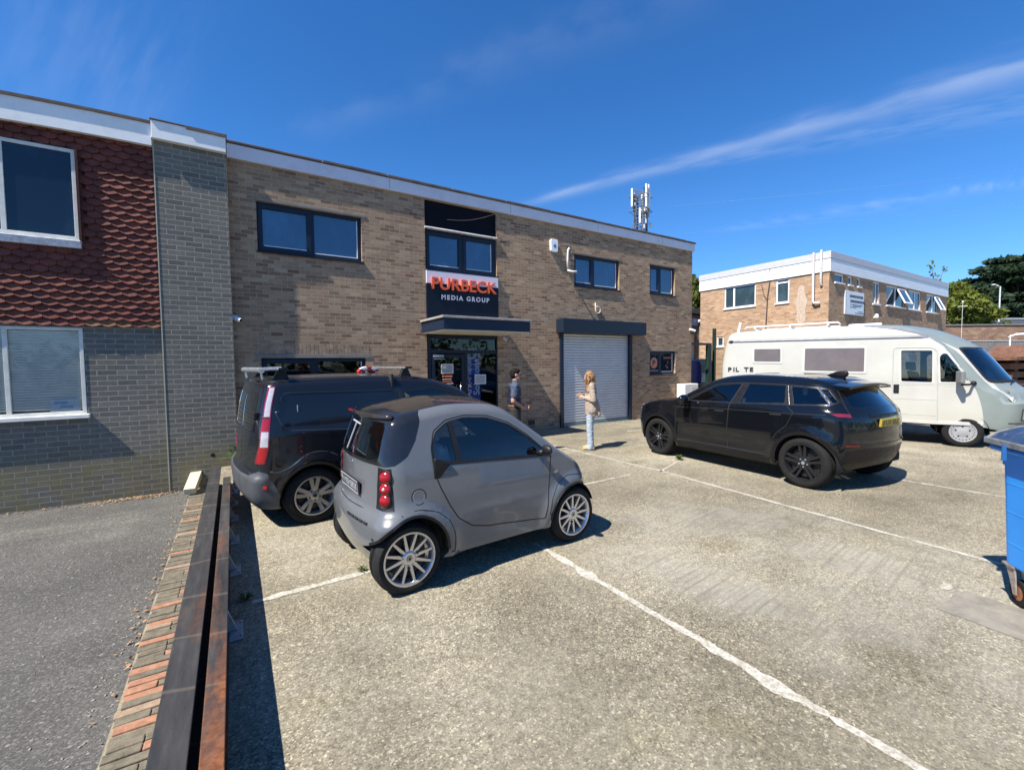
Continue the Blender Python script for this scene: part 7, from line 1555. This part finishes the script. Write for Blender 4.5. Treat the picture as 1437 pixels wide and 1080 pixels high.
tree('pine_tree', 'tall dark spreading pine with layered branches beyond the far brick wall', (90.2, 14.2, 0), 15.2, crown_pine(15.2, 8.6, 3), NEED, 5, .5, 150, .42, 24, flat=.5)
tree('pine_tree', 'lower dark pine half hidden behind the spring green tree at the right', (80.0, 16.3, 0), 10.6, crown_pine(10.6, 5.2, 8), NEED, 6, .35, 120, .36, 20, flat=.5)
tree('broadleaf_tree', 'spring green tree with yellowish leaves beside the brown brick building', (62.2, 14.0, 0), 9.4, crown_round(9.4, 3.6, 60, 4, .2), LEAF_S, 7, .25, 130, .24, 12)
tree('broadleaf_tree', 'small rounded yellow green tree in front of the dark pines', (66.0, 12.3, 0), 7.2, crown_round(7.2, 3.0, 40, 14, .2), LEAF_S, 17, .2, 120, .22, 12)
tree('sapling', 'thin young tree with sparse upright twigs rising over the brown brick roof', (54.2, 13.5, 0), 11.0, [(-.9, .2, 9.9, .35, .35, .9), (-.7, .2, 8.6, .5, .5, .8), (.3, .1, 9.2, .3, .3, .5), (1.1, -.2, 10.1, .35, .3, .35), (1.0, 0, 8.3, .3, .3, .4), (1.7, -.3, 8.5, .35, .3, .3), (.4, 0, 7.4, 1.0, .9, .6), (2.3, -.5, 7.5, .35, .3, .2), (-.5, .3, 7.3, .9, .8, .7)], LEAF_S, 21, .13, 60, .16, 9)
tree('broadleaf_tree', 'mid green tree showing in the gap between the two brick buildings', (31.5, 22.5, 0), 8.6, crown_round(8.6, 3.6, 60, 6, .2), leafmat('gap_leaf', [(.05, .065, .012), (.09, .105, .02), (.14, .15, .03)]), 9, .25, 130, .22, 10)
def far_things():
    a, b = Vector((48.5, 14.6, 0)), Vector((72, 0, 0)); d = (b-a); L = d.length; ang = math.atan2(d.y, d.x)
    t = thing('brick_wall', 'long high brown brick retaining wall beyond the motorhome', 'wall', a, ang); mb = MB(); mb.box(0, L, -.2, .2, -.3, 4.72); mb.build('face', FARB, t); mb = MB(); mb.box(0, L, -.28, .28, 4.722, 4.82); mb.build('coping', LINTEL, t)
    t = thing('metal_fence', 'low grey panel fence in front of the high brown brick wall', 'fence', a + Vector((-2.6, -1.6, 0)), ang)
    mb = MB(); mb.box(0, 20, -.03, .03, 0, 3.25)
    for k in range(80): mb.box(k*.25, k*.25+.04, -.055, -.031, 0, 3.25)
    mb.build('panel', simple('grey_sheet', (.17, .16, .155), .6, var=.15), t); mb = MB(); mb.box(0, 20, -.07, .05, 3.252, 3.33); mb.build('rail', simple('pale_rail', (.36, .35, .34), .6), t)
    t = thing('footbridge', 'long grey metal sided structure above the far brick wall', 'bridge', (62, 21, 0), ang); mb = MB(); mb.box(0, 40, 0, 1.6, 5.2, 6.45); mb.build('side', simple('bluish_sheet', (.10, .11, .13), .6, var=.1), t); mb = MB(); mb.box(-.1, 40, -.05, -.001, 6.3, 6.5); mb.build('handrail', simple('pale_rail2', (.30, .32, .34), .5), t)
    for k in range(6): mb = MB(); mb.box(2+k*7, 2.5+k*7, .4, 1.2, 0, 5.2); mb.build('pier', LINTEL, t)
    mb = MB(); mb.box(6, 8.2, -.12, -.051, 5.4, 6.1); mb.build('notice', simple('pale_board', (.40, .42, .42), .6), t)
    t = thing('street_lamp', 'slim pale street lamp standing against the dark pine', 'street lamp', (73.7, 13.0, 0)); mb = MB(); mb.tube([(0, 0, 0), (0, 0, 5), (0, 0, 10)], [.10, .08, .06], 10); mb.build('post', simple('lamp_grey', (.55, .56, .56), .5), t, smooth='auto')
    mb = MB(); mb.tube([(0, 0, 9.95), (-.35, .25, 10.15)], .05, 6); mb.ball((-.55, .4, 10.18), (.35, .2, .1), 10); mb.build('lantern', simple('lamp_head', (.6, .6, .6), .4), t, smooth=True); mb = MB(); mb.box(-.2, .2, -.14, -.12, 6.3, 6.9); mb.build('plate', WHITE, t)
    # white tubular frame
    t = thing('trolley_shelter', 'white tubular frame shelter in front of the far brick wall', 'frame', (39.6, 5.2, 0), R(-32)); mb = MB(); 
    for x in (-.9, .9):
        for y in (-.9, .9): mb.tube([(x, y, 0), (x, y, 3.15)], .035, 6)
    mb.build('post', WHITE, t); mb = MB()
    for y in (-.9, .9): mb.tube([(-1.0, y, 3.12), (-.5, y, 3.32), (.5, y, 3.36), (1.0, y, 3.2)], .05, 6); mb.tube([(-.9, y, 2.35), (.9, y, 2.35)], .035, 6)
    for x in (-.9, 0, .9): mb.tube([(x, -.9, 3.25), (x, .9, 3.25)], .03, 6)
    mb.build('top_rail', WHITE, t)
    # timber stack
    t = thing('timber_stack', 'stack of weathered reddish timber sleepers beyond the motorhome nose', 'timber stack', (23.0, 4.15, 0), R(-14)); r = random.Random(4); WD = simple('red_timber', (.125, .052, .030), .85, var=.4, vscale=4, bumps=.6, dirt=((.20, .17, .10), .7)); WD2 = simple('dark_timber', (.07, .04, .025), .9, var=.3)
    for i, z in enumerate((.0, .30, .60, .90, 1.20, 1.50)):
        mb = MB(); mb.box(-.1+r.uniform(-.2, .2), 3.6+r.uniform(-.2, .2), -.5, .5, z, z+.21); mb.build('sleeper', WD, t, bevel=.015)
        for x in (.2, 1.7, 3.2): mb = MB(); mb.box(x, x+.2, -.48, .48, z+.211, z+.299); mb.build('spacer', WD2, t)
    mb = MB(); mb.box(-.35, 3.9, -.75, .75, 1.80, 1.93); mb.build('top_board', WD, t, bevel=.015); mb = MB(); mb.prism([(.75, 1.935), (2.7, 1.935), (1.75, 2.35)], -.7, .7, 'y'); mb.build('gable', WD, t, fixn=True)
    # outbuilding in the gap
    t = thing('outbuilding', 'low brick outbuilding with dark flat roof in the gap between the buildings', 'building', (20.6, 16.0, 0)); mb = MB(); mb.box(0, 6, 0, 4, 0, 4.55); mb.build('wall', NBRICK, t); mb = MB(); mb.box(-.15, 6.1, -.15, 4.1, 4.62, 4.90); mb.build('roof', FELT, t); mb = MB(); mb.box(1.2, 2.3, -.02, -.001, 3.95, 4.35); mb.build('white_panel', WHITEP, t)
    mb = MB(); mb.tube([(1.95, -.06, .2), (1.95, -.06, 3.7)], .05, 8); mb.build('drainpipe', BLACKM, t); mb = MB(); mb.tube([(2.45, -.06, .2), (2.45, -.06, 4.5)], .06, 8); mb.build('downpipe', simple('grey_pipe', (.2, .2, .2), .5), t); mb = MB(); mb.ball((2.3, -.1, 4.2), .10, 10); mb.build('wall_lamp', WHITE, t, smooth=True)
    # gate and fence
    GN = simple('dark_green_steel', (.006, .028, .018), .5); t = thing('metal_gate', 'tall dark steel gate frame at the right hand corner of the office', 'gate', (14.05, 10.12, 0))
    mb = MB(); mb.box(0, 1.25, -.04, .04, 2.48, 2.56); mb.build('top_bar', BLACKM, t); mb = MB(); mb.box(1.03, 1.24, -.06, .06, 0, 2.479); mb.build('post', GN, t, bevel=.004)
    mb = MB()
    for k in range(14): mb.tube([(.06+k*.073, 0, .1), (.06+k*.073, 0, 1.0)], .006, 5)
    mb.box(.02, 1.02, -.02, .02, .06, .10); mb.box(.02, 1.02, -.02, .02, 1.0, 1.04); mb.build('lower_panel', GN, t)
    t = thing('mesh_fence', 'green mesh fence panel with tall post beside the motorhome tail', 'fence', (15.55, 10.14, 0)); mb = MB(); mb.box(-.05, .05, -.05, .05, 0, 3.12); mb.build('post', GN, t, bevel=.004); mb = MB()
    for k in range(44): mb.box(.06+k*.05, .064+k*.05, -.003, .003, .05, 2.4)
    for k in range(13): mb.box(.05, 2.25, -.004, .004, .05+k*.19, .058+k*.19)
    mb.build('mesh', simple('green_wire', (.01, .07, .045), .5), t); mb = MB(); mb.box(2.2, 2.3, -.05, .05, 0, 2.5); mb.build('end_post', GN, t)
    t = thing('storage_tank', 'dark blue plastic tank standing behind the gate at the office corner', 'tank', (14.62, 10.75, 0)); mb = MB(); mb.prism(smooth_poly([(-.5, 0), (.5, 0), (.5, 1.75), (.36, 1.93), (-.36, 1.93), (-.5, 1.75)], .08), -.4, .4, 'y'); mb.build('shell', simple('tank_blue', (.006, .015, .11), .4, var=.15), t, smooth='auto', bevel=.03, fixn=True)
    mb = MB()
    for z in (.5, .9, 1.3): mb.box(-.51, .51, -.412, -.395, z, z+.05)
    mb.build('rib', simple('tank_blue2', (.008, .02, .13), .4), t); mb = MB(); mb.lathe([(0, 2.0), (.2, 2.0), (.22, 1.92)], 20); mb.build('cap', simple('tank_cap', (.10, .13, .16), .4), t)
    t = thing('storage_tank', 'teal plastic tank behind the green mesh fence', 'tank', (15.95, 11.2, 0)); mb = MB(); mb.prism(smooth_poly([(-.55, 0), (.55, 0), (.55, 1.85), (.42, 1.98), (-.42, 1.98), (-.55, 1.85)], .08), -.4, .4, 'y'); mb.build('shell', simple('tank_teal', (.012, .09, .11), .4, var=.15), t, smooth='auto', bevel=.03, fixn=True); mb = MB(); mb.box(-.25, .05, -.415, -.402, 1.05, 1.4); mb.build('label', simple('tank_label', (.30, .36, .40), .5), t)
    mb = MB(); mb.bar((14.75, 10.5, 1.55), (15.22, 10.95, 2.75), .10, .03); tag(mb.build('plank', simple('pale_plank', (.62, .56, .50), .7, var=.15)), 'pale plank leaning above the dark blue tank', 'plank')
    # aerial on the roof, small white weather mast
    t = thing('roof_aerial', 'small white aerial on the flat roof of the brown brick building', 'aerial', (22.2, 9.4, 6.1)); mb = MB(); mb.tube([(0, 0, 0), (0, 0, .35)], .02, 6); mb.build('mast', WHITE, t); mb = MB(); mb.tube([(-.45, .15, .22), (.45, -.15, .42)], .035, 6); mb.build('boom', WHITE, t)
    t = thing('weather_mast', 'small white wind gauge on a pole in front of the spring green tree', 'weather mast', (50.2, 10.9, 0)); mb = MB(); mb.tube([(0, 0, 0), (0, 0, 6.5)], .010, 6); mb.build('pole', WHITE, t); mb = MB(); mb.tube([(-.35, .2, 6.1), (.35, -.2, 6.15)], .025, 6); mb.ball((0, 0, 6.5), .06, 8); mb.build('vane', WHITE, t)
    # telecom mast
    t = thing('telecom_mast', 'lattice telecom mast with white panel antennas rising behind the office roof', 'mast', (47.6, 42.2, 0), R(20)); ST = simple('mast_steel', (.10, .105, .12), .5, var=.15); mb = MB(); w = .66; zs = [16.5+k*.8 for k in range(12)]
    for x, y in ((-w, -w), (w, -w), (w, w), (-w, w)): mb.tube([(x, y, 0), (x, y, 24.6)], .13, 6)
    for i in range(len(zs)-1):
        for (x0, y0), (x1, y1) in (((-w, -w), (w, -w)), ((w, -w), (w, w)), ((w, w), (-w, w)), ((-w, w), (-w, -w))):
            mb.tube([(x0, y0, zs[i]), (x1, y1, zs[i])], .065, 5); a, b = ((x0, y0), (x1, y1)) if i % 2 else ((x1, y1), (x0, y0)); mb.tube([(*a, zs[i]), (*b, zs[i+1])], .065, 5)
    mb.build('lattice', ST, t, uv=False)
    hf = MB(); 
    for z in (22.3, 24.2): hf.tube([(-1.2, -1.2, z), (1.2, -1.2, z), (1.2, 1.2, z), (-1.2, 1.2, z), (-1.2, -1.2, z)], .045, 6)
    hf.build('head_frame', ST, t)
    for x, y, z0, z1, ww in ((-.62, -1.1, 22.5, 25.5, .48), (.08, -1.15, 22.5, 25.6, .48), (1.15, .2, 22.3, 25.1, .30), (-1.1, -.4, 20.4, 22.4, .28), (-1.1, .7, 22.8, 25.2, .36), (.8, 1.1, 22.8, 25.2, .36)):
        mb = MB(); mb.box(x-ww/2, x+ww/2, y-.12, y+.12, z0, z1); mb.build('panel_antenna', WHITE, t, bevel=.06)
    for x, y, z, r in ((1.15, -1.0, 20.6, .34), (.55, -1.1, 24.4, .30), (-1.2, -.9, 18.0, .28), (.9, -1.0, 18.6, .22)):
        mb = MB(); mb.lathe([(0, -.16), (r, -.14), (r, .1), (r*.7, .16), (0, .18)], 18, 'y', (x, y, z)); mb.build('dish', WHITE, t, smooth='auto')
    r = random.Random(3)
    for k in range(26): mb = MB(); x, y, z = r.uniform(-.8, .7), r.uniform(-1.0, -.7), r.uniform(18, 24.8); mb.box(x, x+.3, y-.2, y, z, z+.5); mb.build('radio_unit', simple('radio_grey', (.40, .40, .42), .5), t)
    # overhead wires
    for i, (a, b) in enumerate((((20, 17, 8.9), (90, -8, 21.5)), ((22, 17, 10.9), (90, -6, 25.5)))):
        a, b = Vector(a), Vector(b); mb = MB(); mb.tube([a+(b-a)*q/14 - Vector((0, 0, 1.2*math.sin(math.pi*q/14))) for q in range(15)], .008, 5); tag(mb.build('overhead_wire', simple('wire_pale', (.16, .28, .48), .8), uv=False), ('lower' if i == 0 else 'upper') + ' thin overhead wire crossing the sky above the brown brick building', 'wire', 'overhead wires')
    # the wooded far side of the road behind the viewer, seen in glass and paint
    mb = MB(); rr = random.Random(12)
    for k in range(34): x = -40+k*3.2+rr.uniform(-1, 1); h = rr.uniform(3.2, 6.5)*(1.9 if x < 2 and k % 3 else 1); foliage(mb, (x, -26+rr.uniform(-2, 2), h*.5), (2.6, 1.6, h*.5), 150, .42, rr)
    o = mb.build('tree_line', LEAF_D, uv=False); o['kind'] = 'stuff'
far_things()
def tufts():
    GR = leafmat('weed_green', [(.03, .06, .012), (.06, .10, .02), (.10, .14, .03)])
    def weed(label, x, y, r, n, seed):
        rr = random.Random(seed); t = thing('weed', label, 'weed', (x, y, 0)); mb = MB()
        for _ in range(n):
            a = rr.uniform(0, 6.28); ln = r*rr.uniform(.5, 1.1); tip = Vector((math.cos(a)*ln, math.sin(a)*ln, r*rr.uniform(.25, .8))); s = Vector((-math.sin(a), math.cos(a), 0))*r*.12; mid = tip*.55+Vector((0, 0, r*.25))
            mb.add([Vector((0, 0, 0)), mid+s, tip, mid-s], [(0, 1, 2, 3)])
        mb.build('leaves', GR, t, uv=False)
    weed('small green weed at the end of the painted line beneath the black vehicle', 7.18, 5.38, .12, 34, 1); weed('spreading dark weed in the shade beside the beams', .02, 4.07, .07, 30, 2); weed('tiny green weed on the painted line behind the grey hatchback', .93, 4.06, .06, 18, 3)
    weed('leggy weed at the foot of the office wall behind the van', .20, 9.7, .55, 60, 4)
    rr = random.Random(5); mb = MB()
    for k in range(420):
        x = -1.45+rr.gauss(0, .33); y = 9.80-abs(rr.gauss(0, .10)); 
        if k > 260: x = rr.uniform(-5, -.75); y = 9.82-abs(rr.gauss(0, .05))
        if k > 340: x = -.72-abs(rr.gauss(0, .05)); y = rr.uniform(1.5, 9.6)
        u = Vector((rr.gauss(0, 1), rr.gauss(0, 1), rr.gauss(0, .35))).normalized()*rr.uniform(.012, .032); w = u.cross(Vector((0, 0, 1))).normalized()*rr.uniform(.006, .016); p = Vector((x, y, -.350+rr.uniform(0, .012))); mb.add([p-u, p+w, p+u, p-w], [(0, 1, 2, 3)])
    o = mb.build('leaf_litter', simple('dry_leaf', (.33, .20, .10), .85, var=.5, vscale=30), uv=False); o['kind'] = 'stuff'
    mb = MB()
    for k in range(700):
        x, y = (rr.uniform(-6, -.75), rr.uniform(1.2, 9.7)) if k < 520 else (-.75-abs(rr.gauss(0, .12)), rr.uniform(1.2, 9.5)); s = rr.uniform(.003, .009); mb.ball((x, y, -.361+s*.4), (s*rr.uniform(.8, 1.6), s*rr.uniform(.8, 1.5), s*.7), 6)
    o = mb.build('gravel', [simple('pale_grit', (.26, .235, .20), .85, var=.4, vscale=20)], uv=False); o['kind'] = 'stuff'
tufts()
